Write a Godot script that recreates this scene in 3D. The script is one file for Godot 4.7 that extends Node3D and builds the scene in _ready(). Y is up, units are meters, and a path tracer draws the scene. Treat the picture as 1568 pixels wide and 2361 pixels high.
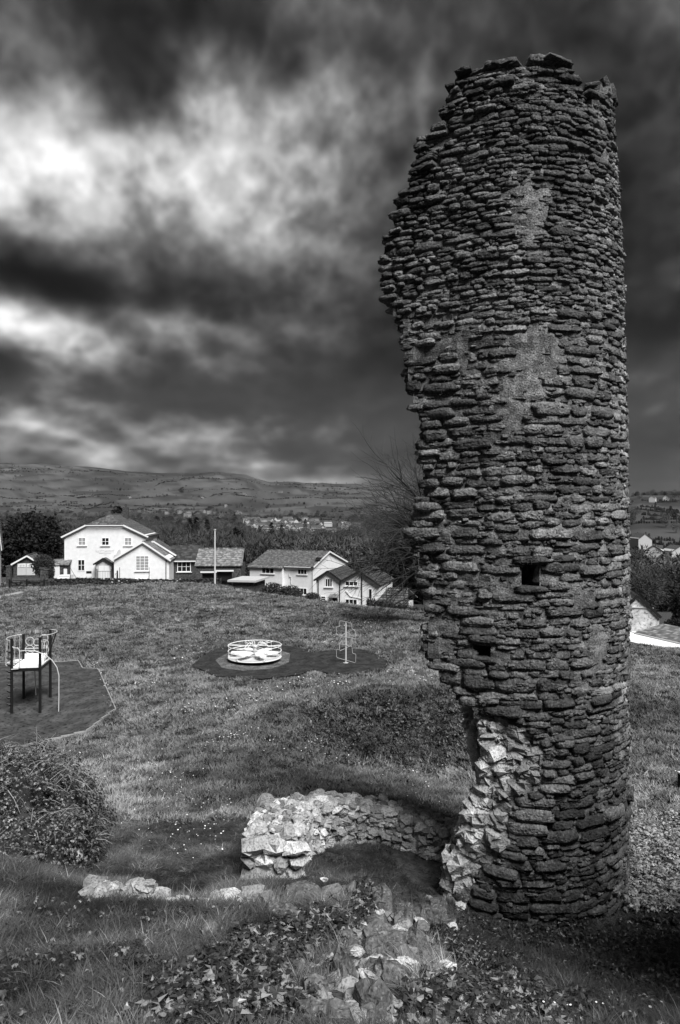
extends Node3D
# A ruined round tower on a castle mound above a village field, under a stormy sky.

const F := 1600.0        # focal length, in pixels of a picture 1568 wide
const EYE := 7.0         # height of the lens above the field
const EXPO := 4.6

var rng := RandomNumberGenerator.new()
var nz := FastNoiseLite.new()     # smooth fractal noise, frequency 1
var M := {}
var used := {}

# ---------------------------------------------------------------- mesh collector
class MB:
	var v := PackedVector3Array()
	var n := PackedVector3Array()
	var c := PackedColorArray()
	var ix := PackedInt32Array()
	var col := Color(1, 1, 1)
	var tinted := false

	func tint(g: float) -> MB:
		col = Color(g, g, g)
		tinted = true
		return self

	func tri(a: Vector3, b: Vector3, d: Vector3) -> void:
		var k := v.size()
		var m := (b - a).cross(d - a).normalized()
		v.append(a); v.append(b); v.append(d)
		n.append(m); n.append(m); n.append(m)
		c.append(col); c.append(col); c.append(col)
		ix.append(k); ix.append(k + 2); ix.append(k + 1)

	func quad(a: Vector3, b: Vector3, d: Vector3, e: Vector3) -> void:
		var k := v.size()
		var m := (d - a).cross(e - b).normalized()
		v.append(a); v.append(b); v.append(d); v.append(e)
		for i in 4:
			n.append(m); c.append(col)
		ix.append(k); ix.append(k + 2); ix.append(k + 1)
		ix.append(k); ix.append(k + 3); ix.append(k + 2)

	func box(at: Vector3, size: Vector3, b := Basis.IDENTITY) -> MB:
		var h := size * 0.5
		var p := []
		for i in 8:
			p.append(at + b * Vector3(h.x if i & 1 else -h.x, h.y if i & 2 else -h.y, h.z if i & 4 else -h.z))
		quad(p[4], p[5], p[7], p[6]); quad(p[1], p[0], p[2], p[3])
		quad(p[5], p[1], p[3], p[7]); quad(p[0], p[4], p[6], p[2])
		quad(p[6], p[7], p[3], p[2]); quad(p[0], p[1], p[5], p[4])
		return self

	# a slab between two outlines of equally many points (counter-clockwise seen from outside the first)
	func loft(front: Array, back: Array) -> MB:
		var m := front.size()
		for i in m:
			var j := (i + 1) % m
			quad(front[i], back[i], back[j], front[j])
		for i in range(1, m - 1):
			tri(front[0], front[i], front[i + 1])
			tri(back[0], back[i + 1], back[i])
		return self

	func tube(pts: Array, r0: float, r1: float, sides := 6, caps := false) -> MB:
		var m := pts.size()
		var k := v.size()
		var side := Vector3.ZERO
		for i in m:
			var p: Vector3 = pts[i]
			var q: Vector3 = pts[mini(i + 1, m - 1)]
			var o: Vector3 = pts[maxi(i - 1, 0)]
			var t := (q - o).normalized()
			if side == Vector3.ZERO:
				side = t.cross(Vector3.UP if absf(t.y) < 0.9 else Vector3.RIGHT).normalized()
			side = (side - t * side.dot(t)).normalized()
			var up := t.cross(side)
			var r := lerpf(r0, r1, float(i) / maxf(m - 1, 1))
			for j in sides:
				var a := TAU * j / sides
				var w := side * cos(a) + up * sin(a)
				v.append(p + w * r); n.append(w); c.append(col)
		for i in m - 1:
			for j in sides:
				var a := k + i * sides + j
				var b := k + i * sides + (j + 1) % sides
				ix.append(a); ix.append(a + sides); ix.append(b)
				ix.append(b); ix.append(a + sides); ix.append(b + sides)
		if caps:
			for e in [0, m - 1]:
				for j in range(1, sides - 1):
					var a: Vector3 = v[k + e * sides]
					var b: Vector3 = v[k + e * sides + j]
					var d: Vector3 = v[k + e * sides + j + 1]
					if e == 0: tri(a, d, b)
					else: tri(a, b, d)
		return self

	func add(s: Dictionary, xf: Transform3D) -> void:
		var k := v.size()
		var nb := xf.basis.inverse().transposed()
		var sv: PackedVector3Array = s.v
		var sn: PackedVector3Array = s.n
		var si: PackedInt32Array = s.ix
		for i in sv.size():
			v.append(xf * sv[i])
			n.append((nb * sn[i]).normalized())
			c.append(col)
		for i in si.size():
			ix.append(si[i] + k)

	func disc(at: Vector3, r: float, thick: float, sides := 24) -> MB:
		var a := []
		var b := []
		for i in sides:
			var t := TAU * i / sides
			a.append(at + Vector3(cos(t) * r, thick, -sin(t) * r))
			b.append(at + Vector3(cos(t) * r, 0, -sin(t) * r))
		return loft(a, b)

	func mesh(m: Material) -> ArrayMesh:
		var arr := []
		arr.resize(Mesh.ARRAY_MAX)
		arr[Mesh.ARRAY_VERTEX] = v
		arr[Mesh.ARRAY_NORMAL] = n
		if tinted:
			arr[Mesh.ARRAY_COLOR] = c
		arr[Mesh.ARRAY_INDEX] = ix
		var am := ArrayMesh.new()
		am.add_surface_from_arrays(Mesh.PRIMITIVE_TRIANGLES, arr)
		am.surface_set_material(0, m)
		return am

# ---------------------------------------------------------------- naming and tagging
func numbered(called: String) -> String:
	var k: int = used.get(called, 0)
	used[called] = k + 1
	return called if k == 0 else "%s_%03d" % [called, k]

func tag(o: Node, label := "", category := "", group := "", kind := "") -> Node:
	if label: o.set_meta("label", label)
	if category: o.set_meta("category", category)
	if group: o.set_meta("group", group)
	if kind: o.set_meta("kind", kind)
	return o

func thing(called: String, where: Vector3, turn: float, label: String, category: String, group := "") -> Node3D:
	var o := Node3D.new()
	o.name = numbered(called)
	add_child(o)
	o.position = where
	o.rotation.y = turn
	tag(o, label, category, group)
	return o

func put(m: Mesh, called: String, parent: Node) -> MeshInstance3D:
	var o := MeshInstance3D.new()
	o.mesh = m
	o.name = numbered(called) if parent == self else called
	parent.add_child(o, true)
	return o

func obj(mb: MB, called: String, mat: Material, parent: Node) -> MeshInstance3D:
	return put(mb.mesh(mat), called, parent)

func copy(o: Node3D, base: String, where: Vector3, turn: float, size := 1.0) -> Node3D:
	var r: Node3D = o.duplicate()
	r.name = numbered(base)
	add_child(r)
	r.position = where
	r.rotation.y = turn
	r.scale = Vector3.ONE * size
	return r

func swarm(called: String, mesh: Mesh, xs: Array, cols: PackedFloat32Array, parent: Node = self) -> MultiMeshInstance3D:
	var mm := MultiMesh.new()
	mm.transform_format = MultiMesh.TRANSFORM_3D
	mm.use_colors = cols.size() > 0
	mm.mesh = mesh
	mm.instance_count = xs.size()
	for i in xs.size():
		mm.set_instance_transform(i, xs[i])
		if mm.use_colors:
			mm.set_instance_color(i, Color(cols[i], cols[i], cols[i]))
	var o := MultiMeshInstance3D.new()
	o.multimesh = mm
	o.name = numbered(called) if parent == self else called
	parent.add_child(o, true)
	o.set_meta("kind", "stuff")
	return o

# ---------------------------------------------------------------- geometry of the view
func at(px: float, py: float, d: float) -> Vector3:
	return Vector3((px - 784.0) / F * d, EYE + (1180.5 - py) / F * d, -d)

func seen(p: Vector3) -> Vector2:
	return Vector2(784.0 + F * p.x / -p.z, 1180.5 - F * (p.y - EYE) / -p.z)

func rnd(a: float, b: float) -> float:
	return rng.randf_range(a, b)

func along(pts: Array, y: float) -> float:      # pts: Vector2(value, key), keys rising
	if y <= pts[0].y: return pts[0].x
	for i in range(1, pts.size()):
		if y <= pts[i].y:
			var t: float = (y - pts[i - 1].y) / maxf(pts[i].y - pts[i - 1].y, 1e-5)
			return lerpf(pts[i - 1].x, pts[i].x, t)
	return pts[pts.size() - 1].x

func arc(c: Vector3, u: Vector3, w: Vector3, a0: float, a1: float, k: int) -> Array:
	var out := []
	for i in k + 1:
		var a := lerpf(a0, a1, float(i) / k)
		out.append(c + u * cos(a) + w * sin(a))
	return out

# ---------------------------------------------------------------- sky
func make_sky() -> PanoramaSkyMaterial:
	# masses of cloud: x, y on the view plane, half sizes, turn, how much lighter (tone, 0..255)
	var blobs := [
		[240, 415, 180, 85, -0.2, 118], [330, 400, 110, 60, 0.2, 35], [40, 420, 100, 60, 0.5, 46], [70, 505, 60, 50, 0.5, 74], [300, 490, 70, 50, 0.3, 35],
		[0, 330, 170, 70, 0.2, 45], [480, 420, 170, 110, 0.3, 62], [610, 500, 90, 70, 0.5, 45], [470, 250, 70, 130, 0.15, 50],
		[600, 270, 160, 110, 0.1, 62], [700, 410, 140, 120, 0, 44], [830, 240, 100, 130, -0.3, 52], [950, 280, 60, 100, -0.3, 30], [230, 290, 170, 70, 0, 34], [770, 560, 90, 90, 0, 18],
		[45, 750, 90, 40, 0.6, 84], [135, 805, 95, 38, 0.65, 88], [215, 850, 90, 40, 0.4, 52], [185, 920, 60, 45, 0.2, 72], [330, 770, 110, 30, 0.2, 35],
		[540, 800, 90, 26, 0.15, 40], [800, 720, 100, 150, 0.1, 22], [60, 1045, 190, 22, 0.08, 62], [210, 1068, 70, 12, 0.1, 38], [640, 1108, 500, 22, 0.0, 40], [620, 1020, 220, 30, 0.05, 22], [300, 980, 220, 30, 0.1, 20],
		[490, 40, 260, 75, 0.1, -34], [400, 240, 55, 80, -0.2, -44], [640, 130, 150, 50, 0, -20], [60, 885, 120, 48, 0.1, -62], [10, 590, 70, 30, 0.6, -42], [150, 665, 170, 48, 0.6, -60], [440, 730, 150, 45, 0.3, -36],
		[270, 930, 90, 40, 0, -20], [500, 950, 200, 40, 0.1, -16], [600, 660, 150, 40, 0.2, -18], [1230, 500, 300, 700, 0, -24], [120, 60, 130, 60, 0, 6], [100, 180, 150, 60, 0.4, 22], [1490, 620, 60, 260, 0.2, 14], [760, 860, 150, 60, 0, -12]]
	var w := 1536
	var h := 768
	var data := PackedFloat32Array()
	data.resize(w * h * 3)
	var fine := FastNoiseLite.new()
	fine.seed = 5
	fine.frequency = 1.0
	fine.fractal_octaves = 5
	fine.fractal_gain = 0.56
	var warp := FastNoiseLite.new()
	warp.seed = 9
	warp.frequency = 1.0
	warp.fractal_octaves = 1
	for j in h:
		var el := PI * (0.5 - (j + 0.5) / h)
		var ce := cos(el)
		var se := sin(el)
		for i in w:
			var k := (j * w + i) * 3
			if el < -0.06:
				var g := 0.05 / EXPO
				data[k] = g; data[k + 1] = g; data[k + 2] = g
				continue
			var az := TAU * (i + 0.5) / w
			var dir := Vector3(sin(az) * ce, se, -cos(az) * ce)
			var q := Vector3(dir.x * 2.3, se * 2.3 + 0.95 * (1.0 - exp(-6.0 * absf(se))), dir.z * 2.3)      # flatter and finer towards the horizon
			var bend := Vector3(warp.get_noise_3dv(q * 1.3), warp.get_noise_3dv(q * 1.3 + Vector3(7, 1, 4)), 0.0)
			var f := fine.get_noise_3dv(q + bend * 0.25)
			var g2 := fine.get_noise_3dv(Vector3(q.x * 2.2 + q.y * 0.5, q.y * 1.9, q.z * 2.2) + Vector3(3, 8, 1))
			var g3 := fine.get_noise_3dv(q * 6.0)
			var tone := 70.0 + f * 46.0
			if dir.z < -0.25:
				var p := Vector2(784.0 - F * dir.x / dir.z, 1180.5 + F * dir.y / dir.z)
				p += Vector2(bend.x, bend.y) * 70.0 + Vector2(g2, f) * 62.0
				for b in blobs:
					var o := Vector2(p.x - b[0], p.y - b[1])
					if absf(o.x) > 2.6 * maxf(b[2], b[3]) or absf(o.y) > 2.6 * maxf(b[2], b[3]): continue
					o = o.rotated(-b[4])
					var e: float = o.x * o.x / (b[2] * b[2]) + o.y * o.y / (b[3] * b[3])
					if e < 6.5: tone += b[5] * 1.05 * exp(-e * 0.62)
			var rag := fine.get_noise_3dv(Vector3(q.x * 3.0 - q.y * 1.1, q.y * 2.4 + q.x * 0.8, q.z * 3.0) + Vector3(20, 0, 5))
			tone *= (1.0 + 0.70 * g2 + 0.40 * g3) * (1.16 - 0.85 * absf(rag))
			var low := 1.0 - smoothstep(0.15, 0.26, se)
			if tone < 74.0: tone = lerpf(tone, 74.0 + (tone - 74.0) * 0.35, low)      # thinner cloud towards the horizon
			if tone > 185.0: tone = 185.0 + (tone - 185.0) * 0.62
			tone = clampf(tone, 18.0, 258.0) / 255.0
			var lin := pow((tone + 0.055) / 1.055, 2.4) / EXPO
			data[k] = lin; data[k + 1] = lin; data[k + 2] = lin
	var im := Image.create_from_data(w, h, false, Image.FORMAT_RGBF, data.to_byte_array())
	var sm := PanoramaSkyMaterial.new()
	sm.panorama = ImageTexture.create_from_image(im)
	return sm

# ---------------------------------------------------------------- procedural materials
func noise_bytes(sd: int, size: int, freq: float, oct: int, type := FastNoiseLite.TYPE_SIMPLEX_SMOOTH) -> PackedByteArray:
	var f := FastNoiseLite.new()
	f.seed = sd
	f.noise_type = type
	f.frequency = freq
	f.fractal_octaves = oct
	f.cellular_return_type = FastNoiseLite.RETURN_DISTANCE
	var im := f.get_seamless_image(size, size)
	im.convert(Image.FORMAT_L8)
	return im.get_data()

func grey_texture(size: int, b: PackedByteArray) -> ImageTexture:
	return ImageTexture.create_from_image(Image.create_from_data(size, size, false, Image.FORMAT_L8, b))

func mat(g: float, rough := 0.9, spec := 0.35) -> StandardMaterial3D:     # g: linear reflectance
	var m := StandardMaterial3D.new()
	m.albedo_color = Color(g, g, g).linear_to_srgb()
	m.roughness = rough
	m.metallic_specular = spec
	return m

func textured(g: float, tex: Texture2D, scale: float, bump: Texture2D, bumpcm: float, rough := 0.92) -> StandardMaterial3D:
	var m := mat(g, rough, 0.3)
	m.albedo_texture = tex
	m.uv1_triplanar = true
	m.uv1_world_triplanar = true
	m.uv1_scale = Vector3.ONE * scale
	if bump:
		m.heightmap_enabled = true
		m.heightmap_texture = bump
		m.heightmap_scale = bumpcm
	return m

func make_materials() -> void:
	var S := 512
	var a := noise_bytes(1, S, 0.012, 5)
	var b := noise_bytes(2, S, 0.05, 4)
	var lich := noise_bytes(3, S, 0.045, 2)
	var cell := noise_bytes(4, S, 0.06, 2, FastNoiseLite.TYPE_CELLULAR)
	# weathered sandstone: blotches, grain and small pale lichen spots
	var st := PackedByteArray(); st.resize(S * S)
	var hb := PackedByteArray(); hb.resize(S * S)
	var mo := PackedByteArray(); mo.resize(S * S)
	var pl := PackedByteArray(); pl.resize(S * S)
	for i in S * S:
		var va := a[i] / 255.0
		var vb := b[i] / 255.0
		var t := 0.26 + 0.40 * va + 0.28 * vb - 0.22 * clampf((0.40 - vb) * 5.0, 0.0, 1.0)
		var spot := clampf((lich[i] / 255.0 - 0.64) * 8.0, 0.0, 1.0) * clampf((vb - 0.42) * 6.0, 0.0, 1.0)
		st[i] = int(clampf(lerpf(t, 1.0, spot * 0.75), 0, 1) * 255)
		hb[i] = int(clampf(0.55 * vb + 0.25 * va + 0.3 * cell[i] / 255.0, 0, 1) * 255)
		var pit := clampf((0.42 - vb) * 5.0, 0.0, 1.0)
		mo[i] = int(clampf(0.50 + 0.42 * va - 0.35 * pit + 0.12 * cell[i] / 255.0, 0, 1) * 255)
		pl[i] = int(clampf(0.90 + 0.07 * va + 0.04 * vb, 0, 1) * 255)
	var tst := grey_texture(S, st)
	var thb := grey_texture(S, hb)
	var tmo := grey_texture(S, mo)
	var tpl := grey_texture(S, pl)
	var ps := PackedByteArray(); ps.resize(S * S)
	for i in S * S:
		var vb := b[i] / 255.0
		ps[i] = int(clampf(0.56 + 0.26 * a[i] / 255.0 + 0.26 * vb - 0.5 * clampf((0.36 - vb) * 4.0, 0.0, 1.0), 0, 1) * 255)
	var tps := grey_texture(S, ps)
	M.thb = thb
	for k in 6:
		M["stone%d" % k] = textured([0.14, 0.20, 0.27, 0.35, 0.45, 0.58][k], tst, 0.9, thb, 3.4)
	M.stones = textured(1.0, tst, 0.9, thb, 3.4)
	M.stones.vertex_color_use_as_albedo = true
	M.mortar = textured(0.44, tst, 1.3, thb, 1.3)
	M.mortar.vertex_color_use_as_albedo = true
	M.pale_mortar = textured(0.75, tps, 1.3, thb, 4.0)
	for k in 4:
		M["pale%d" % k] = textured([0.32, 0.45, 0.58, 0.78][k], tps, 1.1, thb, 2.5)
	M.pale_stones = textured(1.0, tps, 1.1, thb, 2.5)
	M.pale_stones.vertex_color_use_as_albedo = true
	M.slabstone = textured(0.29, tst, 1.0, thb, 1.6)
	M.slabstone_pale = textured(0.21, tps, 1.0, thb, 1.6)
	M.soil = textured(0.10, tmo, 0.7, thb, 3.0)
	M.path = textured(0.30, tpl, 0.2, null, 0)
	M.grass = mat(1.0, 0.75, 0.3)
	M.grass.vertex_color_use_as_albedo = true
	M.petal = mat(0.8, 0.8)
	M.leaf = mat(1.0, 0.42, 0.5)
	M.leaf.vertex_color_use_as_albedo = true
	for k in 4:
		M["leaf%d" % k] = mat([0.02, 0.045, 0.08, 0.16][k], 0.4, 0.5)
	M.bark = textured(0.07, tst, 1.0, null, 0)
	M.twig = mat(0.05)
	M.far_wood = mat(1.0, 1.0, 0.1)
	M.far_wood.vertex_color_use_as_albedo = true
	M.evergreen = mat(0.018, 0.8, 0.2)
	M.hedge = mat(0.04, 0.8, 0.2)
	M.far_ground = textured(1.0, tpl, 0.01, null, 0)
	M.far_ground.vertex_color_use_as_albedo = true
	M.mat_rubber = textured(0.055, tmo, 0.23, thb, 0.2)
	M.mat_worn = textured(0.10, tmo, 0.21, thb, 0.2)
	M.mat_grey = textured(0.2, tmo, 0.3, thb, 0.2)
	M.white = textured(0.74, tpl, 0.25, null, 0, 0.85)
	M.offwhite = textured(0.48, tpl, 0.25, null, 0, 0.85)
	M.shade_white = textured(0.95, tps, 0.12, null, 0, 0.9)
	M.trim = mat(0.66, 0.6)
	M.frame = mat(0.8, 0.5)
	M.glass = mat(0.012, 0.12, 0.5)
	M.curtain = mat(0.25, 0.8)
	M.dark = mat(0.012, 0.7)
	M.black = mat(0.01, 0.45, 0.4)
	M.steel = mat(0.5, 0.35, 0.5)
	M.panel = mat(0.86, 0.5)
	M.farm = mat(0.2, 0.9)
	M.wood = textured(0.22, tst, 0.8, null, 0)
	M.signgrey = mat(0.5, 0.8)
	M.sign = mat(0.42, 0.8)
	# roofs: courses of slates with single ones lighter or darker
	var rf := PackedByteArray(); rf.resize(256 * 256)
	var rh := PackedByteArray(); rh.resize(256 * 256)
	var rr := RandomNumberGenerator.new(); rr.seed = 4
	var tones := PackedFloat32Array()
	for k in 16 * 16: tones.append(rr.randf())
	for y in 256:
		for x in 256:
			var row := y / 16
			var cx := ((x + (8 if row % 2 else 0)) / 16) % 16
			var t := tones[row * 16 + cx]
			var edge := 0.55 if (y % 16) < 3 else 1.0
			rf[y * 256 + x] = int(clampf((0.55 + 0.38 * t * t + 0.15 * (b[(y * 2 % S) * S + x * 2] / 255.0 - 0.5)) * edge, 0, 1) * 255)
			rh[y * 256 + x] = int(255 * (y % 16) / 16.0)
	var trf := grey_texture(256, rf)
	M.slate = roofing(0.36, trf, 0.28)
	M.slate_dark = roofing(0.19, trf, 0.28)
	M.tile_dark = roofing(0.10, trf, 0.2)
	M.tile_mid = roofing(0.22, trf, 0.3)
	M.brick = textured(0.16, tst, 0.7, null, 0)
	M.rubble_wall = textured(0.20, tst, 0.6, thb, 4.0)

func roofing(g: float, t: Texture2D, s: float) -> StandardMaterial3D:
	var m := textured(g, t, s, null, 0, 0.85)
	m.uv1_world_triplanar = false
	return m

# ---------------------------------------------------------------- the lie of the land
# seen at px, py, d metres away
const LAND := [
	[0, 2361, 4.1], [400, 2361, 4.0], [784, 2361, 4.0], [1150, 2361, 4.6], [1568, 2361, 5.2],
	[0, 2200, 5.2], [300, 2200, 5.2], [600, 2200, 5.4], [880, 2200, 5.9], [1060, 2200, 6.6], [1300, 2260, 6.6],
	[0, 2090, 6.4], [300, 2085, 6.9], [560, 2088, 7.0], [707, 2075, 7.5], [882, 2095, 7.5], [1000, 2135, 7.6],
	[1180, 2190, 7.9], [1200, 2135, 8.8], [1500, 2200, 7.8], [1500, 2090, 9.2], [1500, 2000, 10.5], [1500, 1900, 13], [1540, 1750, 17.5], [1500, 1610, 25], [1500, 1520, 34], [1470, 1492, 37], [1560, 1506, 35], [1500, 1503, 45],
	[400, 2060, 9.2], [250, 2000, 10.0], [520, 1990, 9.9], [900, 2000, 9.8], [900, 2055, 8.9], [0, 1980, 8.6], [120, 1990, 9.3],
	[400, 1900, 12.4], [200, 1850, 14], [650, 1870, 13.2], [950, 1860, 13.6], [400, 1800, 15.7], [250, 1722, 20], [0, 1742, 19.5], [400, 1685, 21.5], [600, 1790, 16.0], [640, 1700, 19.6],
	[900, 1790, 18.0], [900, 1748, 20.6], [1030, 1740, 21.0], [760, 1745, 20.2], [900, 1600, 22.5], [720, 1618, 22.6], [1080, 1608, 22.5], [900, 1582, 24.6], [720, 1600, 24.6], [600, 1590, 25.5], [400, 1640, 23], [980, 1560, 27.5],
	[800, 1530, 30.5], [590, 1530, 31], [100, 1650, 24], [0, 1535, 30.5], [200, 1540, 30.5], [86, 1598, 25.8], [250, 1640, 23.5],
	[100, 1450, 41], [500, 1450, 41], [800, 1450, 40], [1000, 1450, 38], [100, 1380, 58], [500, 1370, 60], [700, 1384, 58], [850, 1400, 55], [980, 1416, 52],
	[0, 1353, 82], [110, 1345, 84], [300, 1345, 82], [500, 1349, 79], [580, 1366, 66], [20, 1330, 95]]
# px, height, d beyond what can be seen
const LAND2 := [[-700, 3.9, 4.2], [-700, 3.0, 8], [-700, 0.6, 20], [-700, 0.0, 40], [-700, -1.0, 82], [2300, 3.1, 5.2], [2300, 2.0, 9], [2300, 0.8, 18], [2300, -0.5, 40],
	[300, -1.6, 92], [300, -8.0, 125], [-600, -8, 125], [700, -5.6, 85], [800, -5.2, 84], [700, -8.5, 110], [900, -5.2, 82], [1000, -5.0, 74], [1000, -10, 125], [1500, -3.4, 50], [1500, -6.5, 75], [1500, -11, 125], [2300, -12, 125], [2300, -5, 70], [784, 4.9, 1.6], [-700, 4.9, 1.6], [2300, 4.4, 1.6]]
const PX0 := -1000.0
const PXS := 12.0
const COLS := 300
const ROWS := 236
const D0 := 1.3
const D1 := 132.0
var hgt := PackedFloat32Array()
var tw := PackedFloat64Array()
var tpx := PackedFloat32Array()
var tpy := PackedFloat32Array()

func key(px: float, d: float) -> Vector2:
	return Vector2(px / 420.0, log(d) * 2.4)

func solve_land() -> void:
	var pts := []
	for p in LAND: pts.append([key(p[0], p[2]), at(p[0], p[1], p[2]).y])
	for p in LAND2: pts.append([key(p[0], p[2]), p[1]])
	var m := pts.size()
	var N := m + 3
	var A := []
	for i in N:
		var row := PackedFloat64Array(); row.resize(N + 1)
		A.append(row)
	for i in m:
		for j in m:
			var r2: float = pts[i][0].distance_squared_to(pts[j][0])
			A[i][j] = 0.5 * r2 * log(r2) if r2 > 1e-9 else 0.004
		A[i][m] = 1.0; A[i][m + 1] = pts[i][0].x; A[i][m + 2] = pts[i][0].y
		A[m][i] = 1.0; A[m + 1][i] = pts[i][0].x; A[m + 2][i] = pts[i][0].y
		A[i][N] = pts[i][1]
	for i in N:
		var best := i
		for k in range(i + 1, N):
			if absf(A[k][i]) > absf(A[best][i]): best = k
		var t: PackedFloat64Array = A[i]; A[i] = A[best]; A[best] = t
		var ri: PackedFloat64Array = A[i]
		for k in range(i + 1, N):
			var rk: PackedFloat64Array = A[k]
			var f := rk[i] / ri[i]
			if f != 0.0:
				for c in range(i, N + 1): rk[c] -= f * ri[c]
				A[k] = rk
	tw.resize(N)
	for i in range(N - 1, -1, -1):
		var s: float = A[i][N]
		for c in range(i + 1, N): s -= A[i][c] * tw[c]
		tw[i] = s / A[i][i]
	for p in pts:
		tpx.append(p[0].x); tpy.append(p[0].y)

func spline(px: float, d: float) -> float:
	var k := key(px, d)
	var m := tpx.size()
	var s := tw[m] + tw[m + 1] * k.x + tw[m + 2] * k.y
	for i in m:
		var a := tpx[i] - k.x
		var b := tpy[i] - k.y
		var r2 := a * a + b * b
		if r2 > 1e-9: s += tw[i] * 0.5 * r2 * log(r2)
	return s

func row_d(r: float) -> float:
	return D0 * pow(D1 / D0, r / (ROWS - 1))

func H(x: float, z: float) -> float:
	var d := maxf(-z, D0)
	var c := clampf((784.0 + F * x / d - PX0) / PXS, 0.0, COLS - 1.001)
	var r := clampf(log(d / D0) / log(D1 / D0) * (ROWS - 1), 0.0, ROWS - 1.001)
	var ci := int(c)
	var ri := int(r)
	var fc := c - ci
	var k := ri * COLS + ci
	return lerpf(lerpf(hgt[k], hgt[k + 1], fc), lerpf(hgt[k + COLS], hgt[k + COLS + 1], fc), r - ri)

func onland(px: float, d: float, up := 0.0) -> Vector3:
	var x := (px - 784.0) / F * d
	return Vector3(x, H(x, -d) + up, -d)

# first point of the land seen at px, py
func look(px: float, py: float, near := 3.0) -> Vector3:
	var d := near
	while d < 125.0:
		var p := at(px, py, d)
		if p.y < H(p.x, p.z): return Vector3(p.x, H(p.x, p.z), p.z)
		d *= 1.006
	return at(px, py, d)

func build_land() -> void:
	solve_land()
	hgt.resize(COLS * ROWS)
	for r in range(0, ROWS + 1, 2):
		for c in range(0, COLS + 1, 3):
			if r < ROWS and c < COLS:
				hgt[r * COLS + c] = spline(PX0 + PXS * c, row_d(r))
	for r in ROWS:                                    # between the solved rows and columns
		for c in COLS:
			if r % 2 == 0 and c % 3 != 0:
				var c0 := c - c % 3
				var c1 := mini(c0 + 3, COLS - 3)
				hgt[r * COLS + c] = lerpf(hgt[r * COLS + c0], hgt[r * COLS + c1], (c % 3) / 3.0)
	for r in range(1, ROWS, 2):
		for c in COLS:
			var k := r * COLS + c
			hgt[k] = (hgt[k - COLS] + hgt[k + COLS]) * 0.5 if r + 1 < ROWS else hgt[k - COLS]
	for r in ROWS:
		var d := row_d(r)
		var amp := clampf(remap(d, 20.0, 34.0, 0.075, 0.035), 0.035, 0.075)
		for c in COLS:
			var x := (PX0 + PXS * c - 784.0) / F * d
			hgt[r * COLS + c] += amp * nz.get_noise_2d(x * 0.9, d * 0.9) + amp * 0.6 * nz.get_noise_2d(x * 2.6 + 9.0, d * 2.6) + (0.25 * nz.get_noise_2d(x * 0.12, d * 0.12) if d > 30 else 0.0)
	var v := PackedVector3Array()
	var n := PackedVector3Array()
	var ix := PackedInt32Array()
	for r in ROWS:
		var d := row_d(r)
		for c in COLS:
			v.append(Vector3((PX0 + PXS * c - 784.0) / F * d, hgt[r * COLS + c], -d))
	for r in ROWS:
		for c in COLS:
			var a := v[r * COLS + mini(c + 1, COLS - 1)] - v[r * COLS + maxi(c - 1, 0)]
			var b := v[mini(r + 1, ROWS - 1) * COLS + c] - v[maxi(r - 1, 0) * COLS + c]
			n.append(a.cross(b).normalized())
			if r < ROWS - 1 and c < COLS - 1:
				var k := r * COLS + c
				ix.append_array([k, k + COLS, k + 1, k + 1, k + COLS, k + COLS + 1])
	var arr := []
	arr.resize(Mesh.ARRAY_MAX)
	arr[Mesh.ARRAY_VERTEX] = v; arr[Mesh.ARRAY_NORMAL] = n; arr[Mesh.ARRAY_INDEX] = ix
	var am := ArrayMesh.new()
	am.add_surface_from_arrays(Mesh.PRIMITIVE_TRIANGLES, arr)
	am.surface_set_material(0, M.soil)
	tag(put(am, "ground", self), "grassy castle mound sloping down to the village field", "ground", "", "structure")
	# the top of the mound that the camera stands on
	var mb := MB.new()
	for i in 12:
		for j in 10:
			var p := []
			for q in [[0, 0], [0, 1], [1, 1], [1, 0]]:
				var x: float = -30.0 + (i + q[0]) * 5.0
				var z: float = -1.0 + (j + q[1]) * 4.0
				p.append(Vector3(x, 4.7 - 0.03 * absf(x) - 0.05 * maxf(z, 0.0), z))
			mb.quad(p[0], p[1], p[2], p[3])
	tag(obj(mb, "mound_top", M.soil, self), "", "", "", "structure")

# ---------------------------------------------------------------- the valley and the hills
const RIDGE := [Vector2(1074, -1500), Vector2(1068, -300), Vector2(1073, 0), Vector2(1076, 100), Vector2(1081, 200), Vector2(1093, 300), Vector2(1096, 380), Vector2(1097, 450), Vector2(1093, 500), Vector2(1098, 560), Vector2(1115, 620), Vector2(1117, 700), Vector2(1120, 800), Vector2(1122, 880), Vector2(1124, 1000), Vector2(1150, 1350), Vector2(1165, 1600), Vector2(1160, 4000)]
const VALLEY := [Vector2(-9, 118), Vector2(-13, 200), Vector2(-15, 350), Vector2(-13, 600), Vector2(-9, 900), Vector2(-2, 1300), Vector2(12, 1800), Vector2(40, 2400), Vector2(40, 9000)]

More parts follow.
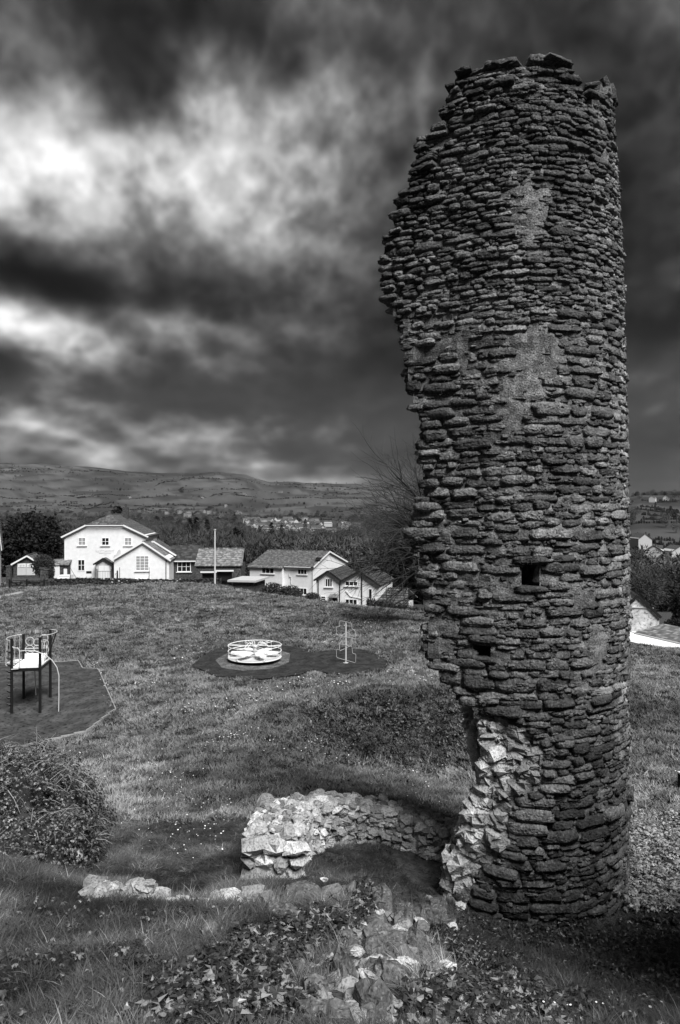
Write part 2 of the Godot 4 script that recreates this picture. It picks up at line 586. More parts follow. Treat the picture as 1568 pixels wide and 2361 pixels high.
func far_h(x: float, d: float) -> float:
	var px := 784.0 + F * x / d
	var base := along(VALLEY, d)
	var ry := EYE + (1180.5 - along(RIDGE, px)) / F * 4300.0
	var f := smoothstep(1300.0, 4400.0, d)
	f = pow(f, 0.85)
	var y := lerpf(base, ry, f)
	y += nz.get_noise_2d(x * 0.0016, d * 0.0016) * 20.0 * smoothstep(1000, 2200, d) * (1.0 - smoothstep(2900, 4000, d))
	y += nz.get_noise_2d(x * 0.006 + 40, d * 0.006) * 9.0 * smoothstep(700, 1800, d) * (1.0 - 0.9 * smoothstep(2900, 4000, d))
	if d > 4400.0: y -= (d - 4400.0) * 0.05
	var right := smoothstep(1340.0, 1480.0, px)
	if right > 0.0:                                    # a nearer hill on the right
		var hill := 34.0 * smoothstep(420.0, 1150.0, d) - 0.03 * maxf(d - 1250.0, 0.0)
		y = lerpf(y, maxf(lerpf(-13.0, hill, smoothstep(300.0, 500.0, d)), -60.0), right)
	return y

func build_far() -> void:
	var cols := []
	var px := -3200.0
	while px < 4800.0:
		cols.append(px)
		px += 9.0 if px > -60 and px < 1640 else 90.0
	var rows := 150
	var v := PackedVector3Array()
	var n := PackedVector3Array()
	var c := PackedColorArray()
	var ix := PackedInt32Array()
	var cell := FastNoiseLite.new()
	cell.noise_type = FastNoiseLite.TYPE_CELLULAR
	cell.cellular_return_type = FastNoiseLite.RETURN_CELL_VALUE
	cell.cellular_distance_function = FastNoiseLite.DISTANCE_MANHATTAN
	cell.frequency = 1.0
	cell.seed = 3
	var m := cols.size()
	for r in rows:
		var d := 112.0 * pow(7000.0 / 112.0, float(r) / (rows - 1))
		for k in m:
			var x: float = (cols[k] - 784.0) / F * d
			v.append(Vector3(x, far_h(x, d), -d))
			var q := Vector2(x, d) / (90.0 + d * 0.045)
			var g := lerpf(0.056, 0.076, smoothstep(1200.0, 1700.0, d)) + 0.04 * cell.get_noise_2d(q.x, q.y * 0.55) + 0.02 * nz.get_noise_2d(x * 0.01, d * 0.01)
			var moor := smoothstep(2900.0, 3700.0, d + 500.0 * nz.get_noise_2d(x * 0.003, d * 0.002))
			g = lerpf(g, 0.020 + 0.008 * nz.get_noise_2d(x * 0.006, d * 0.012), moor)
			var wood := smoothstep(-0.02, 0.14, nz.get_noise_2d(x * 0.0045 + 3, d * 0.006)) * (1.0 - moor)
			g = lerpf(g, 0.03, wood * 0.85)
			c.append(Color(g, g, g))
	for r in rows:
		for k in m:
			var a := v[r * m + mini(k + 1, m - 1)] - v[r * m + maxi(k - 1, 0)]
			var b := v[mini(r + 1, rows - 1) * m + k] - v[maxi(r - 1, 0) * m + k]
			n.append(a.cross(b).normalized())
			if r < rows - 1 and k < m - 1:
				var t := r * m + k
				ix.append_array([t, t + m, t + 1, t + 1, t + m, t + m + 1])
	var arr := []
	arr.resize(Mesh.ARRAY_MAX)
	arr[Mesh.ARRAY_VERTEX] = v; arr[Mesh.ARRAY_NORMAL] = n; arr[Mesh.ARRAY_COLOR] = c; arr[Mesh.ARRAY_INDEX] = ix
	var am := ArrayMesh.new()
	am.add_surface_from_arrays(Mesh.PRIMITIVE_TRIANGLES, arr)
	am.surface_set_material(0, M.far_ground)
	tag(put(am, "hills", self), "long bare ridge and hillside fields beyond the valley", "hills", "", "structure")

# ---------------------------------------------------------------- grass
var bare_polys := []      # PackedVector2Array of x, z
var bare_spots := []      # Vector3 x, z, r
var spot_cells := {}

func bare_spot(x: float, z: float, r: float) -> void:
	for i in range(int(floor((x - r) * 2)), int(floor((x + r) * 2)) + 1):
		for j in range(int(floor((z - r) * 2)), int(floor((z + r) * 2)) + 1):
			var k := Vector2i(i, j)
			if not spot_cells.has(k): spot_cells[k] = []
			spot_cells[k].append(Vector3(x, z, r))

var ivy_polys := []
func in_ivy(x: float, z: float) -> bool:
	for p in ivy_polys:
		if Geometry2D.is_point_in_polygon(Vector2(x, z), p): return true
	return false

func is_bare(x: float, z: float) -> bool:
	var k := Vector2i(int(floor(x * 2)), int(floor(z * 2)))
	if spot_cells.has(k):
		for s in spot_cells[k]:
			if (x - s.x) * (x - s.x) + (z - s.y) * (z - s.y) < s.z * s.z: return true
	if z < -19.0 and z > -36.0:
		x += 0.16 * nz.get_noise_2d(x * 4.0, z * 4.0)
		z += 0.16 * nz.get_noise_2d(x * 4.0 + 9.0, z * 4.0)
		for p in bare_polys:
			if Geometry2D.is_point_in_polygon(Vector2(x, z), p): return true
	return false

func tuft(blades: int, spread: float, high: float, wide: float, segs: int, lean: float) -> ArrayMesh:
	var mb := MB.new()
	for i in blades:
		var a := rnd(0, TAU)
		var o := Vector3(cos(a), 0, sin(a)) * spread * sqrt(rng.randf())
		var t := rnd(0, TAU)
		var out := Vector3(cos(t), 0, sin(t))
		var side := Vector3(-out.z, 0, out.x) * wide * rnd(0.6, 1.3)
		var hh := high * rnd(0.45, 1.15)
		var l := hh * lean * rnd(0.3, 1.5)
		var p := o
		var w := side
		for s in segs:
			var f := float(s + 1) / segs
			var q := o + Vector3(0, hh * (f - 0.25 * f * f * lean), 0) + out * l * f * f
			var w2 := side * (1.0 - f)
			if s < segs - 1: mb.quad(p - w, p + w, q + w2, q - w2)
			else: mb.tri(p - w, p + w, q)
			p = q
			w = w2
	return mb.mesh(M.grass)

func build_grass() -> void:
	var near := [tuft(12, 0.05, 0.10, 0.0055, 2, 1.5), tuft(10, 0.06, 0.07, 0.005, 2, 2.0), tuft(7, 0.05, 0.16, 0.005, 3, 1.2)]
	var far := [tuft(16, 0.13, 0.10, 0.011, 1, 1.0), tuft(18, 0.16, 0.08, 0.014, 1, 1.4)]
	var xs := [[], [], [], [], []]
	var cs := [PackedFloat32Array(), PackedFloat32Array(), PackedFloat32Array(), PackedFloat32Array(), PackedFloat32Array()]
	for i in 310000:
		var px := rnd(-520, 2050)
		var d := 3.2 * exp(rng.randf() * log(86.0 / 3.2))
		if rng.randf() < 0.22: d = 3.2 * exp(rng.randf() * log(13.0 / 3.2))
		var x := (px - 784.0) / F * d
		if is_bare(x, -d): continue
		if d < 14.0 and in_ivy(x, -d) and rng.randf() < 0.9: continue
		var a := nz.get_noise_2d(x * 0.55, d * 0.55)
		var b := nz.get_noise_2d(x * 2.2 + 5, d * 2.2)
		var c := nz.get_noise_2d(x * 0.13 + 70, d * 0.13)
		var g := 0.124 * (1.0 + 0.6 * c + 0.5 * a + 0.5 * b) * rnd(0.6, 1.5)
		var s := 1.0 + 0.45 * a + 0.4 * b
		var k := 0
		if d < 12.5:
			k = 0 if rng.randf() < 0.5 else 1
			if d < 8.2 and rng.randf() < 0.18: k = 2
			if rng.randf() < 0.07: g *= 2.6       # dry blades
			s *= 0.85 if d > 8.5 else 0.95
			if px > 1050.0 and d < 9.0: g *= 0.5      # grass colour darkened for shade on the tower's near side
			g *= 0.36 * (1.0 + 0.9 * clampf(a * 1.5 + b * 0.8, -0.85, 1.0))
		else:
			k = 3 + rng.randi() % 2
			s *= 1.0 + d * 0.016
			if nz.get_noise_2d(x * 1.5 + 60.0, d * 1.1) > 0.2: g *= 0.5; s *= 1.2      # coarser dark tussocks
			elif c > 0.15: g *= 1.25
			if d > 27.0 or (px < 700 and d > 20.0):           # the mown field
				s *= 0.85
				g = 0.135 * (1.0 + 0.45 * c + 0.3 * a + 0.35 * b) * rnd(0.7, 1.35)
				if nz.get_noise_2d(x * 0.35 + 11, d * 0.22) > 0.22: g *= 1.35      # worn paler ground
				# rough dark wisps in the field
				if nz.get_noise_2d(x * 1.1 + 31, d * 0.65) > 0.34: g *= 0.35; s *= 1.35
		if d > 19.5 and d < 24.0 and px > 640.0: g *= lerpf(1.0, 0.42, clampf(smoothstep(19.6, 21.2, d) * smoothstep(650, 900, px) * (1.0 + 1.4 * a), 0.0, 1.0))   # rank growth on the bank, its shaded face darkened into the grass colour
		var tilt := Vector3(rnd(-0.2, 0.2), 1, rnd(-0.2, 0.2)).normalized()
		var bs := Basis(Quaternion(Vector3.UP, tilt)) * Basis(Vector3.UP, rnd(0, TAU))
		var hh := s * rnd(0.75, 1.3)
		xs[k].append(Transform3D(bs.scaled_local(Vector3(s, hh, s)), Vector3(x, H(x, -d) - 0.015, -d)))
		cs[k].append(clampf(g, 0.012, 0.5))
	var names := ["foreground_grass", "short_foreground_grass", "tall_grass", "meadow_grass", "field_grass"]
	for k in 5:
		tag(swarm(names[k], (near + far)[k], xs[k], cs[k]), ["rough grass of the mound in the foreground", "shorter grass between the foreground tufts", "long dry grass stems in the foreground", "tufty grass on the earthworks below the mound", "short grass of the village field"][k], "grass")

# white petals and pale scraps strewn in drifts over the grass
func build_petals() -> void:
	var mb := MB.new()
	var a := []
	var b := []
	for i in 6:
		var t := TAU * i / 6.0
		a.append(Vector3(cos(t) * 0.016, 0.006, -sin(t) * 0.016)); b.append(Vector3(cos(t) * 0.012, 0, -sin(t) * 0.012))
	mb.loft(a, b)
	var xs := []
	# px, py, px, py, spread px, how many
	for s in [[470, 1735, 560, 1690, 26, 190], [420, 1790, 300, 1790, 60, 200], [560, 1880, 380, 1850, 90, 260], [520, 1640, 660, 1590, 24, 170], [690, 1575, 820, 1580, 26, 150], [330, 1660, 560, 1610, 22, 90], [500, 1920, 380, 1930, 70, 110], [640, 1700, 800, 1750, 40, 160], [280, 1580, 380, 1580, 14, 60],
			[215, 1525, 262, 1600, 8, 60], [820, 1445, 860, 1430, 18, 130], [900, 1560, 1000, 1560, 30, 110], [560, 1488, 620, 1486, 5, 60], [700, 1460, 800, 1470, 25, 60], [860, 1780, 1000, 1860, 70, 90], [1490, 1830, 1560, 1760, 40, 70], [380, 1520, 480, 1500, 30, 70], [1150, 2340, 1560, 2350, 26, 50], [100, 1740, 200, 1745, 12, 40]]:
		for i in int(s[5] * 0.3):
			var t := rng.randf()
			var py: float = lerpf(s[1], s[3], t) + rng.randfn(0, 0.35) * s[4]
			var p := look(lerpf(s[0], s[2], t) + rng.randfn(0, 0.5) * s[4] * 1.6, py, 3.4)
			if p.z < -100: continue
			var k := clampf(-p.z * 0.055, 0.7, 1.9) * rnd(0.6, 1.3)
			xs.append(Transform3D(Basis(Vector3(rnd(-1, 1), 0.4, rnd(-1, 1)).normalized(), rnd(-0.6, 0.6)).scaled(Vector3.ONE * k), p + Vector3(0, 0.07 + 0.03 * rng.randf(), 0)))
	tag(swarm("fallen_petals", mb.mesh(M.petal), xs, PackedFloat32Array()), "white daisies and petals scattered in drifts over the grass", "petals")

func drape(pts: Array, called: String, m: Material, up: float, label: String, base := "") -> void:
	# a sheet of soft paving laid on the ground: pts are pixels of its outline
	var poly := PackedVector2Array()
	for p in pts:
		var w := look(p[0], p[1], 17.0)
		poly.append(Vector2(w.x, w.z))
	bare_polys.append(poly)
	var lo := poly[0]
	var hi := poly[0]
	for p in poly:
		lo = lo.min(p); hi = hi.max(p)
	var mb := MB.new()
	var st := 0.35
	var nx := int(ceil((hi.x - lo.x) / st))
	var nzz := int(ceil((hi.y - lo.y) / st))
	for i in nx:
		for j in nzz:
			var q := PackedVector2Array([lo + Vector2(i, j) * st, lo + Vector2(i + 1, j) * st, lo + Vector2(i + 1, j + 1) * st, lo + Vector2(i, j + 1) * st])
			for piece in Geometry2D.intersect_polygons(q, poly):
				var ids := Geometry2D.triangulate_polygon(piece)
				for t in range(0, ids.size(), 3):
					var w := []
					for e in 3:
						var g: Vector2 = piece[ids[t + e]]
						w.append(Vector3(g.x, flat(g.x, g.y) + up, g.y))
					if (w[1] - w[0]).cross(w[2] - w[0]).y < 0: mb.tri(w[0], w[2], w[1])
					else: mb.tri(w[0], w[1], w[2])
	var o := obj(mb, called, m, self)
	tag(o, label, "play surface", "", "structure")
	# a thin kerb strip round its edge
	if base:
		var kb := MB.new()
		for i in poly.size():
			var a := poly[i]
			var b := poly[(i + 1) % poly.size()]
			var k := int(ceil(a.distance_to(b) / 0.5))
			for s in k:
				var p := a.lerp(b, float(s) / k)
				var q := a.lerp(b, float(s + 1) / k)
				var c := (p + q) * 0.5
				kb.box(Vector3(c.x, flat(c.x, c.y) + up - 0.03, c.y), Vector3(p.distance_to(q) + 0.01, 0.09, 0.035), Basis(Vector3.UP, -(q - p).angle()))
		tag(obj(kb, "edging", M.path, o), "", "")

# the ground without its small bumps, for paving
func flat(x: float, z: float) -> float:
	var s := 0.0
	for o in [[0, 0], [0.5, 0], [-0.5, 0], [0, 0.5], [0, -0.5]]:
		s += H(x + o[0], z + o[1])
	return s / 5.0 + 0.045

# ---------------------------------------------------------------- stones
var blocks := []      # rounded eroded building stones in a unit box, their face towards +z
var block_meshes := []
var rocks := []       # angular rubble in a unit box
var rock_meshes := []
var slabs := []
var slab_meshes := []

func make_block() -> Dictionary:
	var nx := 5
	var ny := 4
	var v := PackedVector3Array()
	var ix := PackedInt32Array()
	var o := Vector3(rnd(0, 90), rnd(0, 90), rnd(0, 90))
	var power := rnd(3.0, 7.0)
	var slant := Vector2(rnd(-0.07, 0.07), rnd(-0.09, 0.03))
	for j in ny + 1:
		for i in nx + 1:
			var x := (float(i) / nx - 0.5) * 2.0
			var y := (float(j) / ny - 0.5) * 2.0
			var e := pow(pow(absf(x), power) + pow(absf(y), power), 1.0 / power)
			var m := maxf(absf(x), absf(y))
			var k := m / maxf(e, 1e-4) if m > 0 else 1.0
			var p := Vector3(x * k * 0.5, y * k * 0.5, 0.5 - 0.075 * pow(m, 6.0))
			p.z += slant.x * x + slant.y * y + 0.11 * nz.get_noise_3dv(p * 2.0 + o) + 0.08 * nz.get_noise_3dv(p * 6.0 + o)
			p.x += 0.10 * nz.get_noise_3dv(p * 2.5 + o * 2.0)
			p.y += 0.12 * nz.get_noise_3dv(p * 2.2 + o * 3.0)
			v.append(p)
	for j in ny:
		for i in nx:
			var a := j * (nx + 1) + i
			ix.append_array([a, a + nx + 2, a + 1, a, a + nx + 1, a + nx + 2])
	var ring := []
	for i in nx: ring.append(i)
	for j in ny: ring.append(j * (nx + 1) + nx)
	for i in nx: ring.append(ny * (nx + 1) + nx - i)
	for j in ny: ring.append((ny - j) * (nx + 1))
	var base := v.size()
	for r in ring:
		var p: Vector3 = v[r]
		v.append(Vector3(p.x * 0.97, p.y * 0.95, -0.5))
	for i in ring.size():
		var j := (i + 1) % ring.size()
		ix.append_array([ring[i], ring[j], base + i, ring[j], base + j, base + i])
	return {"v": v, "n": smooth(v, ix), "ix": ix}

func smooth(v: PackedVector3Array, ix: PackedInt32Array) -> PackedVector3Array:
	var n := PackedVector3Array()
	n.resize(v.size())
	for t in range(0, ix.size(), 3):
		var m := (v[ix[t + 2]] - v[ix[t]]).cross(v[ix[t + 1]] - v[ix[t]])
		for e in 3: n[ix[t + e]] += m
	for i in n.size(): n[i] = n[i].normalized()
	return n

func make_rock() -> Dictionary:
	var mb := MB.new()
	var p := {}
	var o := Vector3(rnd(0, 90), rnd(0, 90), rnd(0, 90))
	for i in 3:
		for j in 3:
			for k in 3:
				var q := Vector3(i - 1, j - 1, k - 1) * 0.5
				var edge: int = absi(i - 1) + absi(j - 1) + absi(k - 1)
				q *= [1.0, 1.10, 0.90, 0.70][edge]
				q += Vector3(rnd(-1, 1), rnd(-1, 1), rnd(-1, 1)) * 0.17
				p[Vector3i(i, j, k)] = q
	for ax in 3:
		for sgn in [0, 2]:
			for u in 2:
				for w in 2:
					var c := []
					for e in [[0, 0], [1, 0], [1, 1], [0, 1]]:
						var id := Vector3i.ZERO
						id[ax] = sgn
						id[(ax + 1) % 3] = u + e[0]
						id[(ax + 2) % 3] = w + e[1]
						c.append(p[id])
					if sgn == 0: c.reverse()
					if rng.randf() < 0.5:
						mb.tri(c[0], c[1], c[2]); mb.tri(c[0], c[2], c[3])
					else:
						mb.tri(c[0], c[1], c[3]); mb.tri(c[1], c[2], c[3])
	return {"v": mb.v, "n": mb.n, "ix": mb.ix}

# flat paving stone: an irregular outline a unit across, its worn face towards +y
func make_slab() -> Dictionary:
	var mb := MB.new()
	var n := 10
	var rings := [[], [], [], []]
	var o := Vector3(rnd(0, 90), rnd(0, 90), 0)
	for i in n:
		var a := TAU * (i + rnd(-0.32, 0.32)) / n
		var k := minf(rnd(0.38, 0.58) / maxf(absf(cos(a)), absf(sin(a))) * rnd(0.76, 1.0), 0.6)
		var p := Vector3(cos(a) * k, 0, -sin(a) * k)
		rings[0].append(p * 0.45 + Vector3(0, 0.5 + rnd(-0.12, 0.12), 0))
		rings[1].append(p * rnd(0.84, 0.95) + Vector3(0, 0.42 + rnd(-0.16, 0.1), 0))
		rings[2].append(p * rnd(0.95, 1.05) + Vector3(0, 0.12 + rnd(-0.15, 0.15), 0))
		rings[3].append(p * 0.97 + Vector3(0, -0.5, 0))
	var c := Vector3(rnd(-0.1, 0.1), 0.5 + rnd(-0.1, 0.1), rnd(-0.1, 0.1))
	for i in n:
		var j := (i + 1) % n
		mb.tri(c, rings[0][i], rings[0][j])
		for r in 3:
			mb.tri(rings[r][i], rings[r + 1][i], rings[r + 1][j])
			mb.tri(rings[r][i], rings[r + 1][j], rings[r][j])
	return {"v": mb.v, "n": mb.n, "ix": mb.ix}

func plain_mesh(s: Dictionary) -> ArrayMesh:
	var arr := []
	arr.resize(Mesh.ARRAY_MAX)
	arr[Mesh.ARRAY_VERTEX] = s.v; arr[Mesh.ARRAY_NORMAL] = s.n; arr[Mesh.ARRAY_INDEX] = s.ix
	var am := ArrayMesh.new()
	am.add_surface_from_arrays(Mesh.PRIMITIVE_TRIANGLES, arr)
	return am

func make_stones() -> void:
	for i in 18:
		blocks.append(make_block()); block_meshes.append(plain_mesh(blocks[i]))
	for i in 9:
		slabs.append(make_slab()); slab_meshes.append(plain_mesh(slabs[i]))
	for i in 10:
		rocks.append(make_rock()); rock_meshes.append(plain_mesh(rocks[i]))

# list: [shape number, transform, reflectance]; the largest in view become parts, the rest one joined part
func lay_stones(list: Array, parent: Node, called: String, shapes: Array, meshes: Array, mats: Array, tones: Array, joined: Material, most: int, rest_name: String) -> void:
	for s in list:
		var p: Vector3 = s[1].origin
		var b: Basis = s[1].basis
		var to: Vector3 = Vector3(0, EYE, 0) - p - (parent.position if parent is Node3D else Vector3.ZERO)
		var d: float = to.length()
		to /= d
		var f := b.x.length() * b.y.length() * absf(to.dot(b.z.normalized())) + b.x.length() * b.z.length() * absf(to.dot(b.y.normalized())) * 0.5
		if to.dot(b.z.normalized()) < -0.1 and s.size() > 3: f *= 0.02
		s.append(f / (d * d))
	list.sort_custom(func(a, b): return a[-1] > b[-1])
	var mb := MB.new()
	mb.tinted = true
	for i in list.size():
		var s: Array = list[i]
		if i < most:
			var o := put(meshes[s[0]], called, parent)
			o.transform = s[1]
			var best := 0
			for k in tones.size():
				if absf(tones[k] - s[2]) < absf(tones[best] - s[2]): best = k
			o.material_override = mats[best]
		else:
			mb.col = Color(s[2], s[2], s[2])
			mb.add(shapes[s[0]], s[1])
	if list.size() > most:
		obj(mb, rest_name, joined, parent).set_meta("kind", "stuff")

# ---------------------------------------------------------------- the tower
const AX := 0.2391                    # how far right of straight ahead the tower stands
const TC := Vector3(2.51, 0, -10.3)
const TFLAT := -0.22                  # left of here the wall runs on straight
const TRAD := [Vector2(1.58, 0.4), Vector2(1.58, 1.0), Vector2(1.625, 2.3), Vector2(1.625, 6.2), Vector2(1.585, 8.8), Vector2(1.525, 10.4), Vector2(1.38, 13.1)]
# left edge of the standing masonry, as px by py
const EDGE := [Vector2(1240, 136), Vector2(1196, 150), Vector2(1140, 152), Vector2(1092, 158), Vector2(1050, 182), Vector2(1042, 215), Vector2(1028, 255), Vector2(1026, 268), Vector2(1040, 279), Vector2(994, 284), Vector2(986, 309), Vector2(966, 340), Vector2(958, 390), Vector2(950, 438), Vector2(922, 448), Vector2(917, 500), Vector2(905, 530), Vector2(893, 546), Vector2(889, 606), Vector2(881, 637), Vector2(890, 680), Vector2(905, 714), Vector2(922, 748), Vector2(932, 800), Vector2(940, 860), Vector2(946, 905), Vector2(958, 940), Vector2(976, 975), Vector2(962, 1040), Vector2(984, 1100), Vector2(976, 1150), Vector2(952, 1172), Vector2(946, 1225), Vector2(962, 1300), Vector2(966, 1360), Vector2(984, 1430), Vector2(983, 1500), Vector2(1000, 1540), Vector2(1040, 1590), Vector2(1062, 1625), Vector2(1092, 1640), Vector2(1120, 1664),
	Vector2(1116, 1780), Vector2(1120, 1800), Vector2(1104, 1840), Vector2(1076, 1880), Vector2(1060, 1930), Vector2(1046, 1960), Vector2(1036, 2000), Vector2(1028, 2050), Vector2(1022, 2080), Vector2(1016, 2160), Vector2(1010, 2300)]
# left edge of what still has its facing stones
const FACE := [Vector2(1040, 1590), Vector2(1100, 1632), Vector2(1190, 1664), Vector2(1236, 1700), Vector2(1256, 1745), Vector2(1250, 1800), Vector2(1226, 1836), Vector2(1178, 1852), Vector2(1184, 1900), Vector2(1166, 1950), Vector2(1160, 1972), Vector2(1112, 2010), Vector2(1098, 2044), Vector2(1064, 2060), Vector2(1052, 2076), Vector2(1036, 2092), Vector2(1024, 2130), Vector2(1010, 2300)]
const CREST := [Vector2(190, 1030), Vector2(184, 1046), Vector2(156, 1092), Vector2(150, 1132), Vector2(156, 1196), Vector2(138, 1238), Vector2(142, 1290), Vector2(150, 1306), Vector2(176, 1316), Vector2(200, 1328), Vector2(266, 1338), Vector2(262, 1350), Vector2(222, 1362), Vector2(232, 1372), Vector2(198, 1385), Vector2(204, 1400), Vector2(240, 1412)]
const HOLES := [[1198, 1250, 1302, 1350], [1094, 1136, 1484, 1510]]
var sl_core := PackedFloat32Array()
var sl_face := PackedFloat32Array()
var crest_s := []
var holes_s := []

func tpos(s: float, y: float, off: float) -> Vector3:
	var r := along(TRAD, y) + off
	var et := Vector3(cos(AX), 0, sin(AX))
	var en := Vector3(-sin(AX), 0, cos(AX))
	var phi := s / 1.63
	var q := maxf(phi, TFLAT)
	var p := TC + (et * sin(q) + en * cos(q)) * r
	if phi < TFLAT:
		p += (et * cos(q) - en * sin(q)) * (phi - TFLAT) * 1.63
	p.y = y
	return p

func tnorm(s: float) -> Vector3:
	var q := maxf(s / 1.63, TFLAT)
	return Vector3(cos(AX), 0, sin(AX)) * sin(q) + Vector3(-sin(AX), 0, cos(AX)) * cos(q)

func find_s(y: float, edge: Array) -> float:
	var s := 1.3
	while s > -3.0:
		var p := seen(tpos(s, y, 0.03))
		if p.x < along(edge, p.y): return s
		s -= 0.015
	return s

func left_s(y: float, core: bool) -> float:
	var t: PackedFloat32Array = sl_core if core else sl_face
	var f := clampf((y - 0.2) / 0.04, 0.0, t.size() - 1.01)
	return lerpf(t[int(f)], t[int(f) + 1], f - int(f))

func crest_y(s: float) -> float:
	if s > 2.35:
		return 12.4 + 0.5 * nz.get_noise_1d(s * 1.7) - 0.9 * smoothstep(2.6, 4.0, s)
	return along(crest_s, s)

# where old render and mortar still cover the stones
func smeared(s: float, y: float) -> float:
	return smoothstep(0.0, 0.35, nz.get_noise_2d(s * 0.55 + 20.0, y * 0.4) + 0.12 * nz.get_noise_2d(s * 3.0, y * 3.0) + 0.5 * exp(-pow((y - 9.1) / 1.5, 2) - pow((s + 0.2) / 0.9, 2)) - 0.2)

func in_hole(s: float, y: float, grow := 0.0) -> bool:
	for h in holes_s:
		if s > h[0] - grow and s < h[1] + grow and y > h[2] - grow and y < h[3] + grow: return true
	return false

func build_tower() -> void:
	var face := []
	for e in EDGE:
		if e.y < 1590: face.append(e)
	face.append_array(FACE)
	for k in 346:
		sl_core.append(find_s(0.2 + 0.04 * k, EDGE))
		sl_face.append(find_s(0.2 + 0.04 * k, face))
	for e in CREST:
		for k in 500:                                  # the place on the wall seen at that pixel
			var s := -2.0 + k * 0.0085
			var p := seen(tpos(s, 13.2, 0.0))
			if p.x >= e.y or k == 499:
				var q := tpos(s, 13.0, 0.0)
				crest_s.append(Vector2(EYE + (1180.5 - e.x) / F * -q.z, s))
				break
	for h in HOLES:
		var lo := Vector2.ZERO
		var hi := Vector2.ZERO
		for k in 400:
			var s := -1.5 + k * 0.008
			var p := tpos(s, 6.0, 0.0)
			var x := seen(p).x
			if x < h[0]: lo = Vector2(s, EYE + (1180.5 - h[3]) / F * -p.z)
			if x < h[1]: hi = Vector2(s, EYE + (1180.5 - h[2]) / F * -p.z)
		holes_s.append([lo.x, hi.x, lo.y, hi.y])
	var t := thing("ruined_tower", Vector3.ZERO, 0.0, "tall ruined round tower of rough dark stone with a broken left side", "tower")
	# ---- the mortared core, cell by cell, so that its broken edges are real
	var C := 0.075
	var S0 := -2.7
	var Y0 := 0.5
	var NS := 114
	var NY := 172
	var keep := PackedByteArray()
	keep.resize(NS * NY)
	for j in NY:
		var y := Y0 + (j + 0.5) * C
		var sl := left_s(y, true) + 0.02
		for i in NS:
			var s := S0 + (i + 0.5) * C
			var rag := 0.10 * nz.get_noise_2d(s * 5.0, y * 5.0)
			var k := 0
			if s > sl + rag * 0.6 and y < crest_y(s) - 0.03 + rag and s < 5.4 + 0.7 * nz.get_noise_2d(y * 0.8, 3.0):
				k = 2 if s < left_s(y, false) - 0.02 and y < 4.6 else 1
				if in_hole(s, y): k = 3
			keep[j * NS + i] = k
	var K := 5
	var thick := 0.8
	var corner := func(i: int, j: int, k: int, extra: float) -> Vector3:
		var s := S0 + i * C
		var y := Y0 + j * C
		var p := tpos(s, y, -thick * k / K - extra)
		var nn := tnorm(s)
		var w := 0.04 * nz.get_noise_3dv(p * 4.5) + 0.022 * nz.get_noise_3dv(p * 15.0)
		p += nn * (w * 0.85 + 0.004 + 0.028 * smeared(s, y))
		if k > 0: p += Vector3(nz.get_noise_3dv(p * 6.0 + Vector3(9, 0, 0)), nz.get_noise_3dv(p * 6.0 + Vector3(0, 9, 0)), nz.get_noise_3dv(p * 6.0 + Vector3(0, 0, 9))) * 0.12
		else: p += Vector3(0, 1, 0) * 0.03 * nz.get_noise_3dv(p * 9.0)
		return p
	var main := MB.new()
	var pale := MB.new()
	for j in NY:
		for i in NS:
			var k: int = keep[j * NS + i]
			if k == 0: continue
			var mb: MB = pale if k == 2 else main
			var depth := 0
			var extra := 0.0
			if k == 3: depth = 4
			if k == 2: extra = 0.10
			if k == 1:
				var sx := S0 + i * C
				var yx := Y0 + j * C
				mb.tint(clampf(0.85 + 0.6 * nz.get_noise_2d(sx * 0.9, yx * 0.7) + 0.5 * nz.get_noise_2d(sx * 5.0, yx * 5.0), 0.3, 1.5))
			mb.quad(corner.call(i, j, depth, extra), corner.call(i + 1, j, depth, extra), corner.call(i + 1, j + 1, depth, extra), corner.call(i, j + 1, depth, extra))
			mb.quad(corner.call(i + 1, j, K, 0.0), corner.call(i, j, K, 0.0), corner.call(i, j + 1, K, 0.0), corner.call(i + 1, j + 1, K, 0.0))
			for e in [[-1, 0], [1, 0], [0, -1], [0, 1]]:
				var ni: int = i + e[0]
				var nj: int = j + e[1]
				var q := 0
				if ni >= 0 and ni < NS and nj >= 0 and nj < NY: q = keep[nj * NS + ni]
				if q == k or nj < 0: continue
				var last := K
				if q == 1 or q == 2:
					if k == 3: continue
					if not (k == 1 and q == 2): continue
					last = 1
				if q == 3: last = 4
				var a := Vector2i(i, j)
				var b := Vector2i(i, j)
				if e[0] == -1: a = Vector2i(i, j + 1); b = Vector2i(i, j)
				elif e[0] == 1: a = Vector2i(i + 1, j); b = Vector2i(i + 1, j + 1)
				elif e[1] == -1: a = Vector2i(i, j); b = Vector2i(i + 1, j)
				else: a = Vector2i(i + 1, j + 1); b = Vector2i(i, j + 1)
				for z in last:
					mb.quad(corner.call(a.x, a.y, z, extra if z == 0 else 0.0), corner.call(b.x, b.y, z, extra if z == 0 else 0.0), corner.call(b.x, b.y, z + 1, 0.0), corner.call(a.x, a.y, z + 1, 0.0))
	obj(main, "mortar_core", M.mortar, t)
	obj(pale, "exposed_rubble_core", M.pale_mortar, t)
	# ---- facing stones, course by course
	var list := []
	var y := 0.62
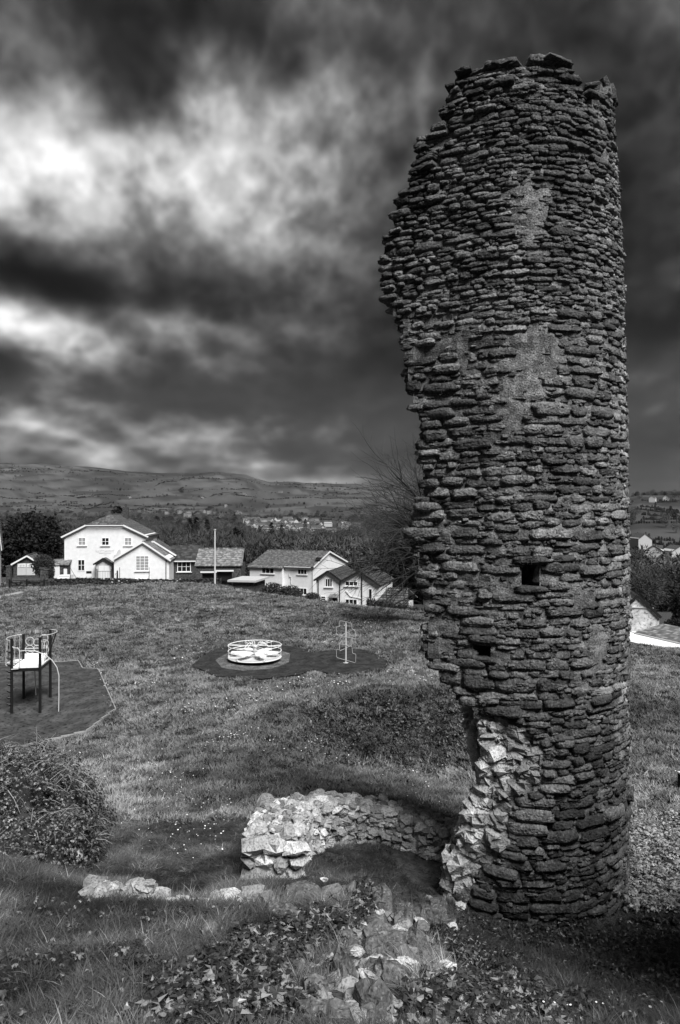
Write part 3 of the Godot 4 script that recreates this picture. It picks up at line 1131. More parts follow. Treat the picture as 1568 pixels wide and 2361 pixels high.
	while y < 13.9:
		var big := 1.0
		if y < 3.4: big = 1.12
		var h := rnd(0.07, 0.148) * big
		if y > 9.5: h = rnd(0.046, 0.096)
		if rng.randf() < 0.1: h *= 1.35
		var yc := y + h * 0.5
		var s := left_s(yc, false) + rnd(-0.11, 0.05)
		var first := true
		while s < 4.6:
			var w := clampf(h * rnd(1.4, 4.6), 0.1, 0.5)
			if s > 1.6: w *= 0.72
			if s > 2.6: w *= 1.7
			var sc := s + w * 0.5
			var yy := yc + 0.075 * nz.get_noise_2d(sc * 0.8, y * 1.5) + rnd(-0.012, 0.012)
			var top := crest_y(sc)
			if yy + h * 0.4 < top + 0.05 and not in_hole(sc, yy, 0.05 if absf(w) < 0.2 else 0.08) and rng.randf() > 0.025:
				var smear := smeared(sc, yy)
				var out := rnd(-0.006, 0.026) - 0.03 * smear + (rnd(0.0, 0.045) if s < left_s(yc, false) + 0.5 else 0.0) + (0.02 if yy > 10.0 else 0.0)
				if rng.randf() < 0.05: out += 0.03
				var deep := 0.24
				var nn := tnorm(sc)
				var tt := Vector3(nn.z, 0, -nn.x)
				var b := Basis(tt, Vector3.UP, nn)
				b = b * Basis.from_euler(Vector3(rnd(-0.05, 0.05), rnd(-0.05, 0.05), rnd(-0.04, 0.04)))
				if first: b = b * Basis(Vector3.UP, rnd(-0.35, 0.05))
				var flip := -1.0 if rng.randf() < 0.5 else 1.0
				var g := rnd(0.45, 1.6) * 0.25
				g *= (1.0 + 0.7 * nz.get_noise_2d(sc * 0.9, yy * 0.9 + 50.0)) * lerpf(1.0, 0.72, smoothstep(10.0, 11.5, yy + nz.get_noise_2d(sc, yy)))   # blacker weathering near the crest
				if sc > 1.3: g *= 1.0 + 0.9 * smoothstep(1.1, 2.2, sc)          # right side lightened in colour to stand for sun on it
				if yy < 3.0: g *= lerpf(0.55, 1.0, smoothstep(1.7, 3.0, yy + 0.7 * nz.get_noise_2d(sc * 1.4, yy)))   # footing darkened in colour: shade at the foot, with some damp staining
				var org := tpos(sc, yy, 0.016 + out - deep * 0.5)
				var up := h * rnd(0.98, 1.14) * (0.85 if smear > 0.5 else 1.0)
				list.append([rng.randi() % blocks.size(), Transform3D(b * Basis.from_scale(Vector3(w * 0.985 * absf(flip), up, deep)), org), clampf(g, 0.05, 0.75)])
			s += w + rnd(0.004, 0.02)
			first = false
		# the broken left end of the wall: stones behind the face
		if yc < crest_y(left_s(yc, true) + 0.1):
			for k in 4:
				var sc := left_s(yc, true) + rnd(0.0, 0.16) + 0.02 * k
				var back := 0.16 + 0.17 * k + rnd(-0.04, 0.04)
				var nn := tnorm(sc)
				var b := Basis(Vector3(nn.z, 0, -nn.x), Vector3.UP, nn) * Basis.from_euler(Vector3(rnd(-0.2, 0.2), rnd(-0.6, 0.6), rnd(-0.15, 0.15)))
				list.append([rng.randi() % blocks.size(), Transform3D(b * Basis.from_scale(Vector3(rnd(0.12, 0.26), h * rnd(0.7, 1.0), rnd(0.12, 0.22))), tpos(sc, yc, -back)), rnd(0.08, 0.26)])
		y += h * 0.97
	# small pinning stones between the courses
	for k in 3400:
		var yy := rnd(0.7, 13.6)
		var sc := lerpf(left_s(yy, false) + 0.03, 3.4, pow(rng.randf(), 1.2))
		if yy > crest_y(sc) - 0.1 or in_hole(sc, yy, 0.06): continue
		var nn := tnorm(sc)
		var b := Basis(Vector3(nn.z, 0, -nn.x), Vector3.UP, nn) * Basis.from_euler(Vector3(rnd(-0.2, 0.2), rnd(-0.2, 0.2), rnd(-0.12, 0.12)))
		list.append([rng.randi() % blocks.size(), Transform3D(b * Basis.from_scale(Vector3(rnd(0.05, 0.19), rnd(0.022, 0.06), 0.14)), tpos(sc, yy, rnd(-0.055, -0.03))), rnd(0.1, 0.36)])
	# loose slabs still lying on the broken crest
	for k in 60:
		var s := lerpf(-0.75, 1.9, rng.randf())
		var nn := tnorm(s)
		var b := Basis(Vector3(nn.z, 0, -nn.x), Vector3.UP, nn) * Basis.from_euler(Vector3(rnd(-0.2, 0.2), rnd(-0.5, 0.5), rnd(-0.12, 0.12)))
		list.append([rng.randi() % blocks.size(), Transform3D(b * Basis.from_scale(Vector3(rnd(0.16, 0.42), rnd(0.05, 0.09), rnd(0.15, 0.3))), tpos(s, crest_y(s) + rnd(-0.04, 0.03), -rnd(0.0, 0.6))), rnd(0.09, 0.2)])
	# two slabs tilted up beside the notch in the crest
	for q in [[1352, 232, 0.13, 0.42, -0.45], [1366, 226, 0.12, 0.36, -0.2], [1386, 214, 0.11, 0.36, 0.3], [1399, 228, 0.10, 0.34, 0.2]]:
		var d := 10.2
		list.append([3, Transform3D(Basis.from_euler(Vector3(0.1, 0.5, q[4])) * Basis.from_scale(Vector3(q[2], q[3], 0.3)), at(q[0], q[1], d)), 0.14])
	# lintels, sills and cheeks of the two putlog holes
	for h in holes_s:
		for q in [[0.5, 1.06, 1.5, 0.11, 0.05], [0.5, -0.10, 1.4, 0.09, 0.03]]:
			var sc: float = lerpf(h[0], h[1], q[0])
			var yy: float = h[3] + 0.055 if q[1] > 1.0 else h[2] - 0.05
			var nn := tnorm(sc)
			list.append([rng.randi() % blocks.size(), Transform3D(Basis(Vector3(nn.z, 0, -nn.x), Vector3.UP, nn) * Basis.from_scale(Vector3((h[1] - h[0]) * q[2], q[3], 0.26)), tpos(sc, yy, q[4] - 0.1)), 0.14])
	var tones := [0.14, 0.20, 0.27, 0.35, 0.45, 0.58]
	var mats := []
	for k in 6: mats.append(M["stone%d" % k])
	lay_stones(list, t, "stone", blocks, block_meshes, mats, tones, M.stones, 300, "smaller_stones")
	# ---- rubble stones and pale mortar of the torn base
	var rub := []
	for k in 1500:
		var yy := rnd(0.9, 4.35)
		var a := left_s(yy, true)
		var b := left_s(yy, false)
		if b - a < 0.05: continue
		var sc := rnd(a - 0.02, b + 0.02)
		if rng.randf() > (b - a) * 2.0: continue
		var w := rnd(0.07, 0.2) * (1.5 if rng.randf() < 0.15 else 1.0)
		var e := Basis.from_euler(Vector3(rnd(-0.7, 0.7), rnd(-0.7, 0.7), rnd(-0.5, 0.5)))
		rub.append([rng.randi() % rocks.size(), Transform3D(e * Basis.from_scale(Vector3(w, w * rnd(0.45, 0.8), w * rnd(0.7, 1.1))), tpos(sc, yy, rnd(-0.2, -0.06))), [0.32, 0.32, 0.45, 0.32][rng.randi() % 4] if yy > 2.5 and sc > a + (b - a) * 0.4 else [0.45, 0.58, 0.78, 0.58][rng.randi() % 4]])
	for k in 340:                                      # down the broken side
		var yy := rnd(0.9, 3.2)
		var w := rnd(0.08, 0.2)
		rub.append([rng.randi() % rocks.size(), Transform3D(Basis.from_euler(Vector3(rnd(-0.7, 0.7), rnd(-0.7, 0.7), rnd(-0.5, 0.5))) * Basis.from_scale(Vector3(w, w * rnd(0.5, 0.8), w)), tpos(left_s(yy, true) + rnd(-0.05, 0.06), yy, -rnd(0.1, 0.85))), [0.45, 0.58, 0.78, 0.78][rng.randi() % 4]])
	var ptone := [0.32, 0.45, 0.58, 0.78]
	var pm := [M.pale0, M.pale1, M.pale2, M.pale3]
	lay_stones(rub, t, "rubble_stone", rocks, rock_meshes, pm, ptone, M.pale_stones, 140, "small_rubble")
	# the stub of the inner wall seen through the breach
	var stub := MB.new()
	var pts := []
	for q in [[1078, 1628, 10.95], [1082, 1660, 10.95], [1090, 1690, 10.9], [1092, 1720, 10.85], [1100, 1750, 10.8], [1112, 1780, 10.7], [1118, 1820, 10.6]]:
		pts.append(at(q[0], q[1], q[2]))
	stub.tube(pts, 0.075, 0.12, 7, true)
	var stubs := obj(stub, "inner_wall_stub", M.pale_mortar, t)
	var sl := []
	for k in 46:
		var f := rng.randf() * 5.99
		var p: Vector3 = pts[int(f)].lerp(pts[int(f) + 1], f - int(f)) + Vector3(rnd(-0.09, 0.09), 0, rnd(-0.02, 0.1))
		sl.append([rng.randi() % rocks.size(), Transform3D(Basis.from_euler(Vector3(rnd(-0.5, 0.5), rnd(-3, 3), rnd(-0.4, 0.4))) * Basis.from_scale(Vector3(rnd(0.06, 0.13), rnd(0.05, 0.09), rnd(0.06, 0.12))), p), [0.45, 0.58, 0.78][rng.randi() % 3]])
	lay_stones(sl, stubs, "stub_stone", rocks, rock_meshes, pm, ptone, M.pale_stones, 46, "")

# ---------------------------------------------------------------- low ruined walls
func pale_tone() -> float:
	return [0.2, 0.32, 0.32, 0.45, 0.45, 0.58, 0.78][rng.randi() % 7]

func build_low_walls() -> void:
	var pm := [M.pale0, M.pale1, M.pale2, M.pale3]
	var ptone := [0.32, 0.45, 0.58, 0.78]
	# curved stump of the lower chamber wall: x, d, top, thickness
	var t := thing("ruined_rubble_wall", Vector3.ZERO, 0.0, "low curved stump of pale rubble wall with a square broken end, left of the tower", "wall")
	var line := [[-0.86, 8.95, 2.86, 0.66], [-0.84, 9.5, 2.86, 0.64], [-0.72, 10.1, 2.74, 0.6], [-0.42, 10.7, 2.56, 0.56], [0.05, 11.05, 2.42, 0.52], [0.6, 11.15, 2.3, 0.5], [1.15, 11.0, 2.22, 0.5], [1.7, 10.65, 2.2, 0.5], [2.0, 10.3, 2.2, 0.5]]
	var sample := func(f: float) -> Array:
		var i := clampi(int(f), 0, line.size() - 2)
		var u: float = f - i
		var a: Array = line[i]
		var b: Array = line[i + 1]
		var p := Vector3(lerpf(a[0], b[0], u), 0, -lerpf(a[1], b[1], u))
		var dir := Vector3(b[0] - a[0], 0, -(b[1] - a[1])).normalized()
		return [p, dir, lerpf(a[2], b[2], u), lerpf(a[3], b[3], u)]
	var core := MB.new()
	var prev := []
	for k in 49:
		var q: Array = sample.call(k / 48.0 * 7.99)
		var side := Vector3(-q[1].z, 0, q[1].x)       # to the inside of the ring
		var ring := []
		for e in [[-0.46, 0.0], [-0.46, 0.5], [-0.42, 0.92], [0.0, 0.97], [0.42, 0.92], [0.46, 0.5], [0.46, 0.0]]:
			var p: Vector3 = q[0] + side * e[0] * q[3]
			var lo := H(q[0].x, q[0].z) - 0.35
			p.y = lerpf(lo, q[2] - 0.02, e[1])
			p += Vector3(nz.get_noise_3dv(p * 4.0), nz.get_noise_3dv(p * 4.0 + Vector3(5, 0, 0)), nz.get_noise_3dv(p * 4.0 + Vector3(0, 5, 0))) * 0.09
			ring.append(p)
		if k > 0:
			for e in 6: core.quad(prev[e], prev[e + 1], ring[e + 1], ring[e])
		if k == 0 or k == 48:
			for e in range(1, 6):
				core.tri(ring[0], ring[e + 1], ring[e])
		prev = ring
		bare_spot(q[0].x, q[0].z, q[3] * 0.5)
	obj(core, "mortar_core", M.pale_mortar, t)
	var list := []
	for k in 1250:
		var f := rng.randf() * 7.99
		var kind := rng.randf()
		var q: Array = sample.call(f)
		var side := Vector3(-q[1].z, 0, q[1].x)
		var lo := H(q[0].x, q[0].z) - 0.05
		var p: Vector3 = q[0]
		var out := side
		var w := rnd(0.05, 0.165)
		if kind < 0.42:                                # on top
			p += side * rnd(-0.48, 0.48) * q[3]
			p.y = q[2] + rnd(-0.05, 0.02)
		else:
			var sg := 1.0 if kind < 0.8 else -1.0
			p += side * sg * q[3] * rnd(0.42, 0.52)
			p.y = rnd(lo, q[2] - 0.02)
		var b := Basis.from_euler(Vector3(rnd(-0.25, 0.25), atan2(out.x, out.z) + rnd(-0.6, 0.6), rnd(-0.25, 0.25)))
		list.append([rng.randi() % rocks.size(), Transform3D(b * Basis.from_scale(Vector3(w * rnd(0.9, 1.4), w * rnd(0.5, 0.85), w)), p), pale_tone()])
	# the squared end that faces the path: larger blocks
	for row in 6:
		var yy := 1.86 + row * 0.175
		var x := -1.23
		while x < -0.58:
			var w := rnd(0.14, 0.30)
			var p := Vector3(x + w * 0.5, yy + rnd(-0.02, 0.02), -8.93 + 0.02 * row + rnd(-0.03, 0.03))
			list.append([rng.randi() % rocks.size(), Transform3D(Basis.from_euler(Vector3(rnd(-0.25, 0.1), rnd(-0.3, 0.3), rnd(-0.12, 0.12))) * Basis.from_scale(Vector3(w * 1.1, rnd(0.13, 0.2), 0.24)), p), pale_tone()])
			x += w
		for k in 7:                                    # and its left side
			list.append([rng.randi() % rocks.size(), Transform3D(Basis.from_euler(Vector3(rnd(-0.15, 0.15), PI / 2 + rnd(-0.2, 0.2), rnd(-0.1, 0.1))) * Basis.from_scale(Vector3(rnd(0.16, 0.28), rnd(0.13, 0.19), 0.2)), Vector3(-1.2 + 0.02 * row, yy, -9.05 - k * 0.2)), pale_tone()])
	lay_stones(list, t, "stone", rocks, rock_meshes, pm, ptone, M.pale_stones, 260, "small_stones")

	# a mortared footing along the lip of the mound
	t = thing("ruined_wall_footing", Vector3.ZERO, 0.0, "low broken line of mortared stones in the grass, left of the wall stump", "wall")
	var mb := MB.new()
	var foot := [[225, 2072, 7.1], [270, 2066, 7.15], [318, 2062, 7.15], [370, 2078, 7.05], [440, 2084, 7.0], [520, 2082, 7.05], [575, 2076, 7.2]]
	var pts := []
	for q in foot:
		var p := at(q[0], q[1], q[2])
		pts.append(Vector3(p.x, H(p.x, p.z) - 0.06, p.z))
		if q[0] < 400: bare_spot(p.x, p.z, 0.13)
	mb.tube(pts, 0.13, 0.16, 8, true)
	obj(mb, "mortar_core", M.pale_mortar, t)
	list = []
	for k in 80:
		var f := pow(rng.randf(), 1.7) * 5.99
		var p: Vector3 = pts[int(f)].lerp(pts[int(f) + 1], f - int(f))
		p += Vector3(rnd(-0.09, 0.09), rnd(0.03, 0.17), rnd(-0.14, 0.16))
		var w := rnd(0.07, 0.17)
		list.append([rng.randi() % rocks.size(), Transform3D(Basis.from_euler(Vector3(rnd(-0.3, 0.3), rnd(-3, 3), rnd(-0.3, 0.3))) * Basis.from_scale(Vector3(w * 1.3, w * 0.7, w)), p), pale_tone()])
	for q in [[318, 2050, 0.16, 0.17, 0.15], [335, 2044, 0.2, 0.1, 0.2], [300, 2066, 0.2, 0.12, 0.15]]:
		var p := at(q[0], q[1], 7.12)
		list.append([rng.randi() % rocks.size(), Transform3D(Basis(Vector3.UP, 0.4) * Basis.from_scale(Vector3(q[2], q[3], q[4])), p), 0.45])
	lay_stones(list, t, "stone", rocks, rock_meshes, pm, ptone, M.pale_stones, 98, "")

	# the wall top that leads down from the camera to the tower
	t = thing("ruined_wall_top", Vector3.ZERO, 0.0, "worn stone wall top running from the foreground ivy down to the tower foot", "wall")
	list = []
	var flat_stones := []
	# px, py, size across, size along in px, turn, tone, upright
	for q in [[707, 2066, 112, 70, 0.1, 0.32, 0.1], [882, 2082, 56, 86, 0.05, 0.32, 0.3], [968, 2120, 44, 78, 0.1, 0.32, 0.2], [890, 2168, 92, 54, -0.05, 0.32, 0.1], [915, 2206, 116, 66, 0.1, 0.32, 0.1], [1018, 2222, 88, 72, 0.4, 0.32, 0.15], [886, 2252, 124, 74, -0.1, 0.32, 0.15], [729, 2282, 74, 78, 0.5, 0.32, 0.4], [792, 2244, 52, 84, 0.1, 0.32, 0.4], [833, 2305, 90, 48, 0.1, 0.45, 0.2], [747, 2345, 150, 56, 0.05, 0.32, 0.1], [690, 2250, 50, 62, 0.2, 0.32, 0.3], [864, 2338, 84, 50, -0.2, 0.32, 0.1], [1012, 2088, 48, 56, 0.3, 0.32, 0.3], [1035, 2060, 40, 60, 0.1, 0.32, 0.3], [930, 2120, 46, 70, -0.1, 0.32, 0.1], [760, 2060, 60, 40, 0.2, 0.45, 0.1], [800, 2058, 46, 46, 0.3, 0.45, 0.3], [650, 2100, 90, 40, 0.1, 0.32, 0.1], [580, 2066, 30, 60, 0.1, 0.45, 0.5], [485, 2150, 50, 60, 0.4, 0.32, 0.3], [615, 2080, 56, 40, 0.3, 0.58, 0.2], [960, 2170, 60, 50, 0.4, 0.32, 0.2], [800, 2170, 60, 50, 0.1, 0.32, 0.1], [960, 2290, 70, 50, 0.3, 0.32, 0.1], [700, 2200, 60, 44, 0.1, 0.32, 0.1]]:
		var p := look(q[0], q[1] + 12, 3.6)
		var m := -p.z / F
		var w: float = q[2] * m
		# what the eye sees of a flat stone is foreshortened
		var look_down := (EYE - p.y) / Vector2(p.z, EYE - p.y).length()
		var l: float = q[3] * m / maxf(look_down, 0.4)
		var b := Basis(Vector3.UP, q[4] * 0.6) * Basis.from_euler(Vector3(q[6] * 0.4 + rnd(0.0, 0.1), rnd(-0.4, 0.4), rnd(-0.09, 0.09)))
		list.append([rng.randi() % slabs.size(), Transform3D(b * Basis.from_scale(Vector3(w * 0.98, rnd(0.16, 0.24), l * 0.94)), p - Vector3(0, 0.015, 0)), 0.2 if q[5] < 0.4 else 0.32])
		bare_spot(p.x, p.z, minf(w, l) * 0.45)
		bare_spot(p.x - w * 0.25, p.z, minf(w, l) * 0.3)
		bare_spot(p.x + w * 0.25, p.z, minf(w, l) * 0.3)
	for k in 14:                                      # more broken blocks along its length
		var f := rng.randf()
		var p := look(lerpf(800, 940, f) + rnd(-95, 95) * lerpf(1.0, 0.7, f), lerpf(2370, 2085, f), 3.4)
		var w := rnd(0.12, 0.24)
		list.append([rng.randi() % slabs.size(), Transform3D(Basis.from_euler(Vector3(rnd(-0.3, 0.4), rnd(-3, 3), rnd(-0.3, 0.3))) * Basis.from_scale(Vector3(w * rnd(1.0, 1.6), w * rnd(0.7, 1.2), w)), p + Vector3(0, 0.025, 0)), 0.2 if rng.randf() < 0.5 else 0.32])
	for k in 190:
		var f := rng.randf()
		var p := look(lerpf(800, 950, f) + rnd(-150, 90), lerpf(2370, 2070, f), 3.4)
		var w := rnd(0.04, 0.12)
		flat_stones.append([rng.randi() % rocks.size(), Transform3D(Basis.from_euler(Vector3(rnd(-0.3, 0.3), rnd(-3, 3), rnd(-0.3, 0.3))) * Basis.from_scale(Vector3(w * 1.3, w * 0.6, w)), p + Vector3(0, w * 0.15, 0)), [0.2, 0.32, 0.32, 0.58][rng.randi() % 4]])
	for q in [[838, 2158, 0.10], [970, 2140, 0.09], [1040, 2152, 0.10], [1062, 2100, 0.12], [1028, 2256, 0.14], [747, 2013 + 28, 0.07], [905, 2262, 0.16], [940, 2240, 0.12]]:
		var p := look(q[0], q[1], 3.6)
		flat_stones.append([rng.randi() % rocks.size(), Transform3D(Basis(Vector3.UP, rnd(-1, 1)) * Basis.from_scale(Vector3(q[2] * 1.2, q[2] * 0.7, q[2])), p + Vector3(0, 0.06, 0)), 0.78])
	var bed := MB.new()
	var rows := []
	for k in 26:
		var f := k / 25.0
		var row := []
		for e in 9:
			var p := look(lerpf(790, 975, f) + lerpf(-150, 110, e / 8.0) * lerpf(1.0, 0.62, f), lerpf(2380, 2075, f), 3.3)
			p.y += -0.045 - (0.12 if e == 0 or e == 8 else 0.0) + 0.03 * nz.get_noise_2d(p.x * 7.0, p.z * 7.0)
			row.append(p)
			if e > 0 and e < 8: bare_spot(p.x, p.z, 0.10)
		rows.append(row)
	for k in 25:
		for e in 8: bed.quad(rows[k][e], rows[k][e + 1], rows[k + 1][e + 1], rows[k + 1][e])
	obj(bed, "earth_bed", M.soil, t)
	lay_stones(list, t, "flat_stone", slabs, slab_meshes, [M.slabstone, M.slabstone_pale], [0.2, 0.32], M.pale_stones, 90, "")
	lay_stones(flat_stones, t, "small_stone", rocks, rock_meshes, pm, ptone, M.pale_stones, 210, "")

# ---------------------------------------------------------------- ivy
func ivy_leaf(fold: float) -> Dictionary:
	# five-lobed leaf about one unit across, stalk at the origin, tip towards +z
	var rim := [[0.0, 0.0], [0.22, -0.10], [0.44, 0.06], [0.30, 0.26], [0.40, 0.52], [0.17, 0.52], [0.0, 0.95]]
	var mb := MB.new()
	var c := Vector3(0, 0.05, 0.36)
	for sg in [1.0, -1.0]:
		for i in rim.size() - 1:
			var a := Vector3(rim[i][0] * sg, -absf(rim[i][0]) * fold + 0.02 * i, rim[i][1])
			var b := Vector3(rim[i + 1][0] * sg, -absf(rim[i + 1][0]) * fold - 0.012 * i * i, rim[i + 1][1])
			if (a - c).cross(b - c).y > 0: mb.tri(c, a, b)
			else: mb.tri(c, b, a)
	return {"v": mb.v, "n": mb.n, "ix": mb.ix}

func ivy_patch(poly: Array, count: int, singles: int, low: float, high: float, size: float, label: String) -> void:
	var pg := PackedVector2Array()
	for p in poly: pg.append(Vector2(p[0], p[1]))
	var lo := pg[0]
	var hi := pg[0]
	for p in pg:
		lo = lo.min(p); hi = hi.max(p)
	var ground_poly := PackedVector2Array()
	for p in pg:
		var w := look(p.x, minf(p.y, 2400.0), 2.6)
		ground_poly.append(Vector2(w.x, w.z))
	ivy_polys.append(ground_poly)
	var shapes := [ivy_leaf(0.25), ivy_leaf(0.5), ivy_leaf(-0.2), ivy_leaf(0.05)]
	var meshes := []
	for s in shapes: meshes.append(plain_mesh(s))
	var list := []
	var made := 0
	var tries := 0
	while made < count and tries < count * 20:
		tries += 1
		var q := Vector2(rnd(lo.x, hi.x), rnd(lo.y, hi.y))
		if not Geometry2D.is_point_in_polygon(q + Vector2(rng.randfn(0, 14), rng.randfn(0, 9)), pg): continue
		var p := look(q.x, q.y, 3.0)
		var bump := 0.5 + 0.5 * nz.get_noise_2d(p.x * 2.6, p.z * 2.6)
		var up := lerpf(low, high, pow(rng.randf(), 0.7) * bump)
		var w := size * rnd(0.6, 1.35)
		var tilt := Basis(Vector3(rnd(-1, 1), 0, rnd(-1, 1)).normalized(), rnd(0.05, 0.95))
		list.append([made % 4, Transform3D(tilt * Basis(Vector3.UP, rnd(0, TAU)) * Basis.from_scale(Vector3(w, w, w)), p + Vector3(0, up, 0)), [0.02, 0.02, 0.02, 0.045, 0.045, 0.16][rng.randi() % 6], 1])
		made += 1
		if made % 3 == 0: bare_spot(p.x, p.z, 0.05)
	var t := thing("ivy_patch", Vector3.ZERO, 0.0, label, "ivy", "ivy creeping over the foreground wall")
	# woody runners under the leaves
	var mb := MB.new()
	for k in 26:
		var q := Vector2(rnd(lo.x, hi.x), rnd(lo.y, hi.y))
		if not Geometry2D.is_point_in_polygon(q, pg): continue
		var pts := []
		var dir := rnd(0, TAU)
		for s in 6:
			var p := look(q.x, q.y, 3.0)
			pts.append(p + Vector3(0, low + 0.04 + 0.03 * sin(s * 1.7), 0))
			dir += rnd(-0.5, 0.5)
			q += Vector2(cos(dir) * 16.0, sin(dir) * 9.0)
		mb.tube(pts, 0.006, 0.003, 4)
	obj(mb, "runners", M.bark, t).set_meta("kind", "stuff")
	for s in list:
		s[1] = s[1].scaled_local(Vector3(1, 1, 1))
	# leaves face up: sort by nearness, nearest as parts
	list.sort_custom(func(a, b): return (a[1].origin.distance_squared_to(Vector3(0, EYE, 0)) - a[1].origin.y * 6.0) < (b[1].origin.distance_squared_to(Vector3(0, EYE, 0)) - b[1].origin.y * 6.0))
	var joined := MB.new()
	joined.tinted = true
	for i in list.size():
		var s: Array = list[i]
		if i < singles:
			var o := put(meshes[s[0]], "leaf", t)
			o.transform = s[1]
			o.material_override = [M.leaf0, M.leaf1, M.leaf2, M.leaf3][[0.02, 0.045, 0.08, 0.16].find(s[2])]
		else:
			joined.col = Color(s[2], s[2], s[2])
			joined.add(shapes[s[0]], s[1])
	obj(joined, "foliage", M.leaf, t).set_meta("kind", "stuff")

func build_ivy() -> void:
	ivy_patch([[240, 2400], [330, 2335], [450, 2255], [540, 2175], [640, 2140], [730, 2110], [800, 2120], [810, 2170], [770, 2195], [690, 2205], [670, 2260], [640, 2330], [660, 2400]], 3300, 160, 0.01, 0.2, 0.078, "glossy dark ivy over the left flank of the foreground wall top")
	ivy_patch([[900, 2400], [940, 2340], [960, 2290], [1020, 2260], [1060, 2190], [1130, 2230], [1250, 2290], [1360, 2380], [1300, 2400]], 2200, 130, 0.01, 0.18, 0.076, "glossy dark ivy in the foreground on the right of the wall top")
	ivy_patch([[822, 2060], [846, 2040], [860, 2070], [862, 2130], [838, 2150], [812, 2120]], 230, 60, 0.03, 0.22, 0.075, "narrow tuft of dark ivy beside the upright slab at the end of the wall top")
	ivy_patch([[990, 2150], [1020, 2130], [1070, 2150], [1060, 2200], [1000, 2200]], 190, 30, 0.01, 0.12, 0.07, "small ivy clump at the left foot of the tower")

# the overgrown stump of masonry at the left
func build_ivy_mound() -> void:
	var c := Vector3(-4.95, 2.0, -10.0)
	var r := Vector3(1.45, 1.42, 1.4)
	var t := thing("ivy_covered_stump", Vector3.ZERO, 0.0, "rounded mound of old masonry smothered in ivy and dry stems at the left edge", "ivy mound")
	var core := MB.new()
	var surf := func(a: float, b: float) -> Vector3:
		var d := Vector3(cos(a) * cos(b), sin(b), sin(a) * cos(b))
		var k := 1.0 + 0.26 * nz.get_noise_3dv(d * 1.7) + 0.14 * nz.get_noise_3dv(d * 4.0)
		return c + Vector3(d.x * r.x, signf(d.y) * pow(absf(d.y), 0.9) * r.y, d.z * r.z) * k
	for i in 28:
		for j in 12:
			var a0 := TAU * i / 28.0
			var a1 := TAU * (i + 1) / 28.0
			var b0 := lerpf(-0.6, PI / 2, j / 12.0)
			var b1 := lerpf(-0.6, PI / 2, (j + 1) / 12.0)
			var q := []
			for e in [[a1, b0], [a0, b0], [a0, b1], [a1, b1]]: q.append(c + (surf.call(e[0], e[1]) - c) * 0.92)
			core.quad(q[0], q[1], q[2], q[3])
	obj(core, "earth_core", M.hedge, t)
	var leaf := ivy_leaf(0.3)
	var xs := []
	var cs := PackedFloat32Array()
	for k in 20000:
		var a := rnd(0, TAU)
		var b := asin(rnd(-0.45, 1.0))
		var p: Vector3 = surf.call(a, b)
		var nn := ((p - c) / (r * r)).normalized()
		p += nn * rnd(-0.02, 0.13)
		var w := rnd(0.028, 0.065)
		var bs := Basis(Quaternion(Vector3.UP, (nn + Vector3(rnd(-0.6, 0.6), rnd(-0.1, 0.9), rnd(-0.6, 0.6))).normalized())) * Basis(Vector3.UP, rnd(0, TAU))
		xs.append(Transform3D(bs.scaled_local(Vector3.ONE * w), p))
		cs.append([0.014, 0.022, 0.035, 0.06, 0.13][rng.randi() % 5] * (1.0 + 0.8 * maxf(nn.y, 0.0) * rng.randf()))  # leaves facing up are lightened in colour, as if lit from above
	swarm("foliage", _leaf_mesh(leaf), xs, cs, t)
	# dry stems over its crown and down the near side
	var st := MB.new()
	st.tinted = true
	for k in 900:
		var a := rnd(0, TAU)
		var b := asin(pow(rng.randf(), 0.6))
		var p: Vector3 = surf.call(a, b)
		var nn := ((p - c) / (r * r)).normalized()
		var dir := (nn * rnd(0.1, 0.7) + Vector3(rnd(-1, 1), rnd(-0.8, 0.6), rnd(-1, 1))).normalized()
		var g := rnd(0.10, 0.32)
		st.col = Color(g, g, g)
		var l := rnd(0.12, 0.42)
		st.tube([p + nn * 0.03, p + nn * 0.06 + dir * l * 0.5, p + nn * 0.05 + dir * l + Vector3(0, -0.04, 0)], 0.006, 0.002, 3)
	obj(st, "dry_stems", M.leaf, t).set_meta("kind", "stuff")
	for k in 9:
		var y := rnd(0, 1)
		var p: Vector3 = surf.call(rnd(0.2, 1.0), rnd(-0.3, 0.2))
		var o := put(rock_meshes[k % 10], "stone", t)
		o.transform = Transform3D(Basis.from_euler(Vector3(rnd(-1, 1), rnd(-1, 1), 0)) * Basis.from_scale(Vector3(0.16, 0.1, 0.14)), p)
		o.material_override = M.pale2
	for k in 80:
		var a := TAU * k / 80.0
		for f in [0.3, 0.6, 0.9]: bare_spot(c.x + cos(a) * r.x * f, c.z + sin(a) * r.z * f, 0.2)

func _leaf_mesh(s: Dictionary) -> ArrayMesh:
	var m := plain_mesh(s)
	m.surface_set_material(0, M.leaf)
	return m

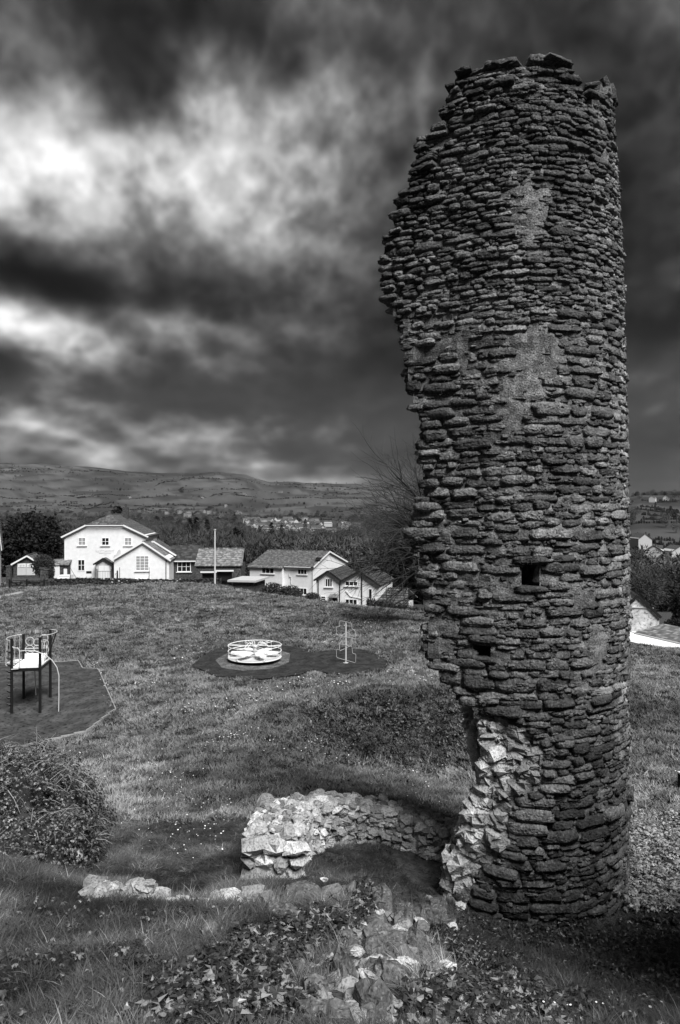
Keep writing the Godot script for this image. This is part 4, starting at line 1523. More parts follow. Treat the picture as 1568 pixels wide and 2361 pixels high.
# rank dark growth and pale dead leaves on the bank behind the breach
func build_bank_growth() -> void:
	var leaf := _leaf_mesh(ivy_leaf(0.35))
	var xs := []
	var cs := PackedFloat32Array()
	for k in 1100:
		var px := 940.0 + rng.randfn(0, 105)
		var py := 1676.0 + rng.randfn(0, 36) + (px - 940.0) * 0.06
		var u := (px - 690.0) / 400.0
		if py < 1600.0: continue
		if nz.get_noise_2d(px * 0.012, py * 0.02) + 0.25 * (u - 0.2) < rnd(-0.15, 0.25): continue
		var p := look(px, py, 15.0)
		var w := rnd(0.07, 0.14)
		xs.append(Transform3D(Basis(Vector3(rnd(-1, 1), rnd(-0.2, 0.2), rnd(-1, 1)).normalized(), rnd(0.2, 1.5)) * Basis(Vector3.UP, rnd(0, TAU)) * Basis.from_scale(Vector3.ONE * w), p + Vector3(0, rnd(0.05, 0.28), 0)))
		cs.append(rnd(0.10, 0.26) if rng.randf() < 0.07 else rnd(0.008, 0.03))
	tag(swarm("bramble_growth", leaf, xs, cs), "dark rank leaves covering the bank behind the tower breach", "brambles")
	# leafy ground by the right of the tower
	xs = []
	cs = PackedFloat32Array()
	for k in 2600:
		var p := look(rnd(1440, 1600), rnd(1880, 2110), 7.0)
		var w := rnd(0.05, 0.11)
		xs.append(Transform3D(Basis(Vector3(rnd(-1, 1), 0, rnd(-1, 1)).normalized(), rnd(0.0, 0.7)) * Basis(Vector3.UP, rnd(0, TAU)) * Basis.from_scale(Vector3.ONE * w), p + Vector3(0, rnd(0.03, 0.14), 0)))
		cs.append(rnd(0.08, 0.3))
	for k in 3600:                                       # ground ivy at the tower's foot, leaf colour darkened to stand for shade
		var p := look(rnd(1040, 1640), rnd(2130, 2330), 5.0)
		var w := rnd(0.05, 0.1)
		xs.append(Transform3D(Basis(Vector3(rnd(-1, 1), 0, rnd(-1, 1)).normalized(), rnd(0.0, 0.8)) * Basis(Vector3.UP, rnd(0, TAU)) * Basis.from_scale(Vector3.ONE * w), p + Vector3(0, rnd(0.02, 0.1), 0)))
		cs.append(rnd(0.012, 0.05))
	tag(swarm("ground_ivy", leaf, xs, cs), "low leafy ground cover round the right foot of the tower", "ground cover")

# dead leaves and stray ivy scattered in the foreground grass
func build_litter() -> void:
	var leaf := _leaf_mesh(ivy_leaf(0.45))
	var xs := []
	var cs := PackedFloat32Array()
	for k in 3600:
		var p := look(rnd(-80, 760) if k % 4 else rnd(1000, 1640), rnd(2085, 2420), 3.0)
		if nz.get_noise_2d(p.x * 1.3 + 4.0, p.z * 1.3) < rnd(-0.35, 0.3): continue
		var w := rnd(0.03, 0.07)
		xs.append(Transform3D(Basis(Vector3(rnd(-1, 1), 0, rnd(-1, 1)).normalized(), rnd(0.0, 0.9)) * Basis(Vector3.UP, rnd(0, TAU)) * Basis.from_scale(Vector3.ONE * w), p + Vector3(0, rnd(0.03, 0.11), 0)))
		cs.append(rnd(0.08, 0.2) if rng.randf() < 0.12 else rnd(0.015, 0.06))
	tag(swarm("leaf_litter", leaf, xs, cs), "small ivy and dead leaves scattered through the foreground grass", "leaves")

# ---------------------------------------------------------------- trees
func branch(mb: MB, tw_: MB, p: Vector3, dir: Vector3, len: float, rad: float, level: int, droop: float, pull: Vector3) -> void:
	var pts := [p]
	var segs := 4 if level < 2 else 3
	var d := dir
	var q := p
	for s in segs:
		d = (d + Vector3(rnd(-1, 1), rnd(-1, 1), rnd(-1, 1)) * 0.2 + Vector3(0, -droop * (0.5 if level < 2 else 1.0), 0) * 0.16 + pull * 0.06).normalized()
		q = q + d * len / segs
		pts.append(q)
	var end := rad * 0.55
	if level < 3: mb.tube(pts, rad, end, 6 if level < 2 else 4)
	else: tw_.tube(pts, maxf(rad, 0.009), maxf(end, 0.006), 3)
	if level >= 5 or (level >= 4 and rng.randf() < 0.35): return
	var kids: int = [6, 5, 4, 3, 2][level]
	for k in kids:
		var f := lerpf(0.3, 1.0, (k + rng.randf()) / kids)
		var i := clampi(int(f * segs), 0, segs - 1)
		var b: Vector3 = pts[i].lerp(pts[i + 1], f * segs - i)
		var axis := d.cross(Vector3(rnd(-1, 1), rnd(-1, 1), rnd(-1, 1))).normalized()
		var nd := d.rotated(axis, rnd(0.35, 0.95))
		branch(mb, tw_, b, nd, len * rnd(0.5, 0.78), rad * lerpf(0.6, 0.42, f), level + 1, droop, pull)
	branch(mb, tw_, q, d, len * 0.7, end, level + 1, droop, pull)

func build_bare_tree() -> void:
	var p := at(1030, 1400, 41.0)
	p.y = H(p.x, p.z) - 0.3
	var t := thing("bare_tree", p, 0.0, "leafless tree with fine spreading twigs behind the left side of the tower", "tree")
	var mb := MB.new()
	var tw_ := MB.new()
	mb.tube([Vector3.ZERO, Vector3(-0.1, 1.2, 0), Vector3(0.05, 2.4, 0.1), Vector3(0, 3.4, 0)], 0.34, 0.22, 8)
	for k in 8:
		var a := PI + rnd(-1.5, 1.5)
		if k > 6: a = rnd(-1.0, 1.0)
		var up := rnd(0.55, 1.6)
		branch(mb, tw_, Vector3(0, 1.7 + 0.22 * k, 0), Vector3(cos(a), up, sin(a) * 0.8).normalized(), rnd(2.6, 3.6), 0.11, 1, 0.32, Vector3(-0.3, 0, 0))
	branch(mb, tw_, Vector3(0, 3.2, 0), Vector3(-0.15, 1, 0).normalized(), 3.4, 0.2, 1, 0.1, Vector3(-0.2, 0.3, 0))
	for k in 4:
		branch(mb, tw_, Vector3(0, 3.0, 0), Vector3([-0.25, -0.5, -0.75, -0.42][k], 1, rnd(-0.2, 0.2)).normalized(), [3.9, 3.7, 3.1, 4.1][k], 0.15, 1, 0.0, Vector3(-0.15, 0.4, 0))
	obj(mb, "trunk", M.bark, t)
	obj(tw_, "crown", M.twig, t)

# a winter tree for the middle distance: trunk, limbs and a haze of twigs
func winter_tree(seed_: int, twigs: int) -> Array:
	rng.seed = seed_
	var tr := MB.new()
	var cr := MB.new()
	tr.tube([Vector3.ZERO, Vector3(rnd(-0.01, 0.01), 0.2, 0), Vector3(rnd(-0.02, 0.02), 0.5, 0)], 0.022, 0.012, 5)
	for k in 7:
		var a := rnd(0, TAU)
		var u := rnd(0.25, 0.45)
		tr.tube([Vector3(0, u * 0.9, 0), Vector3(cos(a) * 0.12, u + 0.15, sin(a) * 0.12), Vector3(cos(a) * 0.27, u + rnd(0.25, 0.42), sin(a) * 0.27)], 0.010, 0.003, 4)
	var ry := rnd(0.34, 0.42)
	var rx := rnd(0.28, 0.4)
	for k in twigs:
		var d := Vector3(rng.randfn(), rng.randfn(), rng.randfn()).normalized()
		var f := pow(rng.randf(), 0.45) * (1.0 + 0.35 * nz.get_noise_3dv(d * 2.0 + Vector3(seed_, 0, 0)))
		var p := Vector3(d.x * rx, 0.58 + d.y * ry, d.z * rx) * Vector3(f, 1, f)
		p.y = 0.58 + d.y * ry * f
		var o := (d * 0.6 + Vector3(rng.randfn(), rng.randfn() + 0.5, rng.randfn()) * 0.6).normalized()
		var s := o.cross(Vector3(rnd(-1, 1), rnd(-1, 1), rnd(-1, 1))).normalized() * 0.006
		var l := rnd(0.05, 0.13)
		cr.tri(p - s, p + s, p + o * l)
		cr.tri(p + o * l * 0.3 - s * 0.7, p + o * l * 0.3 + s * 0.7, p + o * l * 0.5 + s.normalized() * l * 0.6)
	return [tr, cr]

func conifer(seed_: int) -> MB:
	rng.seed = seed_
	var mb := MB.new()
	mb.tube([Vector3.ZERO, Vector3(0, 0.5, 0), Vector3(0, 0.98, 0)], 0.02, 0.003, 5)
	for k in 1100:
		var y := pow(rng.randf(), 1.2) * 0.93 + 0.05
		var r := (1.0 - y) * 0.26 + 0.015
		var a := rnd(0, TAU)
		var f := sqrt(rnd(0.2, 1.0)) * (1.0 + 0.3 * nz.get_noise_2d(cos(a) * 2.0 + seed_, y * 9.0 + sin(a) * 2.0))
		var p := Vector3(cos(a) * r * f, y, sin(a) * r * f)
		var o := Vector3(cos(a), rnd(-0.6, 0.3), sin(a)).normalized()
		var s := Vector3(-sin(a), rnd(-0.4, 0.4), cos(a)) * 0.022
		mb.tri(p - s, p + s, p + o * rnd(0.03, 0.07))
	return mb

func broadleaf(seed_: int, n: int, size: float) -> MB:
	rng.seed = seed_
	var mb := MB.new()
	for k in n:
		var d := Vector3(rng.randfn(), rng.randfn() * 0.9, rng.randfn()).normalized()
		var f := pow(rng.randf(), 0.33) * (1.0 + 0.4 * nz.get_noise_3dv(d * 2.4 + Vector3(seed_, 3, 0)) + 0.15 * nz.get_noise_3dv(d * 6.0))
		var p := Vector3(d.x * 0.5, 0.5 + d.y * 0.5, d.z * 0.5) * 1.0
		p = Vector3(0, 0.5, 0) + (p - Vector3(0, 0.5, 0)) * f
		var o := (d + Vector3(rng.randfn(), rng.randfn(), rng.randfn()) * 0.8).normalized()
		var s := o.cross(Vector3(rnd(-1, 1), rnd(-1, 1), rnd(-1, 1))).normalized() * size * 0.5
		mb.quad(p - s, p + o * size * 0.4 + s * 0.2, p + s, p - o * size * 0.6)
	return mb

func far_point(px: float, py: float, d0 := 118.0) -> Vector3:
	var d := d0
	while d < 6000.0:
		var p := at(px, py, d)
		if p.y < far_h(p.x, d): return Vector3(p.x, far_h(p.x, d), p.z)
		d *= 1.01
	return at(px, py, 6000.0)

func build_trees() -> void:
	# evergreen behind the garage
	var t := thing("evergreen_tree", Vector3((70 - 784) / F * 104.0, -4.0, -104.0), 0.4, "big dark evergreen with a broad crown behind the garage at the left", "tree")
	var mb := broadleaf(31, 7000, 0.05)
	var o := obj(mb, "crown", M.evergreen, t)
	o.scale = Vector3(9.6, 8.6, 8.0); o.position = Vector3(0, 2.2, 0)
	var tr := MB.new()
	tr.tube([Vector3(0, 0, 0), Vector3(0, 3, 0), Vector3(0.2, 6, 0)], 0.4, 0.2, 7)
	obj(tr, "trunk", M.bark, t)
	rng.seed = 51
	# single winter trees near the houses
	var protos := []
	for k in 4: protos.append(winter_tree(60 + k, 1500))
	rng.seed = 77
	var spots := [[395, 1250, 118, 9.0], [430, 1240, 130, 9.5], [470, 1246, 122, 8.5], [510, 1250, 126, 9.0], [545, 1258, 124, 8.0], [590, 1250, 160, 9.0], [620, 1248, 190, 10.5], [655, 1246, 185, 10.5], [690, 1244, 190, 11.0], [730, 1250, 165, 9.0], [770, 1256, 150, 9.5], [800, 1258, 170, 10.5], [845, 1268, 140, 9.0], [880, 1270, 150, 10.0], [120, 1230, 140, 9.0], [150, 1225, 160, 10.0], [350, 1240, 135, 8.5], [1475, 1340, 110, 9.0], [1500, 1345, 105, 7.5], [1530, 1335, 130, 9.0], [380, 1225, 210, 10.0], [560, 1225, 230, 10.0]]
	var firsts := {}
	for i in spots.size():
		var s: Array = spots[i]
		var x: float = (s[0] - 784) / F * s[2]
		var y: float = H(x, -s[2]) if s[2] < 122 else far_h(x, s[2])
		var k := i % 4
		var r: Node3D
		if not firsts.has(k):
			r = thing("winter_tree", Vector3(x, y, -s[2]), 0, "", "tree", "leafless trees beyond the houses")
			obj(protos[k][0], "trunk", M.bark, r)
			obj(protos[k][1], "crown", M.twig, r)
			firsts[k] = r
		else:
			r = copy(firsts[k], "winter_tree", Vector3(x, y, -s[2]), rnd(0, TAU))
		var top: float = (EYE + (1180.5 - s[1]) / F * s[2]) + 2.5 - y
		r.scale = Vector3.ONE * maxf(top, s[3])
		r.rotation.y = rnd(0, TAU)
		r.set_meta("label", "grey leafless tree beyond the houses, " + ["beyond the brick annex", "left of the pole behind the barn", "over the barn roof", "over the right end of the barn roof", "between the barn and the oblique white house", "above the left eave of the oblique white house", "behind the left of the oblique house ridge", "behind the middle of the oblique house ridge", "behind the right of the oblique house ridge", "behind the gable of the oblique white house", "over the roof of the twin-gabled house", "right of the telegraph pole", "behind the twin-gabled house roof", "among the twigs of the tree by the tower", "left behind the big white house", "against the left roof slope of the big white house", "right of the big white house roof", "nearest the tower on its right side", "above the stained gable at the right edge", "farther right beyond the stained gable", "farther back right of the big white house", "farther back left of the oblique white house"][i])
	# conifers that stand out of the valley woods
	var cf := [conifer(5), conifer(6)]
	rng.seed = 88
	var cspots := [[270, 1196, 150, 9.0, "just behind the chimney of the big white house"], [438, 1210, 260, 8.0, "left of the pair above the barn"], [452, 1208, 265, 8.5, "right of the pair above the barn"], [545, 1236, 190, 8.0, "left of the town rooftops"], [556, 1254, 150, 8.5, "just right of the barn roof"], [478, 1210, 300, 8.0, "above the pole by the barn"], [626, 1222, 320, 11.0, "among the town roofs at their left"], [650, 1224, 330, 9.0, "in the middle below the town roofs"], [598, 1222, 420, 9.0, "left of the town roofs"], [704, 1206, 620, 12.0, "at the upper right of the town roofs"], [1493, 1304, 190, 7.0, "standing alone in the field right of the tower"]]
	var cfirst: Node3D = null
	for i in cspots.size():
		var s: Array = cspots[i]
		var x: float = (s[0] - 784) / F * s[2]
		var y: float = far_h(x, s[2])
		var top: float = EYE + (1180.5 - s[1]) / F * s[2] + 0.35 * s[3]
		var r := thing("conifer", Vector3(x, y, -s[2]), rnd(0, TAU), "small dark conifer " + s[4], "tree", "dark conifers in the valley")
		var hgt_ := maxf(top - y, s[3])
		var m := put((cf[i % 2].mesh(M.evergreen)) if cfirst == null or i < 2 else cfirst.get_child(0).mesh, "crown", r)
		if cfirst == null: cfirst = r
		m.scale = Vector3(hgt_ * 0.9, hgt_, hgt_ * 0.9)
	# dark evergreens at the right edge
	var b := broadleaf(41, 2600, 0.07)
	rng.seed = 99
	for s in [[1588, 1405, 62, 2.9, 4.4, "dark evergreen bush at the right edge behind the white flat roof"], [1556, 1446, 56, 1.7, 1.5, "dark bush between the stained gable and the right edge"]]:
		var p := at(s[0], s[1], s[2])
		var r := thing("evergreen_bush", Vector3(p.x, p.y - s[4] * 0.5, p.z), 0, s[5], "bush")
		var m := obj(b, "foliage", M.evergreen, r)
		m.scale = Vector3(s[3], s[4], s[3])
	# shrubs
	var sh := broadleaf(43, 3200, 0.06)
	rng.seed = 101
	for s in [[630, 1366, 72, 2.5, 2.0, 2.0, 0, "clipped bushy shrub in front of the oblique white house, left of two"], [668, 1370, 71, 2.6, 1.75, 2.0, 0, "bushy shrub in front of the oblique white house, right of two"], [720, 1379, 68, 1.7, 1.1, 1.5, 0, "low round shrub left of the twin-gabled house"], [100, 1303, 83, 2.6, 2.6, 2.0, 1, "spreading shrub beside the garage doors"], [112, 1322, 82, 1.6, 1.3, 1.4, 1, "ivy-topped clump over the stone gate pier"]]:
		var p := at(s[0], s[1], s[2])
		var r := thing("shrub", Vector3(p.x, p.y - s[4] * 0.5, p.z), rnd(0, 6), s[7], "shrub")
		var m := obj(sh, "foliage", M.hedge, r)
		m.scale = Vector3(s[3], s[4], s[5])
	# hedge under the tree at the field's right edge
	var hd := MB.new()
	hd.tinted = true
	for k in 9000:
		var u := rng.randf()
		var p := at(lerpf(846, 1010, u), lerpf(1392, 1424, u), lerpf(60, 54, u))
		p.y += rnd(-1.0, 0.45) + 0.15 * nz.get_noise_1d(u * 30.0)
		p.z += rnd(-0.5, 0.5)
		var o2 := Vector3(rng.randfn(), rng.randfn(), rng.randfn()).normalized()
		var s := o2.cross(Vector3.UP).normalized() * 0.05
		var g := rnd(0.012, 0.05)
		hd.col = Color(g, g, g)
		hd.tri(p - s, p + s, p + o2 * 0.22)
	tag(obj(hd, "hedge", M.leaf, self), "dark unclipped hedge at the field edge below the twin-gabled house", "hedge")
	# woods of the valley and hedgerows on the hills
	var fuzzy := MB.new()
	fuzzy.tinted = true
	var wt := winter_tree(64, 420)
	for q in [wt[0], wt[1]]:
		fuzzy.add({"v": q.v, "n": q.n, "ix": q.ix}, Transform3D())
	# fatter twigs, for their distance
	var wood := MB.new()
	rng.seed = 120
	for k in 950:
		var d := Vector3(rng.randfn(), rng.randfn(), rng.randfn()).normalized()
		var f := pow(rng.randf(), 0.4)
		var p := Vector3(d.x * 0.38 * f, 0.55 + d.y * 0.42 * f, d.z * 0.38 * f)
		var o2 := (d + Vector3(rng.randfn(), rng.randfn(), rng.randfn()) * 0.7).normalized()
		var s := o2.cross(Vector3(rnd(-1, 1), rnd(-1, 1), rnd(-1, 1))).normalized() * 0.010
		wood.tri(p - s, p + s, p + o2 * rnd(0.045, 0.10))
	wood.tube([Vector3(0, 0, 0), Vector3(0, 0.5, 0)], 0.022, 0.01, 4)
	var blob := broadleaf(45, 240, 0.22)
	rng.seed = 130
	var xs := []
	var cs := PackedFloat32Array()
	var bx := []
	var bc := PackedFloat32Array()
	for k in 16000:
		var px := rnd(-250, 1120) if rng.randf() < 0.86 else rnd(1420, 1760)
		var d := 124.0 * exp(rng.randf() * log(3300.0 / 124.0))
		var x := (px - 784.0) / F * d
		var nn := nz.get_noise_2d(x * 0.0045 + 3, d * 0.006)
		var dens := 1.0
		if d > 500.0: dens = clampf(0.25 + nn * 2.2, 0.03, 1.0)
		if d > 1500.0: dens *= 0.5
		if px > 540 and px < 800 and d > 480 and d < 1100: dens *= 0.4
		if px > 1400: dens = clampf(nn * 1.2 - 0.05, 0.01, 0.5)
		if px > 1400 and d > 1080 and d < 1260: dens = 1.0
		if px > 1400 and d < 330 and d > 150: dens = 0.03
		if rng.randf() > dens: continue
		var y := far_h(x, d)
		if d < 128: y = minf(y, H(x, -minf(d, 128)))
		var h := rnd(6.5, 12.0) * (1.0 if d < 500 else 0.9)
		if d < 200: h = rnd(8.0, 13.0)
		if d > 1400.0: h *= 0.85
		if rng.randf() < (0.13 if d < 1300.0 else 0.05):
			bx.append(Transform3D(Basis(Vector3.UP, rnd(0, TAU)).scaled_local(Vector3(h * 0.7, h * 0.75, h * 0.7)), Vector3(x, y - 0.5, -d)))
			bc.append(rnd(0.012, 0.05))
		else:
			xs.append(Transform3D(Basis(Vector3.UP, rnd(0, TAU)).scaled_local(Vector3(h * rnd(0.8, 1.3), h, h * rnd(0.8, 1.3))), Vector3(x, y - 0.4, -d)))
			cs.append(rnd(0.03, 0.10) * (1.0 + 0.6 * nz.get_noise_2d(x * 0.02, d * 0.02)))
	# hedgerows: lines across the slopes
	for k in 120:
		var px := rnd(-150, 1000) if rng.randf() < 0.8 else rnd(1430, 1650)
		var d := 700.0 * exp(rng.randf() * log(3000.0 / 700.0)) if px < 1100 else rnd(340, 1050)
		var x := (px - 784.0) / F * d
		var ang := rnd(-0.35, 0.35) if rng.randf() < 0.7 else rnd(1.2, 1.9)
		var n := int(rnd(16, 46))
		var gap := d * 0.0036
		for i in n:
			x += cos(ang) * gap
			d += sin(ang) * gap
			ang += rnd(-0.06, 0.06)
			if rng.randf() < 0.25: continue
			var h := rnd(2.5, 4.5) * (2.0 if rng.randf() < 0.08 else 1.0)
			bx.append(Transform3D(Basis(Vector3.UP, rnd(0, TAU)).scaled_local(Vector3(gap * rnd(0.6, 1.3), h * rnd(0.4, 0.9), gap * 0.8)), Vector3(x, far_h(x, d) - 0.4, -d)))
			bc.append(rnd(0.035, 0.07))
	wood.tinted = false
	tag(swarm("valley_woods", wood.mesh(M.far_wood), xs, cs), "grey leafless woods filling the valley floor and the lower hillside", "woods")
	tag(swarm("hedgerows", blob.mesh(M.far_wood), bx, bc), "dark hedgerows and thickets between the hillside fields", "hedgerows")
	# an added yew, out of view, placed so its shade falls on the tower's foot
	var yew := thing("added_shade_yew", Vector3(5.95, 2.6, -3.8), 0, "broad yew added out of view on the right flank of the mound to shade the tower foot", "tree")
	var ym := broadleaf(47, 14000, 0.08)
	var yo := obj(ym, "crown", M.evergreen, yew)
	yo.scale = Vector3(4.2, 5.9, 4.2); yo.position = Vector3(0, 0.9, 0)
	var yt := MB.new()
	yt.tube([Vector3(0, -0.5, 0), Vector3(0, 2, 0), Vector3(0.1, 6, 0)], 0.5, 0.2, 8)
	obj(yt, "trunk", M.bark, yew)

# ---------------------------------------------------------------- houses
# the point of the plane z = z0 (or x = x0) of a thing that is seen at px, py, in the thing's own axes
func onto(t: Node3D, px: float, py: float, z0 := 0.0) -> Vector3:
	return _hit(t, px, py, t.basis.z, t.position + t.basis.z * z0)

func onside(t: Node3D, px: float, py: float, x0 := 0.0) -> Vector3:
	return _hit(t, px, py, t.basis.x, t.position + t.basis.x * x0)

func _hit(t: Node3D, px: float, py: float, n: Vector3, p: Vector3) -> Vector3:
	var r := Vector3((px - 784.0) / F, (1180.5 - py) / F, -1.0)
	var e := Vector3(0, EYE, 0)
	return t.transform.affine_inverse() * (e + r * ((p - e).dot(n) / r.dot(n)))

func slab(mb: MB, pts: Array, t: float) -> void:
	var n: Vector3 = (pts[1] - pts[0]).cross(pts[2] - pts[0]).normalized()
	if n.y < 0:
		pts.reverse()
		n = -n
	var b := []
	for p in pts: b.append(p - n * t)
	mb.loft(pts, b)

# outline (x, y) counter-clockwise, from z0 back to z1
func prism(mb: MB, outline: Array, z0: float, z1: float) -> void:
	var a := []
	var b := []
	for p in outline:
		a.append(Vector3(p.x, p.y, z0)); b.append(Vector3(p.x, p.y, z1))
	mb.loft(a, b)

func beam(mb: MB, a: Vector3, b: Vector3, w: float, h: float) -> void:
	var x := (b - a).normalized()
	var y := Vector3.UP if absf(x.y) < 0.95 else Vector3.BACK
	var z := x.cross(y).normalized()
	y = z.cross(x)
	mb.box((a + b) * 0.5, Vector3(a.distance_to(b), h, w), Basis(x, y, z))

# a window on the wall z = z: reveal, frame with bars, panes, sill
func window(t: Node3D, a: Vector3, b: Vector3, cols: int, rows: int, pane: Material = null, sill := true, proud := 0.0, label := "") -> Node3D:
	var lo := Vector3(minf(a.x, b.x), minf(a.y, b.y), a.z + proud)
	var hi := Vector3(maxf(a.x, b.x), maxf(a.y, b.y), a.z + proud)
	var w := hi.x - lo.x
	var h := hi.y - lo.y
	var c := (lo + hi) * 0.5
	var f := 0.07
	var mb := MB.new()
	for s in [-1, 1]:
		mb.box(c + Vector3(s * (w - f) * 0.5, 0, 0.025), Vector3(f, h, 0.06))
		mb.box(c + Vector3(0, s * (h - f) * 0.5, 0.022), Vector3(w - 2 * f, f, 0.06))
	for k in range(1, cols):
		mb.box(Vector3(lo.x + w * k / cols, c.y, c.z + 0.018), Vector3(0.055, h - 2 * f, 0.05))
	for k in range(1, rows):
		mb.box(Vector3(c.x, lo.y + h * k / rows, c.z + 0.015), Vector3(w - 2 * f, 0.045, 0.044))
	var o := obj(mb, "window", M.frame, t)
	if label: o.set_meta("label", label)
	for i in cols:                                    # one pane of glass to a light
		var pm := MB.new()
		pm.box(Vector3(lo.x + w * (i + 0.5) / cols, c.y, c.z + 0.001), Vector3(w / cols - 0.06, h - 2 * f, 0.02))
		obj(pm, "pane", pane if pane else M.glass, o)
	if sill:
		obj(MB.new().box(Vector3(c.x, lo.y - 0.06, c.z + 0.07), Vector3(w + 0.3, 0.09, 0.16)), "sill", M.trim, o)
	return o

func gable_roof(t: Node3D, xl: float, xr: float, xa: float, ye: float, yr: float, ya: float, z0: float, z1: float, m: Material, barge: Material, called := "roof") -> Node3D:
	var mb := MB.new()
	slab(mb, [Vector3(xl, ye, z0), Vector3(xa, ya, z0), Vector3(xa, ya, z1), Vector3(xl, ye, z1)], 0.14)
	slab(mb, [Vector3(xa + 0.004, ya, z0), Vector3(xr, yr, z0), Vector3(xr, yr, z1), Vector3(xa + 0.004, ya, z1)], 0.14)
	var o := obj(mb, called, m, t)
	if barge:
		var b := MB.new()
		beam(b, Vector3(xl, ye - 0.06, z0 + 0.03), Vector3(xa, ya - 0.06, z0 + 0.03), 0.05, 0.2)
		beam(b, Vector3(xa, ya - 0.06, z0 + 0.034), Vector3(xr, yr - 0.06, z0 + 0.034), 0.05, 0.2)
		obj(b, "bargeboard", barge, o)
	return o

func ridge_tiles(o: Node3D, a: Vector3, b: Vector3, m: Material, step := 0.5) -> void:
	var mb := MB.new()
	var n := int(a.distance_to(b) / step)
	for k in n:
		var p := a.lerp(b, (k + 0.5) / n)
		beam(mb, p + (a - b).normalized() * step * 0.46, p - (a - b).normalized() * step * 0.46, 0.22, 0.12 + 0.02 * (k % 2))
	obj(mb, "ridge_tiles", m, o)

func build_big_house() -> void:
	var d := 88.0
	var p := at(243, 1336, d)
	var t := thing("white_house", p, 0.12, "large white rendered house with a half-hipped slate roof, at the left beyond the field", "house")
	var m := d / F
	var X := func(px: float) -> float: return onto(t, px, 1300).x
	var Y := func(py: float) -> float: return onto(t, 243, py).y
	var eave: float = Y.call(1234.0)
	var top: float = Y.call(1210.0)
	var xl: float = X.call(148.5)
	var xr: float = X.call(337.0)
	var hl: float = X.call(199.0)
	var hr: float = X.call(285.0)
	var mb := MB.new()
	prism(mb, [Vector2(xl, -1.5), Vector2(xr, -1.5), Vector2(xr, eave), Vector2(hr, top), Vector2(hl, top), Vector2(xl, eave)], 0, -9.5)
	obj(mb, "wall", M.white, t)
	mb = MB.new()
	var ap := Vector3((hl + hr) * 0.5 + 0.2, top + 1.35, -2.2)
	var k: float = (top - eave) / (hl - xl)
	slab(mb, [Vector3(xl - 0.3, eave - 0.3 * k, 0.3), Vector3(hl, top + 0.04, 0.3), ap, Vector3(ap.x, ap.y, -9.8), Vector3(xl - 0.3, eave - 0.3 * k, -9.8)], 0.14)
	slab(mb, [Vector3(hr, top + 0.04, 0.3), Vector3(xr + 0.3, eave - 0.3 * k, 0.3), Vector3(xr + 0.3, eave - 0.3 * k, -9.8), Vector3(ap.x + 0.004, ap.y, -9.8), ap + Vector3(0.004, 0, 0)], 0.14)
	slab(mb, [Vector3(hl, top + 0.04, 0.304), Vector3(hr, top + 0.04, 0.304), ap + Vector3(0, 0.003, 0.004)], 0.12)
	var rf := obj(mb, "roof", M.slate_dark, t)
	mb = MB.new()
	beam(mb, Vector3(xl - 0.32, eave - 0.3 * k - 0.1, 0.34), Vector3(hl, top - 0.06, 0.34), 0.05, 0.2)
	beam(mb, Vector3(hr, top - 0.06, 0.34), Vector3(xr + 0.32, eave - 0.3 * k - 0.1, 0.34), 0.05, 0.2)
	beam(mb, Vector3(hl + 0.03, top - 0.08, 0.40), Vector3(hr - 0.03, top - 0.08, 0.40), 0.1, 0.12)
	obj(mb, "bargeboard", M.trim, rf)
	ridge_tiles(rf, ap, Vector3(ap.x, ap.y, -9.8), M.slate_dark)
	obj(MB.new().box(Vector3(ap.x + 1.0, ap.y + 0.15, -7.5), Vector3(0.7, 1.6, 0.6)).box(Vector3(ap.x + 1.0, ap.y + 1.1, -7.5), Vector3(0.25, 0.5, 0.25)), "chimney", M.brick, rf)
	for q in [[180.5, 198, M.curtain], [234.5, 252, M.glass], [287, 304, M.curtain]]:
		window(t, onto(t, q[0], 1239.5, 0.0), onto(t, q[1], 1257.5, 0.0), 2, 2, q[2])
	window(t, onto(t, 179.5, 1290, 0.0), onto(t, 196, 1316, 0.0), 2, 2, M.glass, false)
	# faint lettering on the wall
	var tm := TextMesh.new()
	var sf := SystemFont.new()
	sf.font_names = PackedStringArray(["Droid Serif"])
	tm.font = sf
	tm.text = "NANTCARTREF"
	tm.font_size = 32
	tm.pixel_size = 0.0098
	tm.depth = 0.02
	var tx := put(tm, "lettering", t)
	tx.material_override = M.signgrey
	tx.position = onto(t, 242, 1271, 0.012)
	obj(MB.new().box(onto(t, 242, 1275.5, 0.01), Vector3(1.5, 0.05, 0.02)).box(onto(t, 242, 1279, 0.01), Vector3(0.4, 0.05, 0.02)), "lettering_rule", M.signgrey, t)
	# weathered patch by the annex roof
	mb = MB.new()
	var patch := []
	for q in [[261, 1287], [263, 1280], [268, 1279], [270, 1273], [273, 1268], [277, 1267], [279, 1272], [278, 1279], [272, 1284]]: patch.append(onto(t, q[0], q[1], 0.008))
	patch.reverse()
	var back := []
	for q in patch: back.append(q - Vector3(0, 0, 0.02))
	mb.loft(patch, back)
	obj(mb, "bare_render_patch", M.sign, t)
	# entrance porch
	var z := 1.3
	var a: Vector3 = onto(t, 217, 1336, z)
	var b: Vector3 = onto(t, 261, 1299, z)
	var c: Vector3 = onto(t, 239.5, 1286, z)
	mb = MB.new()
	prism(mb, [Vector2(a.x + 0.25, -0.5), Vector2(b.x - 0.2, -0.5), Vector2(b.x - 0.2, b.y), Vector2(c.x, c.y - 0.12), Vector2(a.x + 0.25, b.y)], z, 0.0)
	var pw := obj(mb, "porch", M.offwhite, t)
	gable_roof(pw, a.x - 0.05, b.x + 0.05, c.x, b.y - 0.05, b.y - 0.05, c.y, z + 0.25, 0.0, M.slate_dark, M.dark, "porch_roof")
	var dl: Vector3 = onto(t, 227, 1304, z)
	var dr: Vector3 = onto(t, 253.5, 1334, z)
